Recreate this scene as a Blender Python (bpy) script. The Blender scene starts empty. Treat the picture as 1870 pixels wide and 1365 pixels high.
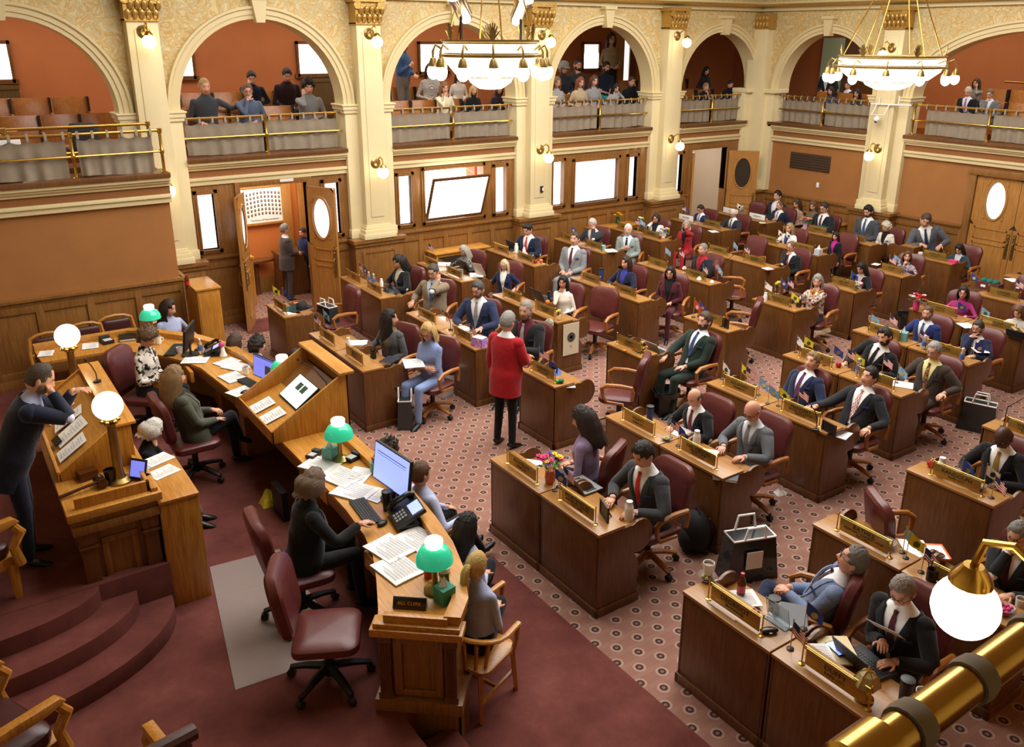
import bpy, bmesh, math, random
import numpy as np
from mathutils import Vector, Matrix
random.seed(7); np.random.seed(7)
S = bpy.context.scene; COL = S.collection
PI = math.pi; R = math.radians
V = Vector

# ---------------------------------------------------------------- camera
HC = 4.85; FPX = 1559.3345; CX, CY = 949.6451, 610.2376
YAW, PIT, ROL = R(34.7832), R(19.0861), R(-0.2833)
def _axes():
    f = V((math.sin(YAW)*math.cos(PIT), math.cos(YAW)*math.cos(PIT), -math.sin(PIT)))
    r = V((math.cos(YAW), -math.sin(YAW), 0)); d = f.cross(r)
    c, s = math.cos(ROL), math.sin(ROL)
    return c*r + s*d, -s*r + c*d, f
AX = _axes()
EYE = V((0, 0, HC))
cam = bpy.data.cameras.new('camera'); cam.sensor_width = 36; cam.lens = FPX/1870*36
cam.shift_x = -(CX-935)/1870; cam.shift_y = (CY-682.5)/1870
cam.clip_start = .05; cam.clip_end = 200
co = bpy.data.objects.new('camera', cam); COL.objects.link(co)
co.matrix_world = Matrix(((AX[0].x, -AX[1].x, -AX[2].x, 0), (AX[0].y, -AX[1].y, -AX[2].y, 0), (AX[0].z, -AX[1].z, -AX[2].z, HC), (0, 0, 0, 1)))
S.camera = co
def _ray(x, y): return AX[0]*((x-CX)/FPX) + AX[1]*((y-CY)/FPX) + AX[2]
def at(x, y, z):
    "the point of the room at height z that the photograph shows at pixel x, y"
    d = _ray(x, y); return EYE + d*((z-HC)/d.z)
def aty(x, y, Y):
    d = _ray(x, y); return EYE + d*(Y/d.y)
def atx(x, y, X):
    d = _ray(x, y); return EYE + d*(X/d.x)

# ---------------------------------------------------------------- mesh helpers
def rotz(a): return Matrix.Rotation(a, 3, 'Z')
def roty(a): return Matrix.Rotation(a, 3, 'Y')
def rotx(a): return Matrix.Rotation(a, 3, 'X')
class MB:
    def __init__(s): s.v = []; s.f = []; s.m = []; s.mi = 0
    def add(s, vs, fs, mi=None):
        b = len(s.v); s.v += [tuple(v) for v in vs]
        s.f += [tuple(b+i for i in f) for f in fs]; s.m += [s.mi if mi is None else mi]*len(fs); return s
    def box(s, c, d, rot=None, mi=None, top=1.0):
        hx, hy, hz = d[0]/2, d[1]/2, d[2]/2; c = V(c)
        p = [V((x*hx*(top if z > 0 else 1), y*hy*(top if z > 0 else 1), z*hz)) for z in (-1, 1) for x, y in ((-1, -1), (1, -1), (1, 1), (-1, 1))]
        if rot is not None: p = [rot @ q for q in p]
        return s.add([q+c for q in p], [(3, 2, 1, 0), (4, 5, 6, 7), (0, 1, 5, 4), (1, 2, 6, 5), (2, 3, 7, 6), (3, 0, 4, 7)], mi)
    def b2(s, a, b, mi=None):
        return s.box([(a[i]+b[i])/2 for i in range(3)], [abs(b[i]-a[i]) for i in range(3)], None, mi)
    def tube(s, pts, r, n=8, mi=None, caps=True, up=None, flat=1.0):
        pts = [V(p) for p in pts]; k = len(pts)
        rs = r if isinstance(r, (list, tuple)) else [r]*k
        vs = []; prev = None
        for i, p in enumerate(pts):
            t = (pts[min(i+1, k-1)]-pts[max(i-1, 0)])
            t = t.normalized() if t.length > 1e-9 else V((0, 0, 1))
            if prev is None:
                ref = V(up) if up is not None else (V((0, 0, 1)) if abs(t.z) < .9 else V((1, 0, 0)))
                a = (ref - t*ref.dot(t)).normalized()
            else:
                a = (prev - t*prev.dot(t)); a = a.normalized() if a.length > 1e-6 else prev
            prev = a; b = t.cross(a)
            for j in range(n):
                th = 2*PI*j/n; vs.append(p + (a*math.cos(th)*flat + b*math.sin(th))*rs[i])
        fs = [(i*n+j, i*n+(j+1) % n, (i+1)*n+(j+1) % n, (i+1)*n+j) for i in range(k-1) for j in range(n)]
        if caps: fs += [tuple(range(n-1, -1, -1)), tuple((k-1)*n+j for j in range(n))]
        return s.add(vs, fs, mi)
    def cyl(s, p, q, r, r2=None, n=12, mi=None): return s.tube([p, q], [r, r if r2 is None else r2], n, mi)
    def lathe(s, prof, c=(0, 0, 0), n=20, mi=None, rot=None, sq=1.0):
        c = V(c); vs = []
        for r, z in prof:
            for j in range(n):
                th = 2*PI*j/n; p = V((r*math.cos(th), r*math.sin(th)*sq, z))
                if rot is not None: p = rot @ p
                vs.append(p + c)
        k = len(prof)
        fs = [(i*n+j, i*n+(j+1) % n, (i+1)*n+(j+1) % n, (i+1)*n+j) for i in range(k-1) for j in range(n)]
        if prof[0][0] > 1e-5: fs.append(tuple(range(n-1, -1, -1)))
        if prof[-1][0] > 1e-5: fs.append(tuple((k-1)*n+j for j in range(n)))
        return s.add(vs, fs, mi)
    def ell(s, c, r, n=12, m=8, rot=None, mi=None):
        r = (r, r, r) if not isinstance(r, (tuple, list)) else r; c = V(c); vs = []
        for i in range(m+1):
            ph = PI*i/m; k = max(math.sin(ph), 1e-3)
            for j in range(n):
                th = 2*PI*j/n; p = V((r[0]*k*math.cos(th), r[1]*k*math.sin(th), -r[2]*math.cos(ph)))
                if rot is not None: p = rot @ p
                vs.append(p+c)
        fs = [(i*n+j, i*n+(j+1) % n, (i+1)*n+(j+1) % n, (i+1)*n+j) for i in range(m) for j in range(n)]
        return s.add(vs, fs, mi)
    def prism(s, pts, ax, a, b, mi=None):
        "2-D outline extruded along axis ax from a to b (outline in the other two axes, in order)"
        def mk(p, t):
            q = [0, 0, 0]; o = [i for i in range(3) if i != ax]; q[o[0]], q[o[1]], q[ax] = p[0], p[1], t; return q
        n = len(pts); vs = [mk(p, a) for p in pts]+[mk(p, b) for p in pts]
        fs = [(i, (i+1) % n, n+(i+1) % n, n+i) for i in range(n)]+[tuple(range(n-1, -1, -1)), tuple(range(n, 2*n))]
        return s.add(vs, fs, mi)
    def grid(s, rows, mi=None, closed=False):
        k = len(rows); n = len(rows[0]); vs = [p for r in rows for p in r]
        m = n if closed else n-1
        return s.add(vs, [(i*n+j, i*n+(j+1) % n, (i+1)*n+(j+1) % n, (i+1)*n+j) for i in range(k-1) for j in range(m)], mi)
    def xf(s, M, i0=0):
        s.v[i0:] = [tuple(M @ V(v)) for v in s.v[i0:]]; return s
    def mesh(s, name, mats, smooth=35, bevel=0, fix=True):
        me = bpy.data.meshes.new(name); me.from_pydata(s.v, [], s.f)
        for m in (mats if isinstance(mats, (list, tuple)) else [mats]): me.materials.append(M_(m))
        me.polygons.foreach_set('material_index', s.m)
        if fix or bevel:
            bm = bmesh.new(); bm.from_mesh(me)
            if fix: bmesh.ops.recalc_face_normals(bm, faces=bm.faces)
            if bevel:
                ed = [e for e in bm.edges if len(e.link_faces) == 2 and e.calc_face_angle(0) > R(40)]
                bmesh.ops.bevel(bm, geom=ed, offset=bevel, segments=2, profile=.6, affect='EDGES', clamp_overlap=True)
            bm.to_mesh(me); bm.free()
        if smooth:
            me.shade_smooth(); me.set_sharp_from_angle(angle=R(smooth))
        me.update(); return me
    def build(s, name, mats, parent=None, smooth=35, bevel=0, loc=None, label=None, fix=True):
        o = bpy.data.objects.new(name, s.mesh(name, mats, smooth, bevel, fix)); COL.objects.link(o)
        if parent is not None: o.parent = parent
        if loc is not None: o.location = loc
        if label: o['label'] = label
        return o
def tag(o, label, cat, group=None, kind=None):
    if label: o['label'] = ' '.join(label.split()[:16])
    if cat: o['category'] = cat
    if group: o['group'] = group
    if kind: o['kind'] = kind
    return o
def thing(name, label, cat, loc=(0, 0, 0), rz=0, group=None):
    o = bpy.data.objects.new(name, None); COL.objects.link(o); o.empty_display_size = .1
    o.location = loc; o.rotation_euler = (0, 0, rz); return tag(o, label, cat, group)
def struct(name, mb, mats, bevel=0, smooth=35, parent=None):
    o = mb.build(name, mats, parent, smooth, bevel)
    if parent is None: o['kind'] = 'structure'
    return o
def copy_tree(o, parent=None):
    c = o.copy(); COL.objects.link(c)
    if parent is not None: c.parent = parent
    for ch in list(o.children): copy_tree(ch, c)
    return c
def dup(o, loc, rz=None, label=None, group=None):
    c = copy_tree(o); c.location = loc
    if rz is not None: c.rotation_euler = (0, 0, rz)
    if label: c['label'] = label
    if group: c['group'] = group
    return c
PROTO = {}
def inst(key, maker, name, label, cat, loc, rz=0, group=None):
    "first call builds the thing, later calls copy it with its parts"
    if key not in PROTO:
        o = maker(); o.name = name; PROTO[key] = o; o.location = loc; o.rotation_euler = (0, 0, rz)
        return tag(o, label, cat, group)
    o = dup(PROTO[key], loc, rz); o.name = name
    for k in ('group',):
        if k in o: del o[k]
    return tag(o, label, cat, group)
def text_mesh(txt, size, extrude=.001):
    cu = bpy.data.curves.new('lettering', 'FONT'); cu.body = txt; cu.size = size; cu.extrude = extrude
    cu.align_x = 'CENTER'; cu.align_y = 'CENTER'; cu.resolution_u = 2
    o = bpy.data.objects.new('lettering', cu); COL.objects.link(o)
    dg = bpy.context.evaluated_depsgraph_get(); dg.update()
    me = bpy.data.meshes.new_from_object(o.evaluated_get(dg))
    bpy.data.objects.remove(o); bpy.data.curves.remove(cu); return me
def lettering(txt, size, mat, parent, M, name='lettering'):
    me = text_mesh(txt, size); me.transform(M); me.materials.clear(); me.materials.append(M_(mat))
    o = bpy.data.objects.new(name, me); COL.objects.link(o); o.parent = parent; return o
# ---------------------------------------------------------------- materials (all procedural)
MATS = {}
def srgb(c):
    if isinstance(c, str): c = tuple(int(c[i:i+2], 16)/255 for i in (0, 2, 4))
    return tuple((x/12.92 if x <= .04045 else ((x+.055)/1.055)**2.4) for x in c)+(1,)
def newmat(name):
    m = bpy.data.materials.new(name); m.use_nodes = True; nt = m.node_tree
    return m, nt, nt.nodes['Principled BSDF']
def N(nt, t, **kw):
    n = nt.nodes.new(t)
    for k, v in kw.items():
        if k in n.inputs.keys(): n.inputs[k].default_value = v
        else: setattr(n, k, v)
    return n
def ramp(nt, fac, stops, interp='LINEAR'):
    n = nt.nodes.new('ShaderNodeValToRGB'); cr = n.color_ramp; cr.interpolation = interp
    while len(cr.elements) < len(stops): cr.elements.new(.5)
    for e, (p, c) in zip(cr.elements, stops): e.position = p; e.color = srgb(c)
    nt.links.new(fac, n.inputs[0]); return n.outputs[0]
def math_(nt, op, a, b=None, c=None):
    n = nt.nodes.new('ShaderNodeMath'); n.operation = op
    for i, x in enumerate((a, b, c)):
        if x is None: continue
        if hasattr(x, 'links') or hasattr(x, 'is_linked'): nt.links.new(x, n.inputs[i])
        else: n.inputs[i].default_value = x
    return n.outputs[0]
def bump(nt, bs, h, strength=.2, dist=.01):
    b = N(nt, 'ShaderNodeBump', Strength=strength, Distance=dist); nt.links.new(h, b.inputs['Height']); nt.links.new(b.outputs[0], bs.inputs['Normal'])
def plain(name, col, rough=.5, metal=0, var=.0, scale=8, emit=None, es=0, bmp=0, bscale=60, spec=.5, trans=0, ior=1.45, sheen=0, alpha=1):
    m, nt, bs = newmat(name); bs.inputs['Base Color'].default_value = srgb(col)
    bs.inputs['Roughness'].default_value = rough; bs.inputs['Metallic'].default_value = metal
    bs.inputs['Specular IOR Level'].default_value = spec
    if trans: bs.inputs['Transmission Weight'].default_value = trans; bs.inputs['IOR'].default_value = ior
    if sheen: bs.inputs['Sheen Weight'].default_value = sheen
    if alpha < 1: bs.inputs['Alpha'].default_value = alpha
    tc = N(nt, 'ShaderNodeTexCoord')
    if var:
        nz = N(nt, 'ShaderNodeTexNoise', Scale=scale, Detail=5.0); nt.links.new(tc.outputs['Object'], nz.inputs['Vector'])
        c = srgb(col); lo = tuple(x*(1-var) for x in c[:3])+(1,); hi = tuple(min(1, x*(1+var)) for x in c[:3])+(1,)
        mx = N(nt, 'ShaderNodeMix', data_type='RGBA'); mx.inputs[6].default_value = lo; mx.inputs[7].default_value = hi
        nt.links.new(nz.outputs['Fac'], mx.inputs[0]); nt.links.new(mx.outputs[2], bs.inputs['Base Color'])
    if bmp:
        nz = N(nt, 'ShaderNodeTexNoise', Scale=bscale, Detail=4.0); nt.links.new(tc.outputs['Object'], nz.inputs['Vector'])
        bump(nt, bs, nz.outputs['Fac'], bmp)
    if emit: bs.inputs['Emission Color'].default_value = srgb(emit); bs.inputs['Emission Strength'].default_value = es
    MATS[name] = m; return m
def wood(name, dark, mid, light, rough=.35, grain=(3, 3, 28), axis='Z', coat=.15):
    m, nt, bs = newmat(name); tc = N(nt, 'ShaderNodeTexCoord'); mp = N(nt, 'ShaderNodeMapping')
    g = {'Z': (22, 22, 1.6), 'Y': (22, 1.6, 22), 'X': (1.6, 22, 22)}[axis]; mp.inputs['Scale'].default_value = g
    nt.links.new(tc.outputs['Object'], mp.inputs['Vector'])
    n1 = N(nt, 'ShaderNodeTexNoise', Scale=2.2, Detail=7.0, Roughness=.62, Distortion=.7); nt.links.new(mp.outputs[0], n1.inputs['Vector'])
    n2 = N(nt, 'ShaderNodeTexNoise', Scale=1.3, Detail=2.0); nt.links.new(tc.outputs['Object'], n2.inputs['Vector'])
    f = math_(nt, 'ADD', math_(nt, 'MULTIPLY', n1.outputs['Fac'], .7), math_(nt, 'MULTIPLY', n2.outputs['Fac'], .3))
    nt.links.new(ramp(nt, f, [(.30, dark), (.5, mid), (.72, light)]), bs.inputs['Base Color'])
    bs.inputs['Roughness'].default_value = rough; bs.inputs['Coat Weight'].default_value = coat; bs.inputs['Coat Roughness'].default_value = .18
    bump(nt, bs, n1.outputs['Fac'], .05, .004); MATS[name] = m; return m
def cloth(name, c, pat=None, c2=None, scale=40, rough=.85):
    m, nt, bs = newmat(name); bs.inputs['Roughness'].default_value = rough; bs.inputs['Sheen Weight'].default_value = .15
    bs.inputs['Specular IOR Level'].default_value = .2
    tc = N(nt, 'ShaderNodeTexCoord'); o = tc.outputs['Object']
    nz = N(nt, 'ShaderNodeTexNoise', Scale=9.0, Detail=4.0); nt.links.new(o, nz.inputs['Vector'])
    if pat is None:
        cc = srgb(c); mx = N(nt, 'ShaderNodeMix', data_type='RGBA')
        mx.inputs[6].default_value = tuple(x*.8 for x in cc[:3])+(1,); mx.inputs[7].default_value = tuple(min(1, x*1.2) for x in cc[:3])+(1,)
        nt.links.new(nz.outputs['Fac'], mx.inputs[0]); col = mx.outputs[2]
    elif pat == 'stripe' or pat == 'hstripe':
        w = N(nt, 'ShaderNodeTexWave', Scale=scale, Distortion=.2); w.bands_direction = 'Z' if pat == 'hstripe' else 'DIAGONAL'
        nt.links.new(o, w.inputs['Vector']); col = ramp(nt, w.outputs['Fac'], [(.45, c), (.55, c2)])
    elif pat == 'check':
        k = N(nt, 'ShaderNodeTexChecker', Scale=scale); nt.links.new(o, k.inputs['Vector'])
        k.inputs[1].default_value = srgb(c); k.inputs[2].default_value = srgb(c2); col = k.outputs[0]
    elif pat == 'plaid':
        a = N(nt, 'ShaderNodeTexWave', Scale=scale); a.bands_direction = 'X'; b = N(nt, 'ShaderNodeTexWave', Scale=scale); b.bands_direction = 'Z'
        nt.links.new(o, a.inputs['Vector']); nt.links.new(o, b.inputs['Vector'])
        col = ramp(nt, math_(nt, 'MULTIPLY', a.outputs['Fac'], b.outputs['Fac']), [(.05, c), (.6, c2)])
    else:
        vo = N(nt, 'ShaderNodeTexNoise', Scale=scale, Detail=1.5, Distortion=1.2); nt.links.new(o, vo.inputs['Vector'])
        col = ramp(nt, vo.outputs['Fac'], [(.50, c), (.56, c2)])
    nt.links.new(col, bs.inputs['Base Color'])
    n2 = N(nt, 'ShaderNodeTexNoise', Scale=14.0, Detail=3.0); nt.links.new(o, n2.inputs['Vector'])
    bump(nt, bs, n2.outputs['Fac'], .35, .02); MATS[name] = m; return m
def M_(n):
    if not isinstance(n, str): return n
    if n in MATS: return MATS[n]
    if n[:2] == 'c:':                     # c:hex or c:hex:pattern:hex:scale - a cloth made on demand
        p = n.split(':'); return cloth(n, p[1], *( [p[2], p[3], float(p[4]) if len(p) > 4 else 40] if len(p) > 2 else []))
    if n[:2] == 'p:':                     # p:hex:rough
        p = n.split(':'); return plain(n, p[1], float(p[2]) if len(p) > 2 else .5)
    if n[:2] == 'h:':                     # hair
        return hairmat(n, n[2:])
    if n[:2] == 's:':                     # skin
        return skinmat(n, n[2:])
    raise KeyError(n)
def hairmat(name, c):
    m, nt, bs = newmat(name); tc = N(nt, 'ShaderNodeTexCoord'); mp = N(nt, 'ShaderNodeMapping'); mp.inputs['Scale'].default_value = (60, 60, 6)
    nt.links.new(tc.outputs['Object'], mp.inputs['Vector']); nz = N(nt, 'ShaderNodeTexNoise', Scale=2.5, Detail=6.0); nt.links.new(mp.outputs[0], nz.inputs['Vector'])
    a = srgb(c); mx = N(nt, 'ShaderNodeMix', data_type='RGBA'); mx.inputs[6].default_value = tuple(x*.5 for x in a[:3])+(1,); mx.inputs[7].default_value = tuple(min(1, x*1.45) for x in a[:3])+(1,)
    nt.links.new(nz.outputs['Fac'], mx.inputs[0]); nt.links.new(mx.outputs[2], bs.inputs['Base Color'])
    bs.inputs['Roughness'].default_value = .5; bump(nt, bs, nz.outputs['Fac'], .7, .012); MATS[name] = m; return m
def skinmat(name, c):
    m, nt, bs = newmat(name); tc = N(nt, 'ShaderNodeTexCoord'); nz = N(nt, 'ShaderNodeTexNoise', Scale=14.0, Detail=3.0); nt.links.new(tc.outputs['Object'], nz.inputs['Vector'])
    a = srgb(c); mx = N(nt, 'ShaderNodeMix', data_type='RGBA'); mx.inputs[6].default_value = (a[0]*.93, a[1]*.84, a[2]*.8, 1); mx.inputs[7].default_value = a
    nt.links.new(nz.outputs['Fac'], mx.inputs[0]); nt.links.new(mx.outputs[2], bs.inputs['Base Color'])
    bs.inputs['Roughness'].default_value = .5; bs.inputs['Subsurface Weight'].default_value = .0; MATS[name] = m; return m

wood('desk_wood', '4a2c15', '66401d', '7d5229', .33)
wood('desk_top_wood', '84592c', 'a0713a', 'b58549', .3, axis='Y')
wood('panel_wood', '69441f', '875b2c', '9f713a', .36)
wood('golden_oak', '8f5a1c', 'b87c2e', 'd09848', .32)
wood('golden_oak_flat', '9a6524', 'c08538', 'd8a355', .3, axis='Y')
wood('door_oak', '8a5a26', 'ab773a', 'c08f50', .36)
wood('seat_wood', '7c4a1a', 'a36528', 'b97d3c', .33)
plain('cream', 'e3d3a6', .55, var=.06, scale=3, bmp=.03)
plain('cream_trim', 'dccb9c', .5, var=.05, scale=4)
plain('ochre_wall', 'a06a36', .75, var=.14, scale=2.5, bmp=.12, bscale=90)
plain('terracotta', 'b0693a', .8, var=.12, scale=2.0, bmp=.08, bscale=70)
plain('brown_band', '8d5a2e', .7, var=.08, scale=3)
plain('gilt', 'c8a35c', .38, metal=.75, var=.35, scale=30, bmp=.5, bscale=40)
plain('brass', 'c9a24e', .22, metal=1.0, var=.18, scale=12)
plain('old_brass', '9c8450', .35, metal=.9, var=.25, scale=20)
plain('chrome', 'c8c8c8', .15, metal=1)
plain('leather', '5e2a28', .36, var=.2, scale=14, bmp=.08, bscale=120)
plain('leather_dark', '43201f', .34, var=.25, scale=10, bmp=.06)
plain('black', '141416', .45)
plain('black_gloss', '0c0c0e', .2)
plain('dark_grey', '2c2e31', .55)
plain('grey', '8a8c90', .5)
plain('white', 'f2f1ee', .5)
plain('paper', 'f1f0ee', .8)
plain('ivory', 'e8e2cf', .6)
plain('rubber', '17171a', .7)
plain('glass', 'ffffff', .05, trans=1, ior=1.3, spec=.4)
plain('water_plastic', 'e8f2f8', .08, trans=.85, ior=1.25)
plain('mat_plastic', 'b9a9a4', .3, alpha=.42, spec=.4)
plain('curtain', '8f8270', .9, var=.18, scale=6, bmp=.2, bscale=14)
plain('platecolour', 'b6954a', .32, metal=.7, var=.1, scale=6)
plain('ink', '1c1710', .5)
plain('screen_white', 'dfe6f5', .3, emit='dde4ff', es=1.6)
plain('screen_blue', '8f9df0', .3, emit='8a9cf2', es=1.5)
plain('screen_mint', 'c3e4d8', .3, emit='bfe6d6', es=1.2)
plain('screen_violet', '6a6fd0', .3, emit='7278d8', es=1.2)
plain('globe_light', 'fff6e0', .3, emit='ffe9c0', es=9)
plain('lamp_glow', 'fff6e0', .3, emit='fff0d0', es=7)
plain('green_glass', '35c79a', .12, emit='1fae82', es=.55, spec=.6)
plain('window_glow', 'f4f1f4', .35, emit='f6f2f6', es=3.2)
plain('window_shade', 'd8c8c8', .6, emit='e8d8d8', es=1.4)
plain('window_white', 'ffffff', .5, emit='ffffff', es=4.5)
plain('oval_glass', 'cfd8d2', .2, emit='dfeae4', es=.9)
plain('dark_glass', '3a332c', .12)
plain('radiator', '6a5532', .45, metal=.5)
plain('flag_blue', '2b3f9a', .8); plain('flag_sky', '7fb0dd', .8); plain('flag_yellow', 'e8d532', .8); plain('flag_red', 'c83a2c', .8); plain('flag_white', 'eceae6', .8)
plain('leaf', '3f7a35', .6, var=.3, scale=20); plain('petal_pink', 'd63a7a', .6, var=.2); plain('petal_yellow', 'f0cf2a', .6, var=.15); plain('petal_red', 'c0222a', .6, var=.2); plain('petal_purple', '6a3fa0', .6, var=.2); plain('petal_white', 'f0ece4', .6); plain('petal_orange', 'e08a3a', .6)
plain('teal_cloth', '0f5f55', .85, var=.2); plain('tissue_teal', '6fa9a4', .7, var=.35, scale=18); plain('tissue_green', '3d8f80', .7, var=.3)
plain('red_plastic', 'b4261e', .4); plain('orange', 'e07a28', .6, var=.1); plain('blue_plastic', '1f3f88', .4); plain('green_toy', '3fae4a', .7)

def usflag():
    m, nt, bs = newmat('flag_stripes'); tc = N(nt, 'ShaderNodeTexCoord'); sp = N(nt, 'ShaderNodeSeparateXYZ'); nt.links.new(tc.outputs['UV'], sp.inputs[0])
    st = math_(nt, 'GREATER_THAN', math_(nt, 'FRACT', math_(nt, 'MULTIPLY', sp.outputs[1], 4.5)), .5)
    can = math_(nt, 'MULTIPLY', math_(nt, 'LESS_THAN', sp.outputs[0], .42), math_(nt, 'GREATER_THAN', sp.outputs[1], .46))
    a = N(nt, 'ShaderNodeMix', data_type='RGBA'); a.inputs[6].default_value = srgb('b8323a'); a.inputs[7].default_value = srgb('f0eeea'); nt.links.new(st, a.inputs[0])
    b = N(nt, 'ShaderNodeMix', data_type='RGBA'); b.inputs[7].default_value = srgb('27315f'); nt.links.new(a.outputs[2], b.inputs[6]); nt.links.new(can, b.inputs[0])
    nt.links.new(b.outputs[2], bs.inputs['Base Color']); bs.inputs['Roughness'].default_value = .8; MATS['flag_stripes'] = m
usflag()

def carpet_pattern():
    m, nt, bs = newmat('carpet_pattern'); g = N(nt, 'ShaderNodeNewGeometry'); sp = N(nt, 'ShaderNodeSeparateXYZ'); nt.links.new(g.outputs['Position'], sp.inputs[0])
    q, p = .2347, .2837
    u = math_(nt, 'DIVIDE', math_(nt, 'SUBTRACT', sp.outputs[0], 3.949), q); v = math_(nt, 'DIVIDE', math_(nt, 'SUBTRACT', sp.outputs[1], 4.262), p)
    def fr(x, off): return math_(nt, 'SUBTRACT', math_(nt, 'FRACT', math_(nt, 'ADD', x, 100.5+off)), .5)
    def dist(o1, o2):
        a = math_(nt, 'MULTIPLY', fr(u, o1), q); b = math_(nt, 'MULTIPLY', fr(v, o2), p)
        return math_(nt, 'SQRT', math_(nt, 'ADD', math_(nt, 'MULTIPLY', a, a), math_(nt, 'MULTIPLY', b, b)))
    d = math_(nt, 'MINIMUM', dist(0, 0), dist(.5, .5))
    med = ramp(nt, math_(nt, 'MULTIPLY', d, 10), [(0, '4a3632'), (.06, '8d7268'), (.13, '84695f'), (.17, '43302e'), (.30, '43302e'), (.36, 'a48878'), (.47, 'b59a88'), (.56, '9a7466')], 'EASE')
    t1 = N(nt, 'ShaderNodeTexWave', Scale=22.0); t1.bands_direction = 'Y'; nt.links.new(g.outputs['Position'], t1.inputs['Vector'])
    band = math_(nt, 'GREATER_THAN', math_(nt, 'ABSOLUTE', fr(math_(nt, 'MULTIPLY', v, 2.0), .5)), .16)
    tick = math_(nt, 'MULTIPLY', math_(nt, 'GREATER_THAN', t1.outputs['Fac'], .6), band)
    mk = math_(nt, 'MULTIPLY', math_(nt, 'GREATER_THAN', d, .058), math_(nt, 'MULTIPLY', tick, .38))
    mx = N(nt, 'ShaderNodeMix', data_type='RGBA'); nt.links.new(mk, mx.inputs[0]); nt.links.new(med, mx.inputs[6]); mx.inputs[7].default_value = srgb('7a4a44')
    nz = N(nt, 'ShaderNodeTexNoise', Scale=2.0, Detail=4.0); nt.links.new(g.outputs['Position'], nz.inputs['Vector'])
    m2 = N(nt, 'ShaderNodeMix', data_type='RGBA', blend_type='MULTIPLY'); m2.inputs[0].default_value = .35; nt.links.new(mx.outputs[2], m2.inputs[6]); nt.links.new(ramp(nt, nz.outputs['Fac'], [(.3, 'c8b0a8'), (.7, 'ffffff')]), m2.inputs[7])
    nt.links.new(m2.outputs[2], bs.inputs['Base Color']); bs.inputs['Roughness'].default_value = .95; bs.inputs['Specular IOR Level'].default_value = .15
    nf = N(nt, 'ShaderNodeTexNoise', Scale=260.0, Detail=2.0); nt.links.new(g.outputs['Position'], nf.inputs['Vector']); bump(nt, bs, nf.outputs['Fac'], .3, .004)
    MATS['carpet_pattern'] = m
carpet_pattern()
def carpet_red():
    m, nt, bs = newmat('carpet_red'); g = N(nt, 'ShaderNodeNewGeometry')
    nz = N(nt, 'ShaderNodeTexNoise', Scale=2.2, Detail=7.0, Roughness=.65); nt.links.new(g.outputs['Position'], nz.inputs['Vector'])
    nt.links.new(ramp(nt, nz.outputs['Fac'], [(.3, '58302b'), (.55, '6e3e38'), (.75, '7c4b44')]), bs.inputs['Base Color'])
    nf = N(nt, 'ShaderNodeTexNoise', Scale=220.0, Detail=2.0); nt.links.new(g.outputs['Position'], nf.inputs['Vector']); bump(nt, bs, nf.outputs['Fac'], .35, .005)
    bs.inputs['Roughness'].default_value = .95; bs.inputs['Specular IOR Level'].default_value = .12; MATS['carpet_red'] = m
carpet_red()
def fresco():
    m, nt, bs = newmat('fresco'); tc = N(nt, 'ShaderNodeTexCoord'); o = tc.outputs['Object']
    n1 = N(nt, 'ShaderNodeTexNoise', Scale=3.2, Detail=2.0, Distortion=3.5); nt.links.new(o, n1.inputs['Vector'])
    c = ramp(nt, n1.outputs['Fac'], [(.36, 'd9c493'), (.44, 'cdb27a'), (.48, 'bf9a52'), (.53, 'd6be88'), (.60, 'b9b088'), (.66, 'dcc896')])
    nt.links.new(c, bs.inputs['Base Color']); bs.inputs['Roughness'].default_value = .6; MATS['fresco'] = m
fresco()
def frosted():
    m, nt, bs = newmat('frosted_pane'); tc = N(nt, 'ShaderNodeTexCoord'); nz = N(nt, 'ShaderNodeTexNoise', Scale=38.0, Detail=3.0); nt.links.new(tc.outputs['Object'], nz.inputs['Vector'])
    c = ramp(nt, nz.outputs['Fac'], [(.34, 'b9aeb8'), (.46, 'ece4ea'), (.6, 'fbf7fa')]); nt.links.new(c, bs.inputs['Base Color']); nt.links.new(c, bs.inputs['Emission Color']); bs.inputs['Emission Strength'].default_value = 1.15
    bs.inputs['Roughness'].default_value = .25; bump(nt, bs, nz.outputs['Fac'], .5, .01); MATS['frosted_pane'] = m
frosted()
def crystal():
    m, nt, bs = newmat('crystal_shade'); tc = N(nt, 'ShaderNodeTexCoord'); w = N(nt, 'ShaderNodeTexNoise', Scale=30.0, Detail=2.0); nt.links.new(tc.outputs['Object'], w.inputs['Vector'])
    c = ramp(nt, w.outputs['Fac'], [(.35, 'e8d8a8'), (.55, 'fff8e8')]); nt.links.new(c, bs.inputs['Base Color']); nt.links.new(c, bs.inputs['Emission Color']); bs.inputs['Emission Strength'].default_value = 3.6
    bs.inputs['Roughness'].default_value = .15; MATS['crystal_shade'] = m
crystal()
# ---------------------------------------------------------------- the room
ZCAP, ZLO, ZSILL, ZSPR, ZTOP = 1.27, 2.49, 2.88, 3.72, 5.5
MA = Matrix.Translation((0, 14.9, 0))
MR = Matrix.Translation((17.5, 0, 0)) @ Matrix.Rotation(-PI/2, 4, 'Z')
ML = Matrix.Translation((0, 13.6, 0))
def wmb(): return MB()
def place(name, mb, M, mats, **k):
    mb.xf(M); return struct(name, mb, mats, **k)

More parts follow.
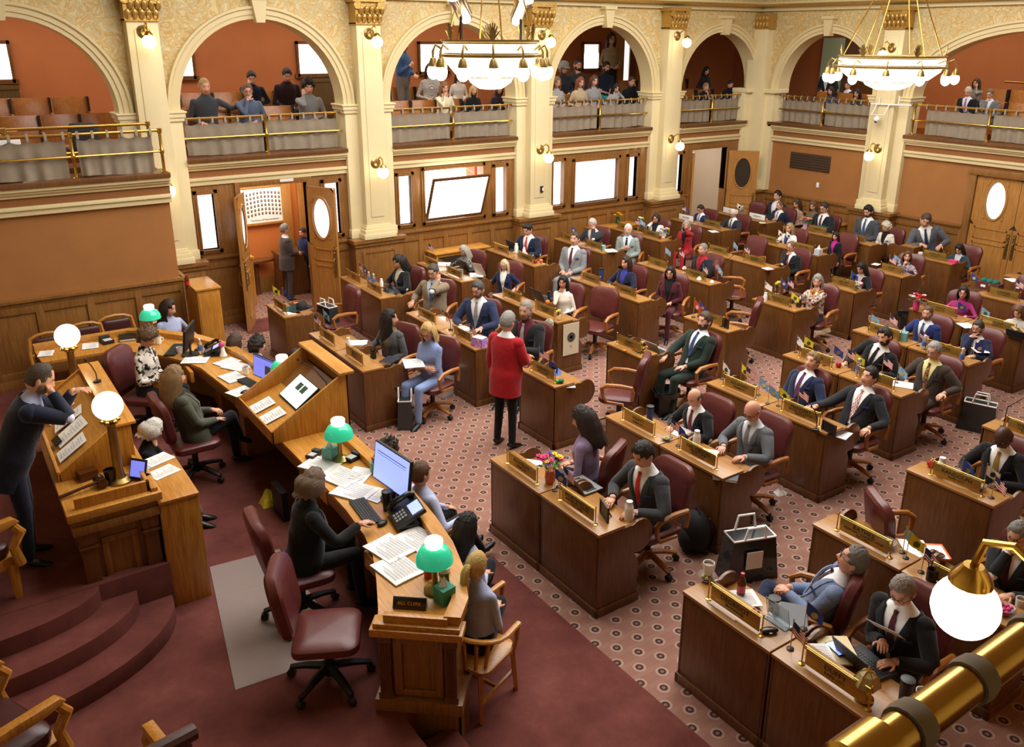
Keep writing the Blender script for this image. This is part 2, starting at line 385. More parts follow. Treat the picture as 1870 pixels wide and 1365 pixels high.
fl = MB().b2((-3, .3, -.1), (17.8, 15.25, 0)); struct('floor', fl, 'carpet_pattern', smooth=0)
b = MB(); b.b2((-3, .3, -.02), (3.93, 6.1, .004)); b.b2((4.1, 14.1, -.02), (5.75, 14.85, .004)); b.b2((-3, 11.9, -.02), (3.45, 14.9, .004))
struct('floor', b, 'carpet_red', smooth=0)
b = MB(); b.prism([(-3, .3), (2.1, .3), (2.1, 4.4), (2.55, 4.6), (2.85, 5.7), (2.85, 10.4), (2.45, 11.3), (2.0, 11.95), (-3, 11.95)], 2, 0, .3)
b.b2((2.1, .3, 0), (2.42, 4.3, .15)); struct('floor_dais', b, 'carpet_red', bevel=.015)
b = MB()
b.b2((-3, 6.6, .28), (1.08, 9.6, .75))
def qell(a, bb): return [(-3, 6.6), (-3, 6.6-bb)]+[(-.3+a*math.sin(t*PI/2/14), 6.6-bb*math.cos(t*PI/2/14)) for t in range(15)]
for a, bb, z in ((.84, .33, .75), (1.10, .60, .6), (1.36, .87, .45)): b.prism(qell(a, bb), 2, .28, z)
struct('stairs', b, 'carpet_red', bevel=.012)

def piers(us, half=.46):
    """cream pier, gilt-capped pilaster and oak pedestal at each u"""
    pr, ps, ga = MB(), MB(), MB()
    for u in us:
        pr.b2((u-half, -.12, ZCAP), (u+half, .3, ZSPR)); pr.b2((u-half-.05, -.17, ZSPR-.1), (u+half+.05, .33, ZSPR-.03)); pr.b2((u-half-.03, -.15, ZSPR-.16), (u+half+.03, .31, ZSPR-.1))
        pr.b2((u-half-.07, -.19, ZSPR-.03), (u+half+.07, .35, ZSPR))
        pr.b2((u-.23, -.3, ZCAP), (u+.23, .0, 5.08)); pr.b2((u-.13, -.315, ZCAP+.4), (u+.13, -.29, 4.95))
        for w, z0, z1 in ((.33, 0, .1), (.30, .1, .17), (.27, .17, .22), (.25, .22, .25)): pr.b2((u-w, -.3-(w-.23), ZCAP+z0), (u+w, 0, ZCAP+z1))
        pr.b2((u-half-.02, -.15, ZCAP), (u+half+.02, .0, ZCAP+.16))
        # capital: bell with leaves and volutes
        ga.box((u, -.16, 5.26), (.5, .36, .36)); ga.b2((u-.31, -.4, 5.44), (u+.31, 0, 5.52)); ga.b2((u-.25, -.33, 5.07), (u+.25, 0, 5.1))
        for i in range(5):
            x = u-.2+.1*i
            for z, s in ((5.17, .055), (5.3, .05)): ga.ell((x+(.05 if z > 5.2 else 0), -.36, z), (.045, .04, .085), 8, 6, rotx(.35))
        for sx in (-1, 1): ga.lathe([(.0, -.03), (.07, -.03), (.07, .03), (.0, .03)], (u+sx*.22, -.36, 5.39), 12, rot=rotx(PI/2))
        w = .5
        ps.b2((u-w, -.32, 0), (u+w, .05, ZCAP-.09)); ps.b2((u-w-.05, -.38, ZCAP-.07), (u+w+.05, .05, ZCAP)); ps.b2((u-w-.02, -.35, ZCAP-.14), (u+w+.02, .05, ZCAP-.07)); ps.b2((u-w-.02, -.35, 0), (u+w+.02, .05, .16))
        ps.b2((u-.36, -.335, .27), (u-.3, -.32, 1.05)); ps.b2((u+.3, -.335, .27), (u+.36, -.32, 1.05)); ps.b2((u-.3, -.335, .27), (u+.3, -.32, .33)); ps.b2((u-.3, -.335, .99), (u+.3, -.32, 1.05))
    return pr, ga, ps
def arch_wall(u0, u1, z0, bays, th=.35):
    """spandrel wall with arched openings; bays = (centre, half width, rise)"""
    w, mo = MB(), MB(); cur = u0
    for c, h, rise in bays:
        w.b2((cur, -.05, z0), (c-h, th-.05, ZTOP)); cur = c+h
        n = 28; pts = [(c-h*math.cos(PI*i/n), ZSPR+rise*math.sin(PI*i/n)) for i in range(n+1)]
        i0 = len(w.v)
        for i in range(n):
            (xa, za), (xb, zb) = pts[i], pts[i+1]
            w.add([(xa, -.05, za), (xb, -.05, zb), (xb, -.05, ZTOP), (xa, -.05, ZTOP)], [(0, 1, 2, 3)])
            w.add([(xa, th-.05, za), (xb, th-.05, zb), (xb, th-.05, ZTOP), (xa, th-.05, ZTOP)], [(3, 2, 1, 0)])
        # archivolt: stepped profile swept round the arch
        prof = [(0, th-.05), (0, -.09), (.07, -.09), (.07, -.11), (.14, -.11), (.16, -.14), (.2, -.14), (.2, -.05)]
        rows = []
        for i in range(n+1):
            a = PI*i/n; rows.append([(c-(h+o)*math.cos(a), y, ZSPR+(rise+o)*math.sin(a)) for o, y in prof])
        mo.grid(rows)
        # key stone
        zt = ZSPR+rise; mo.prism([(c-.07, zt-.06), (c+.07, zt-.06), (c+.13, zt+.32), (c-.13, zt+.32)], 1, -.2, -.03); mo.b2((c-.16, -.23, zt+.3), (c+.16, -.03, zt+.36))
    w.b2((cur, -.05, z0), (u1, th-.05, ZTOP))
    return w, mo
def belt(u0, u1, zs=ZSILL):
    "cream mouldings and oak sill under a gallery opening"
    c, br, wd = MB(), MB(), MB()
    c.b2((u0, -.06, ZLO), (u1, .3, 2.6)); c.b2((u0, -.09, 2.57), (u1, .3, 2.62)); br.b2((u0, -.03, 2.62), (u1, .3, 2.74))
    c.b2((u0, -.07, 2.74), (u1, .3, 2.8)); c.b2((u0, -.11, 2.79), (u1, .3, 2.84)); c.b2((u0, -.15, 2.83), (u1, .3, zs)); wd.b2((u0, -.18, zs), (u1, .35, zs+.07))
    return c, br, wd
def wainscot(u0, u1, zt=ZCAP, n=None, d=0.0):
    w = MB(); w.b2((u0, -.04-d, 0), (u1, .2, zt-.05)); w.b2((u0, -.1-d, zt-.05), (u1, .2, zt)); w.b2((u0, -.07-d, zt-.1), (u1, .2, zt-.05)); w.b2((u0, -.07-d, 0), (u1, .2, .15))
    n = n or max(1, round((u1-u0)/.62)); p = (u1-u0)/n
    for i in range(n+1):
        u = u0+i*p; w.b2((max(u0, u-.05), -.065-d, .15), (min(u1, u+.05), 0, zt-.1))
    w.b2((u0+.003, -.061-d, .145), (u1-.003, 0, .26)); w.b2((u0+.003, -.061-d, zt-.22), (u1-.003, 0, zt-.095)); return w

AB = [(1.265, 1.405, 1.4), (5.0, 1.41, 1.42), (8.745, 1.41, 1.42), (12.49, 1.41, 1.42), (16.11, 1.29, 1.3)]
AP = [-.6, 3.13, 6.87, 10.62, 14.36]
RP = [-11.1, -5.4]
w, mo = arch_wall(-3, 17.55, ZSPR, [(c, h, r) for c, h, r in AB]); place('wall_left', w, MA, 'fresco', smooth=0); place('trim_1', mo, MA, 'cream_trim')
pr, ga, ps = piers(AP); place('column', pr, MA, 'cream', bevel=.008); place('column_capital', ga, MA, 'gilt'); place('baseboard_left', ps, MA, 'panel_wood', bevel=.006)
w, mo = arch_wall(-15.2, -.3, ZSPR, [(-12.85, 1.28, 1.28), (-8.25, 2.37, 1.32), (-3.0, 1.3, 1.28)]); place('wall_back', w, MR, 'fresco', smooth=0); place('trim_2', mo, MR, 'cream_trim')
pr, ga, ps = piers(RP); place('column', pr, MR, 'cream', bevel=.008); place('column_capital', ga, MR, 'gilt'); place('baseboard_back', ps, MR, 'panel_wood', bevel=.006)
# corner pier
b = MB(); b.b2((17.35, 14.2, ZCAP), (17.8, 15.2, ZSPR)); b.b2((17.0, 14.8, ZCAP), (17.8, 15.2, ZSPR)); b.b2((17.22, 14.45, ZCAP), (17.6, 15.0, 5.1)); b.b2((17.28, 14.12, ZSPR-.1), (17.8, 15.2, ZSPR)); b.b2((16.98, 14.72, ZSPR-.1), (17.8, 15.2, ZSPR)); b.b2((17.12, 14.35, ZCAP), (17.6, 15.0, ZCAP+.2))
struct('column', b, 'cream', bevel=.008)
b = MB(); b.b2((17.2, 14.4, 5.1), (17.6, 15, 5.45))
for i in range(5): b.ell((17.2, 14.47+.1*i, 5.2), (.04, .045, .09), 8, 6); b.ell((17.2, 14.5+.1*i, 5.34), (.04, .045, .07), 8, 6)
struct('column_capital', b, 'gilt')
b = MB(); b.b2((17.1, 14.3, 0), (17.8, 15.2, ZCAP-.05)); b.b2((17.05, 14.25, ZCAP-.06), (17.8, 15.2, ZCAP)); struct('baseboard_back', b, 'panel_wood', bevel=.006)
# cornice, frieze and ceiling
b = MB(); g2 = MB()
for M, u0, u1 in ((MA, -3, 17.5), (MR, -14.9, -.3)):
    q = MB(); q.b2((u0, -.12, 5.5), (u1, .3, 5.62)); q.b2((u0, -.2, 5.6), (u1, .3, 5.7)); q.xf(M); b.v, b.f, b.m = b.v+q.v, b.f+[tuple(i+len(b.v) for i in f) for f in q.f], b.m+q.m
    q = MB(); q.tube([(u0, -.22, 5.62), (u1, -.22, 5.62)], .035, 8); q.xf(M); g2.add(q.v, q.f)
struct('trim_3', b, 'cream_trim'); struct('trim_4', g2, 'gilt')
b = MB(); b.b2((-3, 14.85, 5.7), (17.8, 15.2, 7.4)); b.b2((17.45, -.3, 5.7), (17.8, 15.2, 7.4)); struct('wall_left', b, 'fresco', smooth=0)
b = MB(); b.b2((-3.2, -3.2, 7.4), (21, 19, 7.6)); struct('ceiling', b, 'cream', smooth=0)
b = MB(); b.b2((-3.2, -3.2, 0), (-3, 19, 7.4)); b.b2((-3, -3.2, 0), (21, -3, 7.4)); struct('wall_front', b, 'cream', smooth=0)
b = MB(); b.b2((-3, .15, 0), (17.5, .3, 2.85)); struct('wall_right', b, 'ochre_wall', smooth=0)
b = MB(); b.b2((-3, -3, 2.6), (17.5, .42, 2.85)); struct('floor_gallery', b, 'carpet_red', smooth=0)

# lower arcade wall, bay by bay
c, br, wd = MB(), MB(), MB()
def join(a, q, M=None):
    if M is not None: q.xf(M)
    a.add(q.v, q.f)
fr, pnl = MB(), MB()
WINS = []
def pane_frame(q, u0, u1, z0, z1, d=-.03):
    "moulded frame round an opening"
    for a, bb in (((u0-.07, z0-.07), (u0, z1+.07)), ((u1, z0-.07), (u1+.07, z1+.07)), ((u0-.07, z1), (u1+.07, z1+.07)), ((u0-.07, z0-.07), (u1+.07, z0))):
        q.b2((a[0], d-.03, a[1]), (bb[0], .12, bb[1]))
    for a, bb in (((u0-.03, z0-.03), (u0, z1+.03)), ((u1, z0-.03), (u1+.03, z1+.03)), ((u0-.03, z1), (u1+.03, z1+.03)), ((u0-.03, z0-.03), (u1+.03, z0))):
        q.b2((a[0], d-.05, a[1]), (bb[0], .12, bb[1]))
def solid_with_holes(q, u0, u1, z0, z1, holes, d0=-.03, d1=.15):
    "wood wall with rectangular holes (u0,u1,z0,z1), left to right"
    cur = u0
    for a, bb, za, zb in holes:
        q.b2((cur, d0, z0), (a, d1, z1))
        if za > z0+1e-3: q.b2((a, d0, z0), (bb, d1, za))
        if zb < z1-1e-3: q.b2((a, d0, zb), (bb, d1, z1))
        cur = bb
    q.b2((cur, d0, z0), (u1, d1, z1))
bays = {2: (3.59, 6.41, [(3.69, 3.96, 1.39, 2.34), (4.42, 5.62, 0, 2.4), (5.95, 6.22, 1.39, 2.34)]),
        3: (7.33, 10.16, [(7.45, 7.72, 1.40, 2.34), (8.02, 9.36, 1.40, 2.40), (9.67, 9.93, 1.40, 2.34)]),
        4: (11.08, 13.90, [(11.16, 11.44, 1.40, 2.34), (11.76, 13.01, 1.38, 2.30), (13.33, 13.58, 1.38, 2.30)]),
        5: (14.82, 17.1, [(14.86, 15.04, 1.36, 2.25), (15.35, 16.6, 0, 2.32)])}
for k, (u0, u1, hs) in bays.items():
    for a in zip((c, br, wd), belt(u0, u1)): join(a[0], a[1])
    solid_with_holes(fr, u0, u1, ZCAP, ZLO, [(h[0], h[1], max(h[2], ZCAP), h[3]) for h in hs])
    cur = u0
    for h in hs:
        pane_frame(fr, *h) if h[2] > .5 else [fr.b2((h[0]-.09, -.07, 0), (h[0], .14, h[3]+.09)), fr.b2((h[1], -.07, 0), (h[1]+.09, .14, h[3]+.09)), fr.b2((h[0], -.07, h[3]), (h[1], .14, h[3]+.09))]
        if h[2] < .5: join(pnl, wainscot(cur, h[0]-.09)); cur = h[1]+.09
    join(pnl, wainscot(cur, u1))
join(c, belt(-3, 2.67)[0]); join(br, belt(-3, 2.67)[1]); join(wd, belt(-3, 2.67)[2]); pnl.b2((-3, .0, 0), (2.67, .2, 2.5))
place('trim_5', c, MA, 'cream_trim', bevel=.006); place('trim_6', br, MA, 'brown_band', smooth=0); place('trim_7', wd, MA, 'desk_wood', bevel=.008)
place('trim_8', fr, MA, 'panel_wood', bevel=.005); place('wall_left_panel', pnl, MA, 'panel_wood', bevel=.005)
# glowing window lights; the corridor behind them is brightly lit
wn = 0
def window(u0, u1, z0, z1, mat, M=MA, d=.05):
    global wn; wn += 1
    o = place('window_%d' % wn, MB().b2((u0, d, z0), (u1, d+.015, z1)), M, mat, smooth=0); return o
for k, (u0, u1, hs) in bays.items():
    for i, h in enumerate(hs):
        if h[2] > .5 and not (k == 3 and i == 1): window(*h, 'window_glow' if (k == 3 or (k == 4 and i == 0)) else 'frosted_pane')
# pivoting sash of the open window, tilted into the room, and the bright room behind it
sash = thing('window_sash', 'tilted open window sash with frosted pane and dark oak frame', 'window', (8.02, 14.86, 1.42))
b = MB(); W_, H_ = 1.32, .93
for a, bb in (((0, 0), (.05, H_)), ((W_-.05, 0), (W_, H_)), ((.05, 0), (W_-.05, .05)), ((.05, H_-.05), (W_-.05, H_))): b.b2((a[0], -.02, a[1]), (bb[0], .02, bb[1]))
q = MB().b2((.05, -.006, .05), (W_-.05, .006, H_-.05)); Mt = Matrix.Rotation(R(22), 4, 'X')
b.xf(Mt).build('sash_frame', 'desk_wood', sash, bevel=.004); q.xf(Mt).build('pane', 'window_white', sash, smooth=0)
MB().xf(Mt).tube([(1.0, .16, .98), (1.0, -.2, .9)], .008, 6).build('stay', 'brass', sash)
wn += 1; place('window_%d' % wn, MB().b2((7.9, .6, 1.3), (9.5, .65, 2.6)), MA, 'window_white', smooth=0)
b = MB(); b.b2((7.75, .25, 1.2), (8.03, .6, 2.5)); b.b2((9.36, .25, 1.2), (9.6, .6, 2.5)); place('trim_9', b, MA, 'p:d8552f:.7', smooth=0)
# corridor behind the doors: floor, orange wall, ceiling
b = MB().b2((3.3, 15.25, -.1), (17.6, 16.9, 0)); struct('floor_corridor', b, 'carpet_pattern', smooth=0)
b = MB(); b.b2((3.2, 16.6, 0), (6.6, 16.75, 2.6)); b.b2((3.2, 15.2, 0), (3.35, 16.7, 2.6)); b.b2((6.6, 15.2, 0), (6.75, 16.7, 2.6)); struct('wall_corridor', b, 'p:c87434:.8', smooth=0)
b = MB(); b.b2((14.6, 17.6, 0), (17.7, 17.75, 2.6)); b.b2((14.5, 15.2, 0), (14.65, 17.7, 2.6)); b.b2((17.6, 15.2, 0), (17.75, 17.7, 2.6)); b.b2((14.5, 16.7, -.1), (17.7, 17.7, 0)); struct('wall_corridor', b, 'p:b9a183:.8', smooth=0)
b = MB(); b.b2((3.3, 16.57, 0), (6.6, 16.6, .3)); b.b2((5.72, 16.5, 0), (5.9, 16.6, 2.6)); b.b2((6.05, 16.5, 0), (6.2, 16.6, 2.6)); struct('baseboard_corridor', b, 'door_oak', bevel=.005)

# gallery behind the arcade
b = MB(); b.b2((-3, 15.25, 2.6), (18.6, 18.4, 2.74)); b.b2((-3, 16.35, 2.74), (18.6, 18.4, 2.96)); b.b2((17.85, -.3, 2.6), (20.6, 15.25, 2.74)); b.b2((18.95, -.3, 2.74), (20.6, 15.25, 2.96)); struct('floor_gallery', b, 'seat_wood', smooth=0)
b = MB(); b.b2((-3, 18.3, 2.6), (20.6, 18.5, 5.75)); b.b2((20.4, -.3, 2.6), (20.6, 18.3, 5.75)); struct('wall_gallery', b, 'terracotta', smooth=0)
b = MB(); b.b2((-3, 15.2, 5.6), (20.6, 18.5, 5.75)); b.b2((17.8, -.3, 5.6), (20.6, 15.2, 5.75)); struct('ceiling_gallery', b, 'cream', smooth=0)
for u, h in ((1.3, .6), (4.45, .6), (7.3, .7), (10.2, .7), (12.55, .55), (14.9, .5)):
    wn += 1; o = place('window_%d' % wn, MB().b2((u-h/2, -.03, 4.12), (u+h/2, -.01, 4.72)), Matrix.Translation((0, 18.3, 0)), 'window_shade', smooth=0)
    q = MB().b2((u-h/2, -.05, 4.14), (u+h/2, -.03, 4.5)); q.xf(Matrix.Translation((0, 18.3, 0))).build('lit_pane', 'window_white', o, smooth=0)
    q = MB()
    for a, bb in (((u-h/2-.05, 4.06), (u-h/2, 4.78)), ((u+h/2, 4.06), (u+h/2+.05, 4.78)), ((u-h/2-.05, 4.72), (u+h/2+.05, 4.78)), ((u-h/2-.1, 4.04), (u+h/2+.1, 4.12))): q.b2((a[0], -.07, a[1]), (bb[0], 0, bb[1]))
    q.xf(Matrix.Translation((0, 18.3, 0))).build('window_frame', 'desk_wood', o)

# left wall that carries the front gallery
w = MB(); w.b2((-3, 0, 0), (2.97, .2, ZLO)); w.b2((2.79, .1, 0), (2.968, 1.3, 2.88)); place('wall_left_front', w, ML, 'ochre_wall', smooth=0)
q = wainscot(-3, 3.0, 1.33, 9, .02); q.b2((2.97, -.1, 1.26), (3.06, 1.2, 1.33)); place('baseboard_front', q, ML, 'panel_wood', bevel=.005)
for q, m in zip(belt(-3, 3.0), ('cream_trim', 'brown_band', 'desk_wood')):
    place('trim_10', q, ML, m, bevel=.006)
b = MB().b2((-3, 13.65, 2.75), (2.97, 15.3, 2.86)); struct('floor_gallery', b, 'seat_wood', smooth=0)

# back wall
c, br, wd, pnl, och = MB(), MB(), MB(), MB(), MB()
for u0, u1 in ((-14.3, -11.55), (-10.65, -5.85), (-4.95, -.3)):
    for a in zip((c, br, wd), belt(u0, u1)): join(a[0], a[1])
och.b2((-14.9, 0, 0), (-9.0, .3, ZLO)); och.b2((-7.2, 0, 0), (-.3, .3, ZLO)); och.b2((-9, 0, 2.4), (-7.2, .3, ZLO))
for u0, u1 in ((-14.3, -11.55), (-10.65, -9.12), (-7.1, -5.85), (-4.95, -.3)): join(pnl, wainscot(u0, u1, 1.25))
place('wall_back_lower', och, MR, 'ochre_wall', smooth=0)
for q, m in ((c, 'cream_trim'), (br, 'brown_band'), (wd, 'desk_wood')): place('trim_11', q, MR, m, bevel=.006)
place('baseboard_back', pnl, MR, 'panel_wood', bevel=.005)
b = MB(); b.b2((-9.12, -.08, 0), (-8.98, .2, 2.42)); b.b2((-7.22, -.08, 0), (-7.08, .2, 2.42)); b.b2((-9.16, -.1, 2.3), (-7.04, .2, 2.44)); place('trim_12', b, MR, 'panel_wood', bevel=.006)

# ---- doors with an oval light
def oval(cx, cz, a, b_, n=32): return [(cx+a*math.cos(2*PI*i/n), cz+b_*math.sin(2*PI*i/n)) for i in range(n)]
def door_leaf(name, label, w, h, hinge, ang, mirror=False, glass='dark_glass', handle=True, oz=None, oh=.36, ow=.19, M=None):
    """leaf in local x 0..w from its hinge; panelled, moulded oval window"""
    o = thing(name, label, 'door', hinge, ang)
    b = MB(); t = .025; cz = oz or h*.76; cx = w/2
    pts = oval(cx, cz, ow, oh); z0 = cz-oh-.16; z1 = h
    # upper field with the oval hole: ring of quads from the oval to the rectangle border
    def border(i, n=32):
        a = 2*PI*i/n; dx, dz = math.cos(a), math.sin(a); k = min((w/2)/max(abs(dx), 1e-6), ((z1-cz) if dz > 0 else (cz-z0))/max(abs(dz), 1e-6)); return (cx+dx*k, cz+dz*k)
    for s in (-t, t):
        for i in range(32):
            p, q, r_, s2 = pts[i], pts[(i+1) % 32], border(i+1), border(i)
            b.add([(p[0], s, p[1]), (q[0], s, q[1]), (r_[0], s, r_[1]), (s2[0], s, s2[1])], [(0, 1, 2, 3)])
    b.add([(0, -t, z0), (0, t, z0), (0, t, z1), (0, -t, z1), (w, -t, z0), (w, t, z0), (w, t, z1), (w, -t, z1)], [(0, 1, 2, 3), (4, 5, 6, 7), (3, 2, 6, 7)])
    b.b2((0, -t, 0), (w, t, z0+.001))
    for s in (-1, 1):
        rows = []
        for rr, yy in ((0, .0), (.0, .02), (.035, .02), (.05, .0)): rows.append([(cx+(ow+rr)*math.cos(2*PI*i/32), s*(t+yy), cz+(oh+rr)*math.sin(2*PI*i/32)) for i in range(32)])
        b.grid(rows, closed=True)
        def pf(x0, x1, za, zb):
            for A, B in (((x0, za), (x0+.025, zb)), ((x1-.025, za), (x1, zb)), ((x0, za), (x1, za+.025)), ((x0, zb-.025), (x1, zb))): b.b2((A[0], s*t, A[1]), (B[0], s*(t+.014), B[1]))
        pf(.1, w-.1, z0-.26*h/2.3, z0-.03); pf(.1, w-.1, .2, z0-.34*h/2.3)
        for sx in (-1, 1):
            for sz in (-1, 1): b.prism([(cx+sx*ow*.75, cz+sz*oh*1.02), (cx+sx*ow*1.08, cz+sz*oh*1.02), (cx+sx*ow*1.08, cz+sz*oh*.72)], 1, s*t, s*(t+.012))
    b.build('leaf', 'door_oak', o, bevel=0)
    MB().lathe([(0.001, -.004), (1, -.004), (1, .004), (.001, .004)], (0, 0, 0), 32, rot=None).xf(Matrix.Translation((cx, 0, cz)) @ Matrix(((ow, 0, 0, 0), (0, 0, 1, 0), (0, oh, 0, 0), (0, 0, 0, 1)))).build('oval_pane', glass, o)
    if handle:
        hm = MB(); hx = w-.055
        for s in (-1, 1):
            hm.b2((hx-.03, s*t, .72), (hx+.03, s*(t+.012), 1.22)); hm.tube([(hx, s*(t+.01), .8), (hx, s*(t+.05), .84), (hx, s*(t+.05), 1.02), (hx, s*(t+.01), 1.06)], .011, 8); hm.ell((hx, s*(t+.02), 1.16), .02, 10, 6)
        hm.build('handle', 'old_brass', o)
    return o
door_leaf('door', 'open oak door with frosted oval window, standing right of the portrait corridor', .62, 2.33, (5.6, 14.8, .005), R(-62), glass='frosted_pane')
door_leaf('door', 'open oak door seen nearly edge-on left of the portrait corridor', .62, 2.33, (4.44, 14.8, .005), R(-118), glass='frosted_pane')
door_leaf('door', 'open oak door with dark oval glass in the far corner of the room', .72, 2.25, (16.55, 14.74, .005), R(-48), glass='dark_glass')
door_leaf('door', 'oak door ajar with narrow oval pane beside the far corner doorway', .6, 2.25, (15.36, 14.78, .005), R(58), glass='oval_glass', handle=False)
for lab, y, a in (('closed oak double door leaf with bright oval window and brass pull on its right', 8.97, R(-90)), ('right-hand closed oak double door leaf cut by the picture edge', 7.23, R(90))):
    d = door_leaf('door', lab, .865, 2.29, (17.49, y, .005), a, glass='oval_glass', oz=1.83, oh=.37, ow=.19)
# ---------------------------------------------------------------- desks of the house floor
def desk_maker(w):
    def mk():
        o = thing('desk', None, None); H = .85
        b = MB(); b.b2((0, .012, .08), (.025, w-.012, H-.03)); b.b2((.025, .03, .55), (.5, w-.03, .69)) ; b.build('front_panel', 'desk_wood', o, bevel=.003)
        MB().b2((-.012, .0, H-.03), (.29, w, H)).build('desktop', 'desk_top_wood', o, bevel=.008)
        b = MB(); b.b2((.27, .03, .69), (.60, w-.03, .72)); b.b2((.27, .03, .72), (.285, w-.03, H-.03)); b.build('writing_surface', 'desk_top_wood', o, bevel=.004)
        prof = [(0, .06), (0, H-.028), (.27, H-.028), (.31, H-.035), (.345, H-.03)]
        prof += [(.475+.15*math.cos(a), .675+.165*math.sin(a)) for a in [R(125-i*14) for i in range(18)]]
        prof += [(.47, .42), (.47, .06)]
        for y0 in (0.004, w-.034):
            MB().prism(prof, 1, y0, y0+.03).build('side_panel', 'desk_wood', o, bevel=.004)
        b = MB(); b.b2((-.016, -.008, 0), (.012, w+.008, .085)); b.b2((-.016, -.008, 0), (.485, .03, .085)); b.b2((-.016, w-.03, 0), (.485, w+.008, .085)); b.build('plinth', 'desk_wood', o, bevel=.006)
        return o
    return mk
DESKS = {}   # (column, row, seat) -> (x, y0, width)
_cols = {'A': [(4.21, 2.14, 2, .855), (5.84, 2.20, 2, .85), (7.45, 2.26, 2, .88), (9.08, 2.36, 2, .89)],
 'B': [(4.17, 4.79, 2, .865), (5.8, 4.89, 2, .885), (7.47, 4.95, 2, .885), (9.06, 5.08, 2, .88), (10.75, 5.19, 2, .88), (12.43, 5.33, 2, .885), (14.12, 5.3, 2, .835), (15.72, 5.56, 2, .87)],
 'C': [None, (5.83, 7.62, 1, .79), (7.39, 7.79, 1, .73), (9.15, 7.87, 1, .92), (10.77, 7.98, 1, .87), (12.48, 8.09, 1, .65), (14.05, 8.22, 1, .63), (15.7, 8.25, 1, .87)],
 'D': [(4.12, 9.4, 2, .915), (5.72, 9.28, 2, 1.02), (7.36, 9.6, 2, .905), (9.08, 9.7, 2, .91), (10.79, 9.78, 2, .945), (12.52, 9.94, 2, .92), (14.13, 10.07, 2, .915), (15.8, 10.04, 2, .95)],
 'E': [(4.08, 12.1, 1, .82), (5.72, 12.2, 2, .82), (7.33, 12.33, 2, .83), (9.01, 12.51, 2, .84), (10.74, 12.6, 2, .81), (12.43, 12.72, 2, .83), (14.3, 12.74, 2, .82), (15.8, 12.74, 2, .82)]}
for col, lst in _cols.items():
    for k, d in enumerate(lst):
        if d is None: continue
        x, y0, n, w = d
        for i in range(n): DESKS[col, k, i] = (x, y0+i*w, w)     # seat 0 is nearest the camera side
SKIP = {('A', 3, 0), ('A', 2, 0), ('B', 6, 0), ('B', 7, 0)}
# what stands out about each place on the floor: filled in by the people table below
WHO = {}
def build_desks():
    for key, (x, y, w) in DESKS.items():
        if key in SKIP: continue
        wk = round(w-.012, 3)
        o = inst(('desk', wk), desk_maker(wk), 'legislator_desk', 'oak desk '+WHO[key].replace('in front of the', 'before the'), 'desk', (x, y+.006, 0), 0, 'legislators\' desks on the house floor')

# ---------------------------------------------------------------- chairs
def pad_mesh(w, h, t, r=.09, bend=0.0, n=6, taper=1.0):
    "upholstered pad in the local y-z plane, base at z=0, front towards +x"
    out = []
    for cx, cz, a0 in ((w/2-r, h-r, 0), (-w/2+r, h-r, 90), (-w/2+r*.7, r*.7, 180), (w/2-r*.7, r*.7, 270)):
        rr = r if cz > h/2 else r*.7
        for i in range(n+1): a = R(a0+90*i/n); out.append((cx+rr*math.cos(a), cz+rr*math.sin(a)))
    b = MB(); rows = []
    cy, cz = 0, h/2
    for x, s in ((-t/2, .0), (-t/2, .6), (-t/2, .9), (-t*.3, .99), (0, 1.0), (t*.3, .985), (t*.5, .9), (t*.62, .55), (t*.66, 0)):
        row = []
        for y, z in out:
            yy, zz = cy+(y-cy)*max(s, .001), cz+(z-cz)*max(s, .001)
            yy *= taper + (1-taper)*zz/h
            row.append((x+bend*yy*yy, yy, zz))
        rows.append(row)
    return b.grid(rows, closed=True)
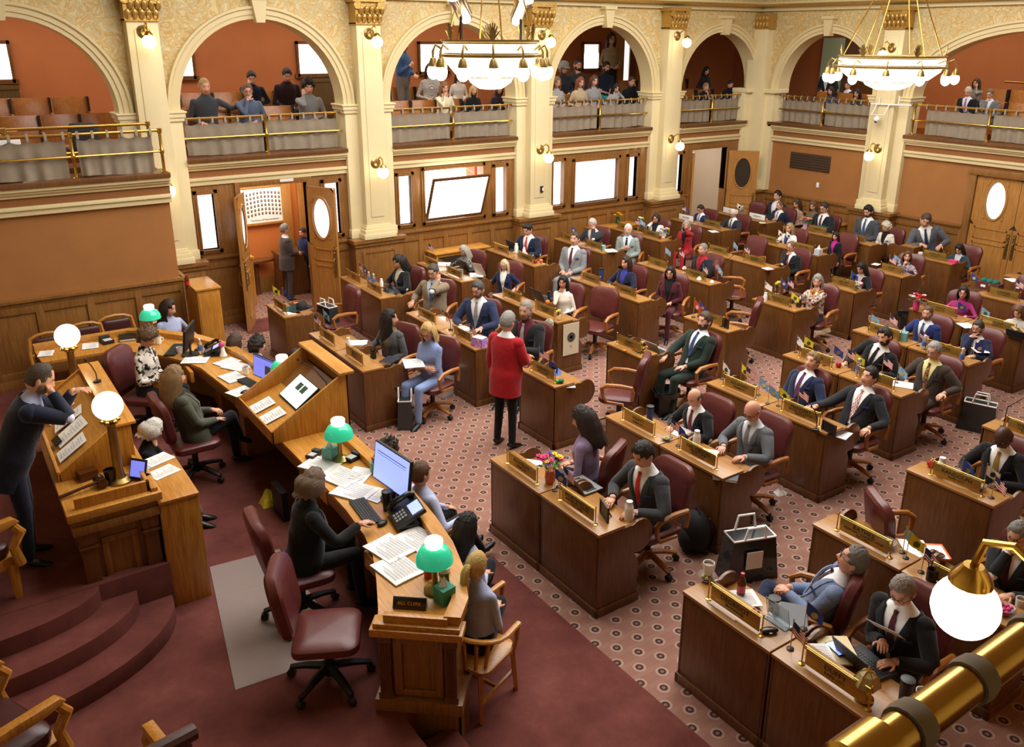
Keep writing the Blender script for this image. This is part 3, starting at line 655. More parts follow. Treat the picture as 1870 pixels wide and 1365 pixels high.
def swivel_maker(arms=True, wood_base=True, low=False):
    def mk():
        o = thing('swivel_chair', None, None); bw = 'seat_wood' if wood_base else 'black'
        hb = .52 if not low else .46
        b = pad_mesh(.54, hb, .10, .15, .55, taper=.86); b.xf(Matrix.Translation((-.25, 0, .53)) @ Matrix.Rotation(R(-10), 4, 'Y')).build('backrest', 'leather', o)
        b = pad_mesh(.50, .48, .08, .09, 0); b.xf(Matrix.Translation((-.23, 0, .435)) @ Matrix.Rotation(R(-90), 4, 'Y') @ Matrix.Scale(-1, 4, (0, 0, 1)) ).build('seat', 'leather', o) if False else None
        q = pad_mesh(.50, .48, .09, .10); q.v = [(-.23+z, y, .44+x) for x, y, z in q.v]; q.build('seat', 'leather', o)
        MB().box((0, 0, .40), (.34, .34, .035)).build('seat_plate', 'black' if not wood_base else 'seat_wood', o)
        if arms:
            for s in (-1, 1):
                y = s*.29
                MB().tube([(-.20, y, .50), (-.22, y, .62), (-.20, y, .675), (-.05, y*1.02, .69), (.12, y*1.03, .685), (.19, y*1.02, .64), (.17, y, .52), (.12, y*.97, .45), (-.1, y*.93, .43)], [.02, .02, .026, .028, .03, .028, .022, .02, .018], 8, flat=1.0).build('armrest', 'seat_wood', o)
        b = MB(); b.cyl((0, 0, .12), (0, 0, .40), .03, .035, 10)
        b.build('column', 'black', o)
        b = MB()
        for i in range(5):
            a = 2*PI*i/5+.3; d = V((math.cos(a), math.sin(a), 0)); p = V((-d.y, d.x, 0))
            pts = [d*.03+V((0, 0, .15)), d*.18+V((0, 0, .125)), d*.31+V((0, 0, .085))]
            b.tube(pts, [.036, .032, .024], 6, flat=.8)
        b.cyl((0, 0, .09), (0, 0, .19), .05, .04, 10); b.build('star_base', bw, o)
        for i in range(5):
            a = 2*PI*i/5+.3; d = V((math.cos(a), math.sin(a), 0)); p = V((-d.y, d.x, 0)); c = d*.31+V((0, 0, .033))
            MB().cyl(c-p*.022, c+p*.022, .032, None, 10).cyl(c, c+V((0, 0, .05)), .012, None, 6).build('caster', 'rubber', o)
        return o
    return mk
def chair_at(x, y, rz, label, kind='swivel', z=0, group=None):
    kw = {'swivel': dict(), 'clerk': dict(arms=False, wood_base=False), 'black': dict(wood_base=False)}[kind]
    return inst(kind, swivel_maker(**kw), 'swivel_chair', label, 'chair', (x, y, z), rz, group or ('maroon leather swivel chairs on the house floor' if kind != 'clerk' else 'clerks\' maroon chairs'))
def oak_armchair():
    o = thing('oak_armchair', None, None)
    b = pad_mesh(.5, .46, .045, .12); b.v = [(-.22+z, y, .43+x) for x, y, z in b.v]; b.build('seat', 'golden_oak', o)
    for sx, sy in ((.2, .2), (.2, -.2), (-.2, .19), (-.2, -.19)): MB().tube([(sx*1.12, sy*1.12, 0), (sx, sy, .42)], [.02, .026], 4).build('leg', 'golden_oak', o)
    b = MB()
    for z in (.16,): b.b2((-.21, -.215, z), (.21, -.195, z+.03)); b.b2((-.21, .195, z), (.21, .215, z+.03)); b.b2((-.01, -.2, z), (.01, .2, z+.03))
    b.build('stretcher', 'golden_oak', o)
    a = [R(100+i*16) for i in range(11)]
    pts = [(.20, .265, .655), (.02, .275, .66)]+[(-.04+.24*math.cos(t), .275*math.sin(t), .67+.07*max(0, -math.cos(t))) for t in a]+[(.02, -.275, .66), (.20, -.265, .655)]
    MB().tube(pts, .026, 8, flat=.7).build('arm_rail', 'golden_oak', o)
    for s in (-1, 1): MB().tube([(.19, s*.262, .64), (.2, s*.24, .5), (.17, s*.235, .42)], .02, 6).build('arm_post', 'golden_oak', o)
    b = MB()
    for i in range(7):
        t = R(120+i*20); p = V((-.04+.24*math.cos(t), .275*math.sin(t), .69)); b.tube([p, (p.x*.85, p.y*.8, .44)], [.016, .014], 5)
    b.build('back_splats', 'golden_oak', o); return o
def leather_back_chair():
    o = thing('oak_chair', None, None)
    b = pad_mesh(.48, .44, .06, .08); b.v = [(-.2+z, y, .43+x) for x, y, z in b.v]; b.build('seat', 'leather_dark', o)
    for sx, sy in ((.19, .2), (.19, -.2), (-.2, .19), (-.2, -.19)): MB().tube([(sx*1.08, sy*1.08, 0), (sx, sy, .41)], [.02, .026], 4).build('leg', 'golden_oak', o)
    b = MB()
    b.tube([(-.22, -.24, .42), (-.27, -.25, .65), (-.30, -.22, .86), (-.31, -.12, .90), (-.315, 0, .91), (-.31, .12, .90), (-.30, .22, .86), (-.27, .25, .65), (-.22, .24, .42)], .024, 8); b.tube([(-.27, -.24, .62), (-.275, .24, .62)], .02, 6)
    b.build('back_frame', 'golden_oak', o)
    q = pad_mesh(.4, .2, .05, .06); q.v = [(-.285+x-.1*z, y, .65+z) for x, y, z in q.v]; q.build('back_pad', 'leather_dark', o); return o
def throne_maker(hi=.75):
    def mk():
        o = thing('leather_armchair', None, None)
        q = pad_mesh(.6, .56, .12, .1); q.v = [(-.28+z, y, .42+x) for x, y, z in q.v]; q.build('seat', 'leather_dark', o)
        MB().b2((-.3, -.3, .28), (.3, .3, .37)).build('seat_frame', 'golden_oak', o, bevel=.01)
        for s in (-1, 1):
            MB().prism([(.34, .655), (.3, .70), (-.28, .72), (-.3, .66), (.2, .63)], 1, s*.33-.035, s*.33+.035).build('armrest', 'golden_oak', o, bevel=.01)
            MB().tube([(.29, s*.33, .64), (.34, s*.33, .56), (.27, s*.33, .46), (.3, s*.33, .3)], [.03, .04, .035, .04], 8).build('arm_scroll', 'golden_oak', o)
        for sx, sy in ((.26, .27), (.26, -.27), (-.26, .27), (-.26, -.27)): MB().tube([(sx, sy, 0), (sx, sy, .3)], [.03, .04], 8).build('leg', 'golden_oak', o)
        q = pad_mesh(.62, hi, .1, .08); q.v = [(-.33+x-.14*z, y, .4+z) for x, y, z in q.v]; q.build('backrest', 'leather_dark', o)
        MB().tube([(-.45, -.33, .4+hi), (-.46, 0, .42+hi), (-.45, .33, .4+hi)], .045, 10).build('crest_rail', 'leather_dark', o)
        MB().lathe([(.001, -.01), (.16, -.01), (.16, .01), (.001, .01)], (-.44, 0, .4+hi*.55), 24, rot=roty(PI/2-.14)).build('back_medallion', 'golden_oak', o)
        return o
    return mk
inst('throne', throne_maker(), 'leather_armchair', 'oak and maroon leather armchair on the platform behind the standing speaker', 'chair', (-.33, 6.95, .75), R(20), 'platform armchairs')
inst('throne', None, 'leather_armchair', 'oak armchair with shiny maroon seat beside the curved carpet steps', 'chair', (-.33, 5.28, .3), R(25), 'platform armchairs')
inst('throne', None, 'leather_armchair', 'dark leather armchair seen from behind in the bottom left corner', 'chair', (.22, 4.22, .3), R(100), 'platform armchairs')
chair_at(1.80, 5.05, R(-28), 'empty maroon clerk chair beside the near end of the clerks\' desk', 'clerk', .3)

# ---------------------------------------------------------------- clerks' curved desk
OUT = [(2.44, 4.26), (2.60, 4.42), (2.76, 4.75), (2.87, 5.1), (2.94, 5.5), (2.99, 6.0), (3.02, 6.7), (3.03, 7.4), (3.03, 8.25), (3.03, 9.0), (2.98, 9.5), (2.93, 10.13), (2.82, 10.73), (2.6, 11.25), (2.2, 11.8), (1.9, 12.06), (1.3, 12.07), (.74, 12.05)]
INN = [(2.02, 4.62), (2.08, 4.74), (2.22, 5.06), (2.33, 5.35), (2.40, 5.65), (2.44, 6.1), (2.45, 6.7), (2.45, 7.4), (2.44, 8.25), (2.44, 9.0), (2.40, 9.5), (2.34, 10.2), (2.22, 10.58), (2.04, 10.94), (1.75, 11.3), (1.55, 11.44), (1.2, 11.46), (.77, 11.47)]
cd = thing('clerks_desk', 'long curved golden oak clerks\' desk with raised outer ledge', 'desk', (2.4, 8.2, 0)); OFF = V((-2.4, -8.2, 0))
def L3(p, z): return V((p[0], p[1], z))+OFF
def off(p, q, d): n = (V(q)-V(p)); n.normalize(); return (p[0]+n.x*d, p[1]+n.y*d)
rows = []
for o_, i_ in zip(OUT, INN):
    o2 = off(o_, i_, .015); rows.append([L3(i_, 1.0), L3(i_, 1.03), L3(o2, 1.03), L3(o2, 1.0)])
b = MB().grid(rows, closed=True); b.f += [(3, 2, 1, 0), tuple(range(len(b.v)-4, len(b.v)))]; b.m += [0, 0]; b.build('worktop', 'golden_oak_flat', cd)
rows = []
for o_, i_ in zip(OUT, INN):
    a = off(o_, i_, -.03); c_ = off(o_, i_, .09); rows.append([L3(c_, 1.03), L3(c_, 1.10), L3(a, 1.10), L3(a, 1.06), L3(off(o_, i_, .0), 1.03)])
b = MB().grid(rows, closed=True); b.f += [tuple(range(4, -1, -1)), tuple(range(len(b.v)-5, len(b.v)))]; b.m += [0, 0]; b.build('ledge', 'golden_oak_flat', cd)
rows = []
for o_, i_ in zip(OUT, INN):
    a = off(o_, i_, .02); rows.append([L3(off(o_, i_, .05), .0), L3(off(o_, i_, -.02), 0), L3(off(o_, i_, -.02), .32), L3(off(o_, i_, -.03), .36), L3(a, .42), L3(a, .95), L3(off(o_, i_, -.02), .99), L3(off(o_, i_, -.02), 1.03), L3(off(o_, i_, .05), 1.03)])
MB().grid(rows, closed=True).build('front_wall', 'panel_wood', cd)
rows = []
for o_, i_ in zip(OUT, INN): rows.append([L3(off(i_, o_, .02), .86), L3(off(i_, o_, .0), .9), L3(off(i_, o_, .0), 1.0), L3(off(i_, o_, .04), 1.0)])
MB().grid(rows, closed=True).build('apron', 'panel_wood', cd)
# the near end: panelled pedestal with fluted pilasters
ev = (V(OUT[0])-V(INN[0])); EL = ev.length; ang = math.atan2(ev.y, ev.x)
Me = Matrix.Translation(V((INN[0][0], INN[0][1], 0))+OFF) @ Matrix.Rotation(ang, 4, 'Z')
b = MB(); b.b2((0, -.02, 0), (EL, .5, .34)); b.b2((-.04, -.06, .30), (EL+.04, .5, .40)); b.b2((.02, 0, .38), (EL-.02, .5, .98))
b.b2((.1, -.02, .42), (.16, 0, .94)); b.b2((EL-.16, -.02, .42), (EL-.1, 0, .94)); b.b2((.16, -.02, .42), (EL-.16, 0, .47)); b.b2((.16, -.02, .86), (EL-.16, 0, .94))
b.xf(Me).build('end_pedestal', 'panel_wood', cd, bevel=.006)
for x in (.0, EL-.085):
    q = MB(); q.b2((x, -.035, .42), (x+.085, 0, .9)); q.b2((x-.01, -.045, .88), (x+.095, 0, .94)); q.b2((x-.01, -.045, .40), (x+.095, 0, .45))
    for i in range(4): q.tube([(x+.015+.018*i, -.035, .47), (x+.015+.018*i, -.035, .86)], .006, 6)
    q.xf(Me).build('pilaster', 'desk_wood', cd)
b = MB(); b.b2((-.05, -.07, .94), (EL+.05, .1, 1.0)); b.b2((.04, -.02, 1.0), (EL-.06, .03, 1.09)); b.b2((-.03, -.05, 1.0), (EL+.03, .06, 1.035)); b.xf(Me).build('end_rail', 'golden_oak_flat', cd, bevel=.008)
for i, y in ((3, 5.3), (6, 6.75), (9, 9.0), (12, 10.4)):
    MB().b2((-.02, -.2, .86), (.02, .2, 1.0)).xf(Matrix.Translation(V((INN[i][0]+.01, y, 0))+OFF)).build('drawer', 'golden_oak', cd, bevel=.004)
dr = MB(); dr.b2((-.3, -.22, .86), (.02, -.2, .96)); dr.b2((-.3, .2, .86), (.02, .22, .96)); dr.b2((-.32, -.23, .85), (-.3, .23, .98)); dr.b2((-.3, -.2, .86), (.02, .2, .87))
dr.xf(Matrix.Translation(V((2.05, 10.42, 0))+OFF) @ Matrix.Rotation(R(28), 4, 'Z')).build('open_drawer', 'golden_oak', cd)
for y0, y1 in ((5.75, 6.0), (7.0, 7.3), (9.0, 9.2), (9.9, 10.1)):
    MB().b2((2.46, y0, .3), (2.9, y1, 1.0)).xf(Matrix.Translation(OFF)).build('pedestal', 'panel_wood', cd, bevel=.005)

# reading podium in the middle of the clerks' desk, sloping up to its outer ledge
pod = thing('podium', 'sloping oak reading podium built up in the middle of the clerks\' desk', 'podium', (2.8, 8.2, 1.03))
x0, x1, y0, y1 = -.45, .38, -.53, .53
side = [(x0, .0), (x0, .13), (x1-.06, .58), (x1, .58), (x1, 0)]
for y in (y0, y1-.025): MB().prism(side, 1, y, y+.025).build('side_panel', 'golden_oak', pod, bevel=.003)
b = MB(); b.b2((x0, y0, 0), (x0+.02, y1, .13)); b.build('front_rail', 'golden_oak', pod, bevel=.003)
b = MB(); b.b2((x1-.02, y0, 0), (x1, y1, .58)); b.build('back_panel', 'panel_wood', pod, bevel=.003)
MB().add([(x0+.02, y0+.02, .06), (x1-.35, y0+.02, .2), (x1-.35, y1-.02, .2), (x0+.02, y1-.02, .06), (x0+.02, y0+.02, .04), (x1-.35, y0+.02, .18), (x1-.35, y1-.02, .18), (x0+.02, y1-.02, .04)], [(0, 1, 2, 3), (4, 5, 6, 7), (0, 1, 5, 4), (1, 2, 6, 5), (2, 3, 7, 6), (3, 0, 4, 7)]).build('reading_slope', 'golden_oak_flat', pod)
MB().add([(x1-.35, y0+.02, .2), (x1-.05, y0+.02, .42), (x1-.05, y1-.02, .42), (x1-.35, y1-.02, .2)], [(0, 1, 2, 3)]).build('upper_slope', 'panel_wood', pod)
MB().b2((x1-.1, y0-.04, .58), (x1+.06, y1+.04, .61)).build('top_ledge', 'golden_oak_flat', pod, bevel=.006)

# speaker's rostrum desk
sd = thing('speakers_desk', 'golden oak speaker\'s desk with raised lectern, panelled end and column lamps', 'desk', (.76, 8.05, 0))
X0, X1, Y0, Y1 = -.31, .30, -1.4, 1.4
def sdb(): return MB()
b = MB(); b.b2((X0+.04, Y0+.05, .45), (X1-.04, Y1-.05, 1.22)); b.build('body', 'panel_wood', sd, bevel=.004)
for ys, sg in ((Y0, 1), (Y1, -1)):
    q = MB(); q.b2((X0+.02, ys+.03*sg, .45), (X1-.02, ys+.08*sg, .62)); q.b2((X0-.02, ys-.03*sg, 1.2), (X1+.02, ys+.1*sg, 1.27)); q.b2((X0, ys, 1.26), (X1, ys+.1*sg, 1.33))
    q.b2((X0+.17, ys+.03*sg, .7), (X0+.22, ys+.06*sg, 1.05)); q.b2((X1-.22, ys+.03*sg, .7), (X1-.17, ys+.06*sg, 1.05)); q.b2((X0+.17, ys+.03*sg, .65), (X1-.17, ys+.06*sg, .7)); q.b2((X0+.17, ys+.03*sg, 1.05), (X1-.17, ys+.06*sg, 1.1)); q.build('end_panel', 'panel_wood', sd, bevel=.006)
    for x in (X0+.02, X1-.13):
        q = MB(); q.b2((x, ys+.0*sg, .62), (x+.11, ys+.06*sg, 1.12)); q.b2((x-.01, ys-.015*sg, 1.1), (x+.12, ys+.06*sg, 1.2)); q.b2((x-.01, ys-.015*sg, .55), (x+.12, ys+.06*sg, .64)); q.b2((x-.015, ys-.02*sg, 1.06), (x+.125, ys+.06*sg, 1.08)); q.build('pilaster', 'desk_wood', sd, bevel=.004)
b = MB(); b.b2((X0-.04, Y0-.04, 1.33), (X1+.04, Y1+.04, 1.40)); b.build('desktop', 'golden_oak_flat', sd, bevel=.008)
b = MB(); b.b2((X0+.03, Y0+.03, 1.4), (X1-.03, Y0+.06, 1.49)); b.b2((X0+.03, Y1-.06, 1.4), (X1-.03, Y1-.03, 1.49)); b.b2((X1-.06, Y0+.03, 1.4), (X1-.03, Y1-.03, 1.49)); b.b2((X1-.03, Y0+.0, 1.4), (X1+.02, Y1, 1.43)); b.build('raised_border', 'golden_oak', sd, bevel=.005)
ly0, ly1 = -.82, .82
prof = [(X0+.0, 1.4), (X0, 1.47), (X1-.16, 1.78), (X1-.02, 1.78), (X1-.02, 1.4)]
for y in (ly0, ly1-.03): MB().prism(prof, 1, y, y+.03).build('lectern_side', 'golden_oak', sd, bevel=.004)
MB().add([(X0, ly0+.03, 1.45), (X1-.18, ly0+.03, 1.735), (X1-.18, ly1-.03, 1.735), (X0, ly1-.03, 1.45)], [(0, 1, 2, 3)]).build('lectern_slope', 'golden_oak_flat', sd)
b = MB(); b.b2((X0-.01, ly0, 1.4), (X0+.015, ly1, 1.49)); b.build('lectern_lip', 'golden_oak', sd, bevel=.003)
MB().b2((X1-.17, ly0-.03, 1.78), (X1+.02, ly1+.03, 1.805)).build('lectern_ledge', 'golden_oak_flat', sd, bevel=.005)
# plain oak table against the rostrum
tb = thing('oak_side_table', 'tall plain oak table with sheets of paper in front of the rostrum', 'table', (1.22, 7.02, .3))
MB().b2((-.155, -.4, 0), (.155, -.37, .98)).build('side_panel', 'golden_oak', tb, bevel=.003); MB().b2((-.155, .37, 0), (.155, .4, .98)).build('side_panel', 'golden_oak', tb, bevel=.003)
MB().b2((-.155, -.37, .3), (-.13, .37, .98)).build('back_panel', 'golden_oak', tb); MB().b2((-.16, -.41, .98), (.16, .41, 1.005)).build('tabletop', 'golden_oak_flat', tb, bevel=.003)
# oak cabinet at the end of the front wall
cb = thing('oak_cabinet', 'tall narrow oak cabinet at the end of the front wall below a soda bottle', 'cabinet', (3.2, 13.35, 0))
MB().b2((-.17, -.48, 0), (.17, .22, 1.24)).build('carcass', 'golden_oak', cb, bevel=.004); MB().b2((-.19, -.5, 1.24), (.19, .22, 1.27)).build('top', 'golden_oak_flat', cb, bevel=.004); MB().b2((-.15, -.49, .08), (.15, -.478, 1.18)).build('door', 'golden_oak', cb, bevel=.003)
# low glazed cabinets along the arcade
def low_cab():
    o = thing('low_cabinet', None, None)
    b = MB(); b.b2((-.62, -.2, 0), (.62, .2, .06)); b.b2((-.62, -.2, .05), (-.58, .2, .8)); b.b2((.58, -.2, .05), (.62, .2, .8)); b.b2((-.58, .17, .05), (.58, .2, .8)); b.b2((-.03, -.19, .05), (.03, .17, .8)); b.b2((-.58, -.19, .05), (.58, .17, .1)); b.b2((-.58, -.19, .74), (.58, .17, .8)); b.build('carcass', 'golden_oak', o, bevel=.003)
    MB().b2((-.65, -.22, .8), (.65, .2, .83)).build('top', 'golden_oak_flat', o, bevel=.005)
    for s in (-1, 1):
        q = MB(); q.b2((s*.305-.27, -.2, .11), (s*.305+.27, -.185, .73)); q.build('glass_door', 'dark_glass', o); MB().ell((s*.06, -.21, .45), .012, 8, 6).build('knob', 'brass', o)
    return o
inst('lowcab', low_cab, 'low_cabinet', 'low oak cabinet with dark glass doors under the open window', 'cabinet', (8.62, 14.62, 0), 0, 'oak cabinets along the walls')
inst('lowcab', None, 'low_cabinet', 'low oak cabinet with dark glass doors under the frosted window, magazine on top', 'cabinet', (12.72, 14.62, 0), 0, 'oak cabinets along the walls')
inst('lowcab', None, 'low_cabinet', 'low oak cabinet against the back wall below the vent', 'cabinet', (17.25, 12.35, 0), -PI/2, 'oak cabinets along the walls')
# page bench by the corridor
pb = thing('corridor_stand', 'small oak stand just inside the corridor door', 'stand', (4.6, 15.9, 0)); MB().b2((-.22, -.18, .9), (.22, .18, .94)).build('top', 'golden_oak_flat', pb)
for sx in (-1, 1):
    for sy in (-1, 1): MB().b2((sx*.17-.025, sy*.13-.025, 0), (sx*.17+.025, sy*.13+.025, .9)).build('leg', 'golden_oak', pb)
pb = thing('round_table', 'half-round dark table against the orange corridor wall', 'table', (5.05, 16.42, 0)); MB().lathe([(.001, .66), (.4, .66), (.4, .7), (.001, .7)], (0, 0, 0), 24, sq=.4).build('tabletop', 'desk_wood', pb); MB().cyl((0, 0, 0), (0, 0, .66), .05, .04).build('pedestal', 'desk_wood', pb)
pd = thing('corridor_counter', 'red-brown wooden counter behind the man in the corridor', 'counter', (5.85, 16.1, 0)); MB().b2((-.45, -.16, 0), (.5, .3, .82)).build('body', 'desk_wood', pd, bevel=.004); MB().b2((-.48, -.19, .82), (.5, .3, .86)).build('top', 'desk_wood', pd)

# ---------------------------------------------------------------- gallery: seats, rails, curtains
def theatre_seat():
    o = thing('theatre_seat', None, None)
    rows = []
    for i in range(9):
        y = -.27+.54*i/8; c = .02*(1-(y/.27)**2); rows.append([(c+.03, y, .42), (c+.02, y, .6), (c-.02, y, .8), (c-.05, y, .9), (c-.075, y, .9), (c-.045, y, .8), (c-.005, y, .6), (c+.005, y, .42)])
    b = MB().grid(rows, closed=True); b.f += [tuple(range(8)), tuple(range(len(b.v)-1, len(b.v)-9, -1))]; b.m += [0, 0]; b.build('backrest', 'seat_wood', o)
    MB().b2((.02, -.26, .40), (.42, .26, .43)).build('seat', 'seat_wood', o, bevel=.01)
    MB().b2((-.07, .27, 0), (.06, .3, .9)).build('side_post', 'black', o); MB().b2((.02, .268, .62), (.36, .302, .65)).build('armrest', 'seat_wood', o, bevel=.006); return o
_bayname = {1: 'bay above the front gallery', 2: 'gallery bay above the portrait corridor', 3: 'gallery bay above the tilted window', 4: 'gallery bay above the frosted windows', 5: 'gallery bay next to the far corner', 6: 'back gallery bay above the wall vent', 7: 'back gallery bay above the double doors'}
def seats(bay, pts, rz, rowname):
    for i, (x, y, z) in enumerate(pts):
        ordn = ['leftmost', 'second', 'third', 'fourth', 'fifth', 'sixth'][i]
        inst('tseat', theatre_seat, 'theatre_seat', '%s wooden seat of the %s row, %s' % (ordn, rowname, _bayname[bay]), 'seat', (x, y, z), rz, 'wooden theatre seats in the gallery')
F_ = -PI/2
for bay, x0, n in ((1, -.1, 5), (2, 3.85, 4), (3, 7.55, 4), (4, 11.35, 4), (5, 15.15, 4)):
    seats(bay, [(x0+.6*i+(.3 if bay == 1 else 0), 16.12, 2.74) for i in range(n)], F_, 'front'); seats(bay, [(x0+.6*i, 17.05, 2.96) for i in range(n)], F_, 'rear')
seats(6, [(18.75, 13.75-.58*i, 2.74) for i in range(3)], PI, 'front')
seats(7, [(18.75, 10.2-.6*i, 2.74) for i in range(4)], PI, 'front'); seats(7, [(19.55, 10.0-.6*i, 2.96) for i in range(3)], PI, 'rear')
def railing(label, u0, u1, M, mid=True, zt=3.57, zm=3.26, zb=2.95, ends=True, posts=None, r=.022):
    o = thing('balcony_railing', label, 'railing', M @ V(((u0+u1)/2, 0, zb)), 0); Mi = Matrix.Translation(-(M @ V(((u0+u1)/2, 0, zb)))) @ M
    MB().tube([(u0, 0, zt), (u1, 0, zt)], r, 10).xf(Mi).build('top_rail', 'brass', o); MB().tube([(u0, 0, zm), (u1, 0, zm)], r*.75, 8).xf(Mi).build('mid_rail', 'brass', o)
    for u in (posts or [(u0+u1)/2]):
        q = MB().lathe([(.05, zb-.003), (.05, zb+.015), (.028, zb+.03), (.022, zb+.06), (.022, zm-.04), (.034, zm-.02), (.034, zm+.02), (.022, zm+.04), (.022, zt-.04), (.036, zt-.03), (.036, zt+.03), (.0, zt+.036)], (u, 0, 0), 12); q.xf(Mi).build('post', 'brass', o)
    return o
def curtain(label, u0, u1, M, zt=3.5, zb=2.97, zr=3.57, dy=.02):
    o = thing('balcony_curtain', label, 'curtain', M @ V(((u0+u1)/2, 0, zb)), 0); Mi = Matrix.Translation(-(M @ V(((u0+u1)/2, 0, zb)))) @ M
    n = max(24, int((u1-u0)*60)); rows = []
    ph = random.random()*6; tabs = max(3, round((u1-u0)/.21))
    for j in range(9):
        t = j/8; row = []
        for i in range(n+1):
            s = i/n; u = u0+(u1-u0)*s + .012*math.sin(9*s+ph)*t
            sag = .035*abs(math.sin(PI*s*tabs))*(1-t)
            d = .018*math.sin(s*PI*tabs*2+1.5*math.sin(3*s+ph))*(.25+.75*t)+.01*math.sin(s*47+ph)*t
            row.append((u, dy+.03+d, zt-sag+(zb-zt)*t+.01*math.sin(5*s+ph)*t))
        rows.append(row)
    MB().grid(rows).xf(Mi).build('cloth', 'curtain', o, smooth=180)
    for i in range(tabs+1):
        u = u0+.02+(u1-u0-.04)*i/tabs
        MB().tube([(u, dy+.03, zt-.01), (u, .026, zr-.01), (u, .0, zr+.03), (u, -.026, zr-.005), (u, -.03, zt+.0)], .02, 6, flat=.25, up=(0, 1, 0)).xf(Mi).build('tab', 'curtain', o)
MB_ = Matrix.Translation((0, 14.93, 0))
for bay, c in ((2, 5.0), (3, 8.745), (4, 12.49)):
    railing('brass railing across the '+_bayname[bay], c-1.4, c+1.4, MB_)
    for s, nm in ((-1, 'left'), (1, 'right')): curtain('%s half of the beige curtain, %s' % (nm, _bayname[bay]), c+(.04 if s > 0 else -1.34), c+(1.32 if s > 0 else -.04), MB_)
railing('brass railing across the '+_bayname[5], 14.83, 17.2, MB_)
for s, nm in ((-1, 'left'), (1, 'right')): curtain('%s half of the beige curtain, %s' % (nm, _bayname[5]), 16.02+(.04 if s > 0 else -1.15), 16.02+(1.12 if s > 0 else -.04), MB_)
MRr = Matrix.Translation((17.47, 0, 0)) @ Matrix.Rotation(-PI/2, 4, 'Z')
railing('brass railing across the '+_bayname[6], -14.1, -11.58, MRr)
for s, nm in ((-1, 'left'), (1, 'right')): curtain('%s half of the beige curtain, %s' % (nm, _bayname[6]), -12.85+(.04 if s > 0 else -1.2), -12.85+(1.22 if s > 0 else -.04), MRr)
railing('brass railing across the '+_bayname[7], -10.6, -5.9, MRr, posts=[-8.95, -7.3, -10.55])
for u0, u1, nm in ((-10.3, -9.0, 'left'), (-8.9, -7.35, 'middle'), (-7.25, -6.0, 'right')): curtain('%s beige curtain, %s' % (nm, _bayname[7]), u0, u1, MRr)
MLr = Matrix.Translation((0, 13.48, 0))
railing('brass double railing along the front gallery at the left edge', -3, 2.95, MLr, zt=3.56, posts=[-1.2, .3, 1.75, 2.93])
railing('inner brass rail behind the front gallery curtains', -3, 2.9, Matrix.Translation((0, 13.95, 0)), zt=3.62, posts=[-1, 1, 2.88])
for u0, u1, nm in ((-1.1, .25, 'outer left'), (.33, 1.68, 'middle'), (1.82, 2.82, 'right')): curtain('%s beige curtain on the front gallery railing' % nm, u0, u1, MLr)
def radiator(label, M, w=.75):
    o = thing('radiator', label, 'radiator', M @ V((0, 0, 2.96)), 0); Mi = Matrix.Translation(-(M @ V((0, 0, 2.96)))) @ M
    b = MB()
    for i in range(int(w/.06)): b.tube([(-w/2+.03+.06*i, -.12, 2.96), (-w/2+.03+.06*i, -.12, 4.0)], .026, 6, flat=2)
    b.b2((-w/2, -.16, 3.95), (w/2, -.08, 4.02)); b.xf(Mi).build('columns', 'radiator', o); MB().b2((-w/2, -.17, 2.96), (w/2, -.07, 3.02)).xf(Mi).build('base', 'radiator', o)
radiator('bronze column radiator under the window right of the seated students', Matrix.Translation((7.3, 18.28, 0))); radiator('bronze column radiator in the bay above the front gallery', Matrix.Translation((1.3, 18.28, 0)))

# ---------------------------------------------------------------- wall lamps and chandeliers
def sconce():
    o = thing('wall_sconce', None, None)
    MB().lathe([(.001, 0), (.1, 0), (.1, .02), (.07, .035), (.05, .06), (.001, .07)], (0, 0, .12), 20, rot=rotx(PI/2)).build('wall_plate', 'old_brass', o)
    MB().tube([(0, -.05, .12), (0, -.12, .2), (0, -.22, .25), (0, -.3, .22), (0, -.32, .13)], .013, 8).build('arm', 'brass', o)
    MB().lathe([(.001, .13), (.03, .13), (.06, .09), (.065, .07), (.001, .07)], (0, -.32, 0), 16).build('fitter', 'brass', o)
    MB().ell((0, -.32, -.02), .1, 24, 16).build('globe', 'globe_light', o); return o
for i, (u, nm) in enumerate(((3.13, 'first'), (6.87, 'second'), (10.62, 'third'), (14.36, 'fourth'))):
    inst('sconce', sconce, 'wall_sconce', 'lower brass globe lamp on the %s cream pilaster from the left' % nm, 'wall lamp', (u, 14.6, 2.55), 0, 'brass globe lamps on the pilasters')
    inst('sconce', None, 'wall_sconce', 'upper brass globe lamp under the gilt capital of the %s pilaster from the left' % nm, 'wall lamp', (u, 14.6, 4.8), 0, 'brass globe lamps on the pilasters')
for z, nm in ((2.5, 'lower'), (4.58, 'upper')): inst('sconce', None, 'wall_sconce', '%s brass globe lamp on the back wall pilaster' % nm, 'wall lamp', (17.2, 11.1, z), -PI/2, 'brass globe lamps on the pilasters')
gp = V((2.41, 1.04, 3.19)); inst('sconce', None, 'wall_sconce', 'large glowing globe lamp on a brass arm in the lower right foreground', 'wall lamp', (gp.x, gp.y-.32, gp.z+.02), PI, 'brass globe lamps on the pilasters')
b = MB(); b.b2((2.2, .3, 2.2), (2.62, .72, 3.6)); struct('column', b, 'cream')
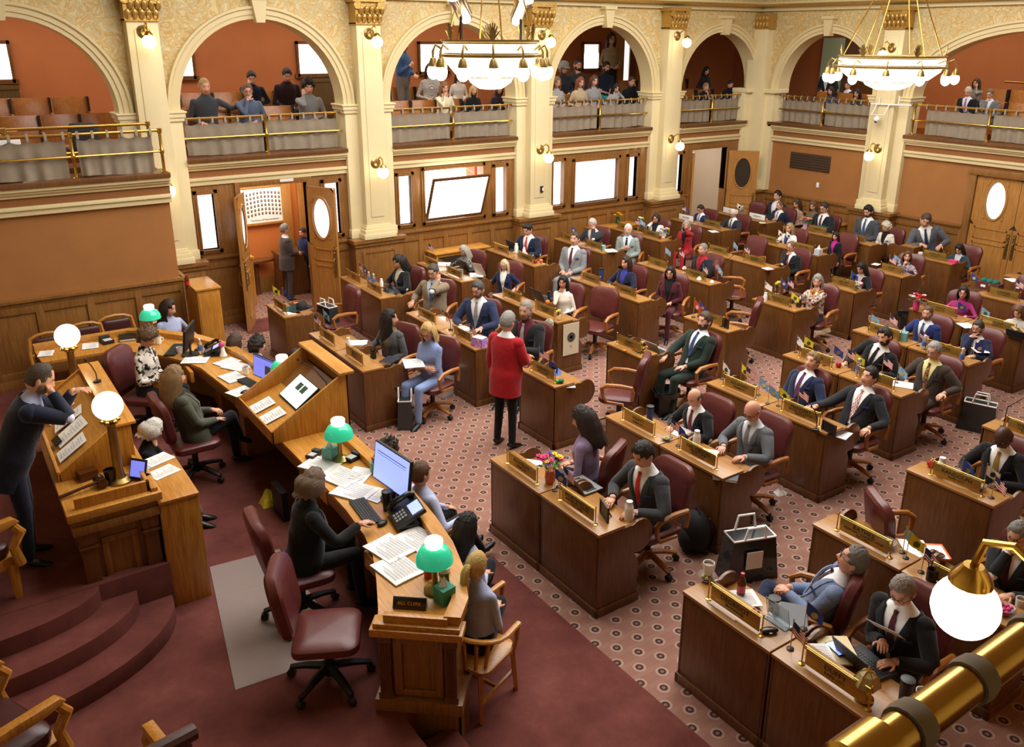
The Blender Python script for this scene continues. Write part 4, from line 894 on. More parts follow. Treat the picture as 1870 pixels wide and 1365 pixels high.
def chandelier(label, c, rr, zb, spots=False, ztop=7.4):
    o = thing('chandelier', label, 'chandelier', c, 0); n = 12
    MB().lathe([(.001, zb), (rr*.2, zb+.01), (rr*.36, zb+.07), (rr*.42, zb+.13)], (0, 0, 0), 28).build('bottom_bowl', 'crystal_shade', o)
    MB().lathe([(rr*.42, zb+.12), (rr*.62, zb+.15), (rr*.78, zb+.26), (rr*.8, zb+.32), (.001, zb+.34)], (0, 0, 0), 32).build('main_bowl', 'crystal_shade', o)
    b = MB().lathe([(rr*.78, zb+.30), (rr*.9, zb+.31), (rr*.9, zb+.335), (rr*.82, zb+.34), (rr*.82, zb+.44), (rr*.86, zb+.45), (rr*.86, zb+.47), (rr*.74, zb+.47), (rr*.74, zb+.30)], (0, 0, 0), 36)
    b.lathe([(rr*.40, zb+.115), (rr*.45, zb+.115), (rr*.45, zb+.145), (rr*.40, zb+.145)], (0, 0, 0), 28); b.build('ring', 'old_brass', o)
    MB().lathe([(rr*.8, zb+.35), (rr*.835, zb+.35), (rr*.835, zb+.43), (rr*.8, zb+.43)], (0, 0, 0), 36).build('crystal_band', 'crystal_shade', o)
    for i in range(n):
        a = 2*PI*i/n; d = V((math.cos(a), math.sin(a), 0)); p = d*rr
        q = MB().tube([d*rr*.84+V((0, 0, zb+.38)), d*rr*.95+V((0, 0, zb+.42)), p+V((0, 0, zb+.36)), p+V((0, 0, zb+.3))], .012, 6); q.lathe([(.001, zb+.31), (.025, zb+.3), (.045, zb+.25), (.05, zb+.22), (.001, zb+.22)], p, 10); q.build('arm', 'old_brass', o)
        MB().ell(p+V((0, 0, zb+.17)), (.062, .062, .075), 12, 8).build('bulb', 'globe_light', o)
        if i % 2 == 0:
            f = MB()
            for k in range(-3, 4): e = V((-d.y, d.x, 0)); f.tube([d*rr*.8+V((0, 0, zb+.46)), d*rr*.82+e*(.022*k)+V((0, 0, zb+.62-.008*k*k))], [.012, .007], 5)
            f.build('finial', 'old_brass', o)
    for i in range(6):
        a = 2*PI*i/6+.2; d = V((math.cos(a), math.sin(a), 0)); MB().tube([d*rr*.78+V((0, 0, zb+.46)), d*rr*.12+V((0, 0, zb+1.75))], .008, 6).build('rod', 'brass', o)
    MB().lathe([(.001, zb+1.7), (.12, zb+1.72), (.08, zb+1.8), (.03, zb+1.85), (.02, ztop-c[2]), (.001, ztop-c[2])], (0, 0, 0), 14).build('stem', 'brass', o)
    return o
chandelier('large lit brass chandelier with two stage spotlights, upper middle', (4.77, 7.4, 0), .56, 4.37)
chandelier('lit brass chandelier hanging before the back wall pilaster', (11.48, 7.4, 0), .84, 4.18)
def spotlight(label, p, d):
    o = thing('stage_spotlight', label, 'spotlight', p, 0); d = V(d).normalized(); M = d.to_track_quat('Z', 'Y').to_matrix().to_4x4()
    MB().lathe([(.001, -.16), (.055, -.16), (.075, -.1), (.075, .1), (.085, .1), (.085, .14), (.075, .14)], (0, 0, 0), 18).xf(M).build('housing', 'chrome', o)
    MB().lathe([(.001, .1), (.07, .1), (.07, .105), (.001, .105)], (0, 0, 0), 18).xf(M).build('lens', 'black', o)
    MB().tube([(0, 0, 0), (0, 0, -.2), (0, .0, -.32)], .014, 6).build('yoke', 'black', o)
spotlight('left black stage spotlight clamped above the large chandelier', (4.38, 7.3, 5.13), (-.5, -.3, .55)); spotlight('right black stage spotlight clamped above the large chandelier', (5.06, 7.3, 5.12), (-.1, -.6, .6))
b = MB(); 
fb = thing('light_crossbar', 'thin metal crossbar holding the stage spotlights over the chandelier', 'bar', (4.72, 7.3, 4.8)); MB().tube([(-.38, 0, 0), (.4, 0, -.02)], .014, 6).build('bar', 'grey', fb)
# foreground rail of the photographer's gallery
fr_ = thing('balcony_rail', 'polished brass rail with grey cloth rings in the bottom right foreground', 'railing', (1.9, .49, 3.9), 0)
MB().tube([(-1.9, 0, 0), (3.2, 0, 0)], .031, 20).build('rail', 'brass', fr_)
MB().lathe([(.031, -.05), (.044, -.04), (.044, .04), (.031, .05)], (-.97, 0, 0), 16, rot=roty(PI/2)).build('collar', 'brass', fr_)
for x in (-.86, -.69, -.5, -.28): MB().lathe([(.0, -.018), (.036, -.018), (.038, 0), (.036, .018), (.0, .018)], (x, 0, 0), 16, rot=roty(PI/2)).build('cloth_ring', 'curtain', fr_)
for x in (-1.85, 3.1): MB().cyl((x, 0, 0), (x, 0, -1.05), .02).build('post', 'brass', fr_)
# ---------------------------------------------------------------- people
def _rings(sex, belly):
    m = [(-.13, .12, .10, 0), (-.06, .168, .125, 0), (.04, .168, .120, 0), (.14, .158, .112, 0), (.24, .164, .116, 0), (.34, .180, .122, .004), (.42, .186, .110, .004), (.475, .150, .088, 0), (.52, .085, .066, -.004), (.555, .056, .054, -.006)]
    if sex == 'f': m = [(t, wx*(.98 if t < .06 else .88 if t < .2 else .9), wy*(.93 if t < .2 else .96), f+(.018 if .25 < t < .4 else 0)) for t, wx, wy, f in m]
    return [(t, wx+belly*.25*math.exp(-((t-.1)/.14)**2), wy+belly*.5*math.exp(-((t-.1)/.14)**2), f+belly*.5*math.exp(-((t-.1)/.14)**2)) for t, wx, wy, f in m]
def lerp_ring(rs, t):
    if t <= rs[0][0]: return rs[0][1:]
    for a, b in zip(rs, rs[1:]):
        if t <= b[0]:
            k = (t-a[0])/(b[0]-a[0]); k = k*k*(3-2*k)*.5+k*.5; return tuple(a[i]+(b[i]-a[i])*k for i in (1, 2, 3))
    return rs[-1][1:]
def ik(S_, W_, a, b, pole):
    d = W_-S_; L = d.length; mx = (a+b)*.995
    if L > mx: W_ = S_+d*(mx/L); d = W_-S_; L = mx
    u = d.normalized(); x = (a*a-b*b+L*L)/(2*L); h = math.sqrt(max(a*a-x*x, 1e-6)); p = pole-u*pole.dot(u); p = p.normalized() if p.length > 1e-6 else V((0, 0, -1))
    return S_+u*x+p*h, W_
def gauss(a, s): return np.exp(-(a/s)**2)
def head_grid(sex, nu=36, nv=28):
    th = np.linspace(0, 2*np.pi, nu, endpoint=False); ph = np.linspace(.0, np.pi, nv+1)
    T, Pp = np.meshgrid(th, ph); z = -np.cos(Pp); s = np.sin(Pp); x = s*np.cos(T); y = s*np.sin(T)
    zz = z*.122; low = np.clip(-z, 0, 1)
    yy = y*(.077 if sex == 'm' else .073)*(1-.20*low**1.6); fr = np.clip(x, 0, 1)
    xx = np.where(x > 0, x*.094, x*.100)
    xx = xx*(1-.10*low**2*(x < 0)*1.8); xx = xx + .012*low*fr
    f = (x > 0)*1.0
    nose = .026*gauss(yy, .013)*np.where(zz > -.032, gauss(zz+.032, .036), gauss(zz+.032, .010))*f
    xx = xx+nose
    xx = xx+.004*gauss(zz-.034, .012)*gauss(np.abs(yy)-.028, .024)*f*(1.2 if sex == 'm' else .6)
    xx = xx-.011*gauss(zz-.013, .014)*gauss(np.abs(yy)-.033, .016)*f
    xx = xx+.006*gauss(zz+.060, .008)*gauss(yy, .020)*f-.003*gauss(zz+.0605, .0022)*gauss(yy, .02)*f
    xx = xx+.007*gauss(zz+.095, .014)*gauss(yy, .024)*f
    xx = xx+.003*gauss(zz+.022, .02)*gauss(np.abs(yy)-.046, .016)*f
    yy = yy*(1+.07*gauss(zz+.078, .03)*(1 if sex == 'm' else .3))
    return xx, yy, zz, x, y, z
def add_grid(mb, X, Y, Z, mi, mask=None):
    nv, nu = X.shape; b = len(mb.v); mb.v += list(map(tuple, np.stack([X, Y, Z], -1).reshape(-1, 3)))
    for i in range(nv-1):
        for j in range(nu):
            k = (j+1) % nu
            if mask is not None and not (mask[i, j] or mask[i, k] or mask[i+1, j] or mask[i+1, k]): continue
            mb.f.append((b+i*nu+j, b+i*nu+k, b+(i+1)*nu+k, b+(i+1)*nu+j)); mb.m.append(mi if not callable(mi) else mi(i, j))
def head_mesh(mb, sex, mouth=True):
    X, Y, Z, x, y, z = head_grid(sex)
    zc, yc, xc = (Z[:-1]+Z[1:])/2, Y, x
    lip = lambda i, j: 4 if (x[i, j] > .3 and abs(Y[i, j]) < .023 and abs((Z[i, j]+Z[i+1, j])/2+.061) < .0085) else 2
    add_grid(mb, X, Y, Z, lip)
    for s in (-1, 1):
        mb.ell((.0735, s*.0325, .0125), (.0115, .0135, .0068), 10, 6, mi=5); mb.ell((.0818, s*.0325, .012), (.0045, .0058, .0058), 8, 5, mi=6)
        mb.ell((-.006, s*(.077 if sex == 'm' else .073), -.006), (.02, .010, .032), 10, 6, rotz(-s*.35), mi=2)
        mb.tube([(.088, s*.014, .031), (.090, s*.03, .036), (.079, s*.050, .031)], [.0035, .0042, .0025], 5, mi=7)
def smooth01(a): a = np.clip(a, 0, 1); return a*a*(3-2*a)
def hair_mesh(style, sex, seed=0):
    rng = random.Random(seed); mb = MB(); X, Y, Z, x, y, z = head_grid(sex, 40, 30)
    front = x
    ang = np.arctan2(y, x)
    hl = np.where(np.abs(ang) < .75, .070, np.where(np.abs(ang) < 1.25, .035, np.where(np.abs(ang) < 1.85, .0, -.062)))
    thick = .012
    if style in ('bald', 'fringe'): hl = np.where(np.abs(ang) < 1.3, .3, np.where(np.abs(ang) < 1.85, -.005, -.06)); top = .048 if style == 'fringe' else .03; thick = .008
    if style == 'thin': hl = np.where(np.abs(ang) < .75, .095, np.where(np.abs(ang) < 1.2, .045, np.where(np.abs(ang) < 1.85, .0, -.06))); thick = .008
    if style in ('long', 'bob', 'wavy', 'curlyl', 'pony', 'bun'): hl = np.where(np.abs(ang) < .6, .075, np.where(np.abs(ang) < 1.1, .03, np.where(np.abs(ang) < 1.7, -.03, -.075))); thick = .016
    if style == 'pony': thick = .007
    if style == 'curly': thick = .034; hl = hl-.012
    if style == 'crop': thick = .006
    if style == 'quiff': thick = .014
    w = smooth01((Z-hl)/.020)
    if style in ('bald', 'fringe'): w = w*smooth01((top-Z)/.03)
    th = thick*w*(1+.25*np.clip(z, 0, 1))
    if style == 'quiff': th = th+.014*w*np.clip(front, 0, 1)*np.clip(z, 0, 1)
    n = x*0
    for k in range(10):
        a = rng.uniform(14, 34); n = n+np.sin(a*x+rng.uniform(0, 6))*np.sin(a*y+rng.uniform(0, 6))*np.sin(a*.7*z+rng.uniform(0, 6))
    th = th*(1+.18*n if style != 'curly' else 1+.20*n)
    r = np.sqrt(X**2+Y**2+Z**2)+1e-9; k = (r+th-.001)/r
    add_grid(mb, X*k, Y*k, Z*k, 0, w > .02)
    if style in ('long', 'bob', 'wavy', 'curlyl'):
        L = {'long': .30, 'bob': .10, 'wavy': .24, 'curlyl': .16}[style]; rows_o, rows_i = [], []; m = 30; nr = 12
        for i in range(nr+1):
            t = i/nr; zq = .07-(.07+L)*t; a0 = R(62) if zq > -.10 else R(62-22*min(1, (-.10-zq)/.1)); ro, ri = [], []
            ax = .100+.016; ay = .078+.014
            g = 1+.10*math.sin(min(1, t*1.6)*PI)+(.16*t if style in ('wavy', 'curlyl') else .05*t)
            if style == 'bob': g = 1+.18*math.sin(min(1, t*1.25)*PI)
            for j in range(m+1):
                a = a0+(2*PI-2*a0)*j/m; wv = 1+.03*math.sin(a*9+t*7+seed)+(.05*math.sin(a*13+t*16+seed*2) if style in ('wavy', 'curlyl') else .012*math.sin(a*23+seed))
                cap = math.sqrt(max(0, 1-max(0, zq/.14)**2)) if zq > 0 else 1
                sh = -.012-(.02*t if zq < -.08 else 0)
                X_, Y_ = ax*g*wv*cap*math.cos(a)+sh, ay*g*wv*cap*math.sin(a)*(1+.18*max(0, t-.45))
                taper = 1-.25*max(0, (t-.75)/.25)
                ro.append((X_, Y_*taper, zq+(.012*math.sin(j*1.7+seed) if i == nr else 0))); ri.append((X_*.84-.004, Y_*taper*.84, zq+.004))
            rows_o.append(ro); rows_i.append(ri)
        mb.grid(rows_o); mb.grid(rows_i); mb.grid([rows_o[-1], rows_i[-1]]); mb.grid([[r[0] for r in rows_o], [r[0] for r in rows_i]]); mb.grid([[r[-1] for r in rows_o], [r[-1] for r in rows_i]])
    if style == 'pony':
        mb.tube([(-.085, 0, .03), (-.125, 0, .045), (-.15, 0, .0), (-.15, 0, -.08), (-.135, 0, -.17), (-.12, 0, -.23)], [.018, .028, .036, .038, .028, .008], 10)
    if style == 'bun': mb.ell((-.09, 0, .07), (.045, .05, .045), 12, 8)
    return mb
def beard_mesh(sex, full=True):
    mb = MB(); X, Y, Z, x, y, z = head_grid(sex, 40, 30); a = np.abs(np.arctan2(y, x))
    reg = (a < 1.5)*smooth01((-.028-(.03*(a < .9))-Z)/.016 + (a > .9)*.6*(Z < -.01))*smooth01((1.5-a)/.3)
    must = (a < .42)*smooth01(1-np.abs(Z+.046)/.011); lipz = 1-gauss(Z+.061, .006)*(a < .3)
    w = np.clip(np.maximum(reg*lipz, must), 0, 1); th = .009*w*(1+1.2*(Z < -.08)*(full == 'long'))
    r = np.sqrt(X**2+Y**2+Z**2)+1e-9; k = (r+th-.0008)/r; add_grid(mb, X*k, Y*k, Z*k, 0, w > .05)
    if full == 'long': mb.ell((.075, 0, -.125), (.035, .045, .06), 12, 8)
    return mb
def glasses_mesh():
    mb = MB()
    for s in (-1, 1):
        mb.tube([(.099-.012*abs(math.cos(t)*.02+s*.033-.0)*8*.1, s*.033+.021*math.cos(t), .010+.016*math.sin(t)) for t in [2*PI*i/14 for i in range(15)]], .0026, 5, caps=False)
        mb.tube([(.095, s*.054, .014), (.06, s*.078, .014), (.0, s*.083, .012)], .0024, 4)
    mb.tube([(.101, -.013, .014), (.104, 0, .016), (.101, .013, .014)], .0024, 4); return mb
def hand_mesh(mb, w, d, nrm, side, s=1.0, curl=.35, mi=2):
    """palm and five bent fingers: w wrist, d direction of the hand, nrm back-of-hand normal, side +1 left hand / -1 right hand"""
    d = d.normalized(); nrm = (nrm-d*nrm.dot(d)); nrm = nrm.normalized() if nrm.length > 1e-4 else V((0, 0, 1)); lat = nrm.cross(d)*side   # towards the thumb
    Mx = Matrix((d, lat, nrm)).transposed()
    mb.ell(w+d*.045*s, (.052*s, .041*s, .017*s), 12, 8, Mx, mi); mb.tube([w-d*.02*s, w+d*.02*s], [.028*s, .027*s], 10, mi)
    for i, (off_, L) in enumerate(((.030, .070), (.010, .079), (-.010, .073), (-.029, .056))):
        p = w+d*(.082-.004*abs(i-1))*s+lat*off_*s; c = curl*(1+.12*i)
        pts = [p-d*.012*s]; a = 0; q = p
        for k, seg in enumerate((.42, .33, .25)):
            a += c*(.75 if k == 0 else 1.0); q = q+(d*math.cos(a)-nrm*math.sin(a)+lat*off_*.6)*L*seg*s; pts.append(q)
        mb.tube(pts, [.0095*s, .0092*s, .0085*s, .0062*s], 6, mi)
    p = w+d*.022*s+lat*.032*s; q1 = p+(d*.6+lat*.75-nrm*.25).normalized()*.036*s; q2 = q1+(d*.9+lat*.25-nrm*(.2+curl*.5)).normalized()*.032*s
    mb.tube([p-lat*.012*s, p, q1, q2], [.012*s, .0125*s, .0105*s, .0072*s], 6, mi)
VOX = .016
_ncount = [0]
def person(head, face, label, top, hair, sex='m', pose='sit', lean=4, side=0, hy=0, hp=8, hr=0, arms=('lap', 'lap'), legs='sit', pants=None, skin='d9a58a', glasses=False, beard=None, belly=.02, floor=0.0, seat=.46, shoes='141416', tie=None, badge=False, group=None, vox=None, scale=None, skirt=False, bare=False, name='person', curl=.35, hat=None, feet=None):
    """head = world point of the head centre; face = heading in degrees (180 looks at the rostrum)"""
    _ncount[0] += 1; sd_ = _ncount[0]
    L_, S_ = R(lean), R(side); u = V((math.sin(L_), math.sin(S_)*math.cos(L_), math.cos(L_)*math.cos(S_))).normalized()
    hq = R(lean*.45+hp*.5); uh = V((math.sin(hq), math.sin(S_*.6), math.cos(hq))).normalized()
    ho = u*.505+uh*.168
    if pose == 'sit':
        zp = floor+seat+.085; s = scale or min(1.16, max(.80, (head[2]-zp)/ho.z)); zp = head[2]-s*ho.z
    else:
        s = scale or (head[2]-floor)/(.955+ho.z); zp = floor+.955*s
    a = R(face); Rz_ = rotz(a); hxy = Rz_ @ (ho*s); root = V((head[0]-hxy.x, head[1]-hxy.y, floor))
    P = V((0, 0, (zp-floor)))                          # pelvis in local coordinates (scaled metres)
    lat = V((0, 1, 0)) - u*u.y; lat.normalize(); fwd = lat.cross(u)
    rs = _rings(sex, belly); sp = lambda t: P+u*(t*s)
    def ringpt(t, ph, infl=0.0):
        wx, wy, f = lerp_ring(rs, t); c_, s_ = math.cos(ph), math.sin(ph); e = .86
        return sp(t)+(fwd*(f+(wy+infl)*math.copysign(abs(c_)**e, c_))+lat*((wx+infl)*math.copysign(abs(s_)**e, s_)))*s
    Nk = sp(.505); H = Nk+uh*.168*s
    RH = Rz_to = rotz(R(hy)) @ roty(R(hp)) @ rotx(R(hr))
    tk, tc = top[0], top
    shirt = {'suit': top[2] if len(top) > 2 else 'ecebea', 'top': top[1]}[tk]
    mtop = shirt if ':' in shirt else 'c:'+shirt
    mp = pants or ('c:'+top[1] if tk == 'suit' and ':' not in top[1] else top[1] if tk == 'suit' else 'c:1b1c20')
    mp = mp if ':' in mp else 'c:'+mp
    short = 'short' in top
    prims = []; bm_ = MB()
    tr = [[ringpt(t, 2*PI*j/20) for j in range(20)] for t in [-.13, -.09, -.05, 0, .05, .1, .15, .2, .25, .3, .35, .4, .44, .475, .5, .53, .555]]
    bm_.grid(tr, closed=True); n0 = len(bm_.v); bm_.f += [tuple(range(19, -1, -1)), tuple(range(n0-20, n0))]; bm_.m += [0, 0]
    prims += [(sp(.08), sp(.46), .13*s, .12*s, 0), (sp(-.12), sp(.03), .14*s, .14*s, 1)]
    def cap(p, q, r0, r1, mi):
        bm_.tube([p, q], [r0*s, r1*s], 10); bm_.ell(p, r0*s*.99, 10, 6); bm_.ell(q, r1*s*.99, 10, 6); prims.append((p, q, r0*s, r1*s, mi))
    cap(sp(.49), H-uh*.05*s, .056 if sex == 'm' else .049, .050 if sex == 'm' else .044, 2)
    # arms
    sw = .178 if sex == 'm' else .155; slv = []; hm = MB(); ua, fa = .285*s, .255*s
    for sd2, spec in ((1, arms[0]), (-1, arms[1])):
        Sh = sp(.44)+lat*sw*sd2*s; pole = V((-.35, sd2*.5, -.8)); nr = V((0, 0, 1)); hd = None; cu = curl
        g = lambda x, y, z: P+V((x, y*sd2, z))*s
        if isinstance(spec, tuple): W = P+V((spec[0], spec[1], spec[2]))*s; hd = V(spec[3]) if len(spec) > 3 and spec[3] else None; nr = V(spec[4]) if len(spec) > 4 else nr
        elif spec == 'lap': W = g(.22, .09, .12); hd = V((.7, -sd2*.6, -.1))
        elif spec == 'desk': W = V((P.x+.34*s, P.y+sd2*.15*s, max(.775, P.z+.2*s))); hd = V((1, -sd2*.35, -.12)); pole = V((-.3, sd2*.8, -.5))
        elif spec == 'rest': W = V((P.x+.20*s, P.y+sd2*.30*s, P.z+.20*s)); hd = V((.9, -sd2*.1, -.35)); pole = V((-.6, sd2*.5, -.4))
        elif spec in ('chin', 'cheek', 'brow', 'face'):
            o_ = {'chin': (.085, .035, -.150), 'cheek': (.045, .095, -.115), 'brow': (.10, .06, -.05), 'face': (.1, .02, -.13)}[spec]
            W = H+RH @ (V((o_[0], o_[1]*sd2, o_[2]))*s); hd = RH @ V({'chin': (-.25, -.35*sd2, .8), 'cheek': (-.1, -.25*sd2, .95), 'brow': (-.55, -.5*sd2, .65), 'face': (-.1, -.5*sd2, .85)}[spec]); nr = V((1, sd2*.4, .1)); pole = V((.2, sd2*.45, -.9)); cu = .75
        elif spec == 'cross': W = sp(.20)+fwd*.17*s-lat*.06*sd2*s; hd = V((.05, -sd2, .12)); pole = V((0, sd2*.7, -.8)); nr = V((1, 0, .2))
        elif spec == 'clasp': W = sp(.13)+fwd*.26*s+lat*.035*sd2*s; hd = V((.5, -sd2*.7, -.05)); cu = .7
        elif spec == 'down': W = Sh+V((.04, sd2*.05, -.53))*s; hd = V((.1, 0, -1)); nr = V((0, sd2, 0))
        elif spec == 'knee': W = P+V((.36, sd2*.1, .10))*s; hd = V((1, -sd2*.2, -.3))
        elif spec == 'chairback': W = Sh+V((-.12, sd2*.46, -.06))*s; hd = V((.2, sd2*.8, -.5)); pole = V((-.5, 0, -.5))
        elif spec == 'phone': W = sp(.16)+fwd*.24*s+lat*.05*sd2*s; hd = V((.8, -sd2*.45, .25)); cu = .7
        elif spec == 'gesture': W = sp(.30)+fwd*.36*s+lat*.13*sd2*s; hd = V((.6, -sd2*.2, .6)); nr = V((-.2, sd2*.9, .3)); cu = .25
        elif spec == 'chest': W = sp(.30)+fwd*.19*s+lat*.05*sd2*s; hd = V((.1, -sd2*.85, .4)); nr = V((1, 0, 0)); cu = .5
        else: W = g(.22, .09, .12)
        El, W = ik(Sh, W, ua, fa, pole); hd = hd if hd is not None else (W-El)
        cap(Sh, El, .055 if sex == 'm' else .046, .043 if sex == 'm' else .037, 0)
        cap(El, W, .041 if sex == 'm' else .035, .029 if sex == 'm' else .025, 2 if short else 0)
        hand_mesh(hm, W, (hd.normalized()+(W-El).normalized()*.5), nr, sd2, s*(1 if sex == 'm' else .9), cu); slv.append((Sh, El, W, sd2))
    # legs
    lg = []
    for sd2 in (1, -1):
        hip = P+V((.0, sd2*.088, -.03))*s
        if pose == 'sit':
            fz = feet if feet is not None else .085
            kn = V((P.x+.42*s, sd2*.115*s, max(P.z-.02, .40))); an = V((kn.x+.03*s, sd2*.12*s, fz)); toe = V((.16, sd2*.02, -.035))
            if legs == 'cross' and sd2 == -1: kn = V((P.x+.41*s, .03*s, P.z+.075*s)); an = V((kn.x+.10*s, .16*s, P.z-.24*s)); toe = V((.14, .05, -.07))
            if legs == 'ankle' and sd2 == -1: kn = V((P.x+.38*s, -.22*s, P.z+.05*s)); an = V((P.x+.42*s, .16*s, P.z+.02*s)); toe = V((.06, .15, .03))
            if legs == 'stretch': kn = V((P.x+.40*s, sd2*.1*s, P.z+.03)); an = V((P.x+.70*s, sd2*.06*s, fz+.02)); toe = V((.12, sd2*.03, .05))
            if legs == 'side': kn = V((P.x+.38*s, sd2*.1*s, P.z-.02)); an = V((kn.x+.16*s, sd2*.08*s, fz)); toe = V((.16, sd2*.02, -.035))
        else:
            st = {'stand': 0, 'step': .12*sd2, 'sit': 0}[legs if legs in ('stand', 'step') else 'stand']
            kn = V((.02*s+st*.6, sd2*.10*s, .50*s)); an = V((st-.01, sd2*.115*s, .085*s)); toe = V((.16, sd2*.03, -.035))
        cap(hip, kn, .088 if sex == 'm' else .084, .064, 1); cap(kn, an, .060, .047 if not bare else .036, 1 if not bare else 8)
        lg.append((an, toe))
    tmp = bpy.data.meshes.new('t'); tmp.from_pydata(bm_.v, [], bm_.f); to = bpy.data.objects.new('t', tmp); COL.objects.link(to)
    bmx = bmesh.new(); bmx.from_mesh(tmp); bmesh.ops.recalc_face_normals(bmx, faces=bmx.faces); bmx.to_mesh(tmp); bmx.free()
    md = to.modifiers.new('r', 'REMESH'); md.mode = 'VOXEL'; md.voxel_size = vox or VOX; ms = to.modifiers.new('s', 'SMOOTH'); ms.iterations = 4; ms.factor = .5
    dg = bpy.context.evaluated_depsgraph_get(); ev = to.evaluated_get(dg); me = ev.to_mesh()
    nv = len(me.vertices); co_ = np.empty(nv*3, 'f4'); me.vertices.foreach_get('co', co_); co_ = co_.reshape(-1, 3)
    npoly = len(me.polygons); fs = [tuple(p.vertices) for p in me.polygons]; cen = np.empty(npoly*3, 'f4'); me.polygons.foreach_get('center', cen); cen = cen.reshape(-1, 3)
    ev.to_mesh_clear(); bpy.data.objects.remove(to); bpy.data.meshes.remove(tmp)
    best = np.full(npoly, 1e9); cls = np.zeros(npoly, int)
    for p, q, r0, r1, mi in prims:
        p_, d_ = np.array(p), np.array(q-p); t = np.clip(((cen-p_) @ d_)/max(d_ @ d_, 1e-9), 0, 1); dist = np.linalg.norm(cen-(p_+t[:, None]*d_), axis=1)-(r0+(r1-r0)*t)
        k = dist < best; best[k] = dist[k]; cls[k] = mi
    body = MB(); body.v = [tuple(map(float, c)) for c in co_]; body.f = fs; body.m = [int(c) for c in cls]
    i0 = len(body.v); hb = MB(); head_mesh(hb, sex); Mh = Matrix.Translation(H) @ (RH.to_4x4()) @ Matrix.Scale(s*1.03, 4)
    hb.xf(Mh); body.v += hb.v; body.f += [tuple(i0+i for i in f) for f in hb.f]; body.m += hb.m
    i0 = len(body.v); body.v += hm.v; body.f += [tuple(i0+i for i in f) for f in hm.f]; body.m += hm.m
    hst, hcol = hair if isinstance(hair, tuple) else (None, hair); hcol = hcol or '5a4632'
    mats = [mtop, mp, 's:'+skin, 'p:%s:.4' % shoes, 'p:%s:.5' % ('a8564c' if skin[0] > '9' or skin[0] in 'abcdef' else '5c302a'), 'p:cfc8c0:.3', 'p:2a1c14:.2', 'h:'+hcol, 's:8a6a62']
    o = body.build(name, mats, None, smooth=180, fix=False); o.location = root; o.rotation_euler = (0, 0, a); tag(o, label, 'person', group)
    for an, toe in lg:
        tv = V((toe.x, toe.y, 0)); ln = V(toe); q = MB(); d = ln.normalized()
        q.tube([an-d*.06*s+V((0, 0, -.03)), an-d*.02*s+V((0, 0, -.03)), an+d*.07*s+V((0, 0, -.045+d.z*.02)), an+d*.14*s+V((0, 0, -.052+d.z*.03)), an+d*.18*s+V((0, 0, -.06+d.z*.05))], [.032*s, .043*s, .041*s, .036*s, .012*s], 10, flat=.8, up=(0, 0, 1)); q.build('shoe', 'p:%s:.4' % shoes, o, smooth=60)
    if hst: hair_mesh(hst, sex, sd_).xf(Mh).build('hair', 'h:'+hcol, o, smooth=70)
    if beard: beard_mesh(sex, beard if beard == 'long' else True).xf(Mh).build('beard', 'h:'+(hcol if not isinstance(beard, str) or beard in ('long', 'full') else beard), o, smooth=70)
    if glasses: glasses_mesh().xf(Mh).build('glasses', 'black', o)
    if hat: MB().lathe([(.112, .03), (.112, .06), (.10, .11), (.06, .14), (.001, .15)], (-.005, 0, 0), 20).b2((.06, -.06, .035), (.17, .06, .045)).xf(Mh).build('cap', hat, o, smooth=60)
    # collar
    if tk == 'suit' or 'collar' in top:
        q = MB(); rws = []
        for tt, rr in ((.50, .070), (.528, .062), (.542, .061), (.505, .078)):
            wk = .86 if sex == 'f' else 1; rws.append([sp(tt)+(fwd*(rr*.92*math.cos(p_)+.004)+lat*rr*math.sin(p_))*s*wk-u*.012*s*math.cos(p_)*(1 if tt > .51 else 1.6) for p_ in [R(14+332*j/20) for j in range(21)]])
        q.grid(rws).build('collar', mtop, o, smooth=60)
    if tk == 'suit':
        jm = top[1] if ':' in top[1] else 'c:'+top[1]; q = MB(); inf = .017; t0 = -.10 if pose == 'sit' else -.24; tb = .17 if tie or sex == 'm' else .14
        ts = [t0+(.50-t0)*i/18 for i in range(19)]; rows = []; rin = []
        def openang(t):
            wx = lerp_ring(rs, max(t, -.06))[0]
            lo = .012+(.05*max(0, tb-t)/.25 if pose == 'sit' else .02*max(0, tb-t)/.25) if t < tb else .012+(.086 if sex == 'm' else .075)*((t-tb)/(.50-tb))**.9
            return math.asin(min(.93, (lo/max(wx+inf, .05)))**(1/.86)) if lo < wx else 1.2
        def jp(t, ph, i2):
            tt = max(t, -.06); p_ = ringpt(tt, ph, i2+(.012 if t < .05 else 0)); return p_+u*((t-tt)*s)
        for t in ts:
            a0 = openang(t); rows.append([jp(t, a0+(2*PI-2*a0)*j/28, inf) for j in range(29)]); rin.append([jp(t, a0+(2*PI-2*a0)*j/28, inf-.010) for j in range(29)])
        q.grid(rows); q.grid(rin); q.grid([[r[0] for r in rows], [r[0] for r in rin]]); q.grid([[r[-1] for r in rows], [r[-1] for r in rin]]); q.grid([rows[0], rin[0]])
        for sg in (1, -1):                        # lapels lie on the chest from the button to the neck
            A, B, Cc = [], [], []
            for i in range(12):
                t = tb+(.505-tb)*i/11; a0 = openang(t)-.02; wl = .30*math.sin(min(1, (i+.6)/9)*PI*.62)+(.0 if i < 10 else -.05*(i-9)); A.append(jp(t, sg*a0, inf+.004)); B.append(jp(t, sg*(a0+wl*.5), inf+.011)); Cc.append(jp(t, sg*(a0+wl+.05), inf+.006))
            q.grid([A, B, Cc])
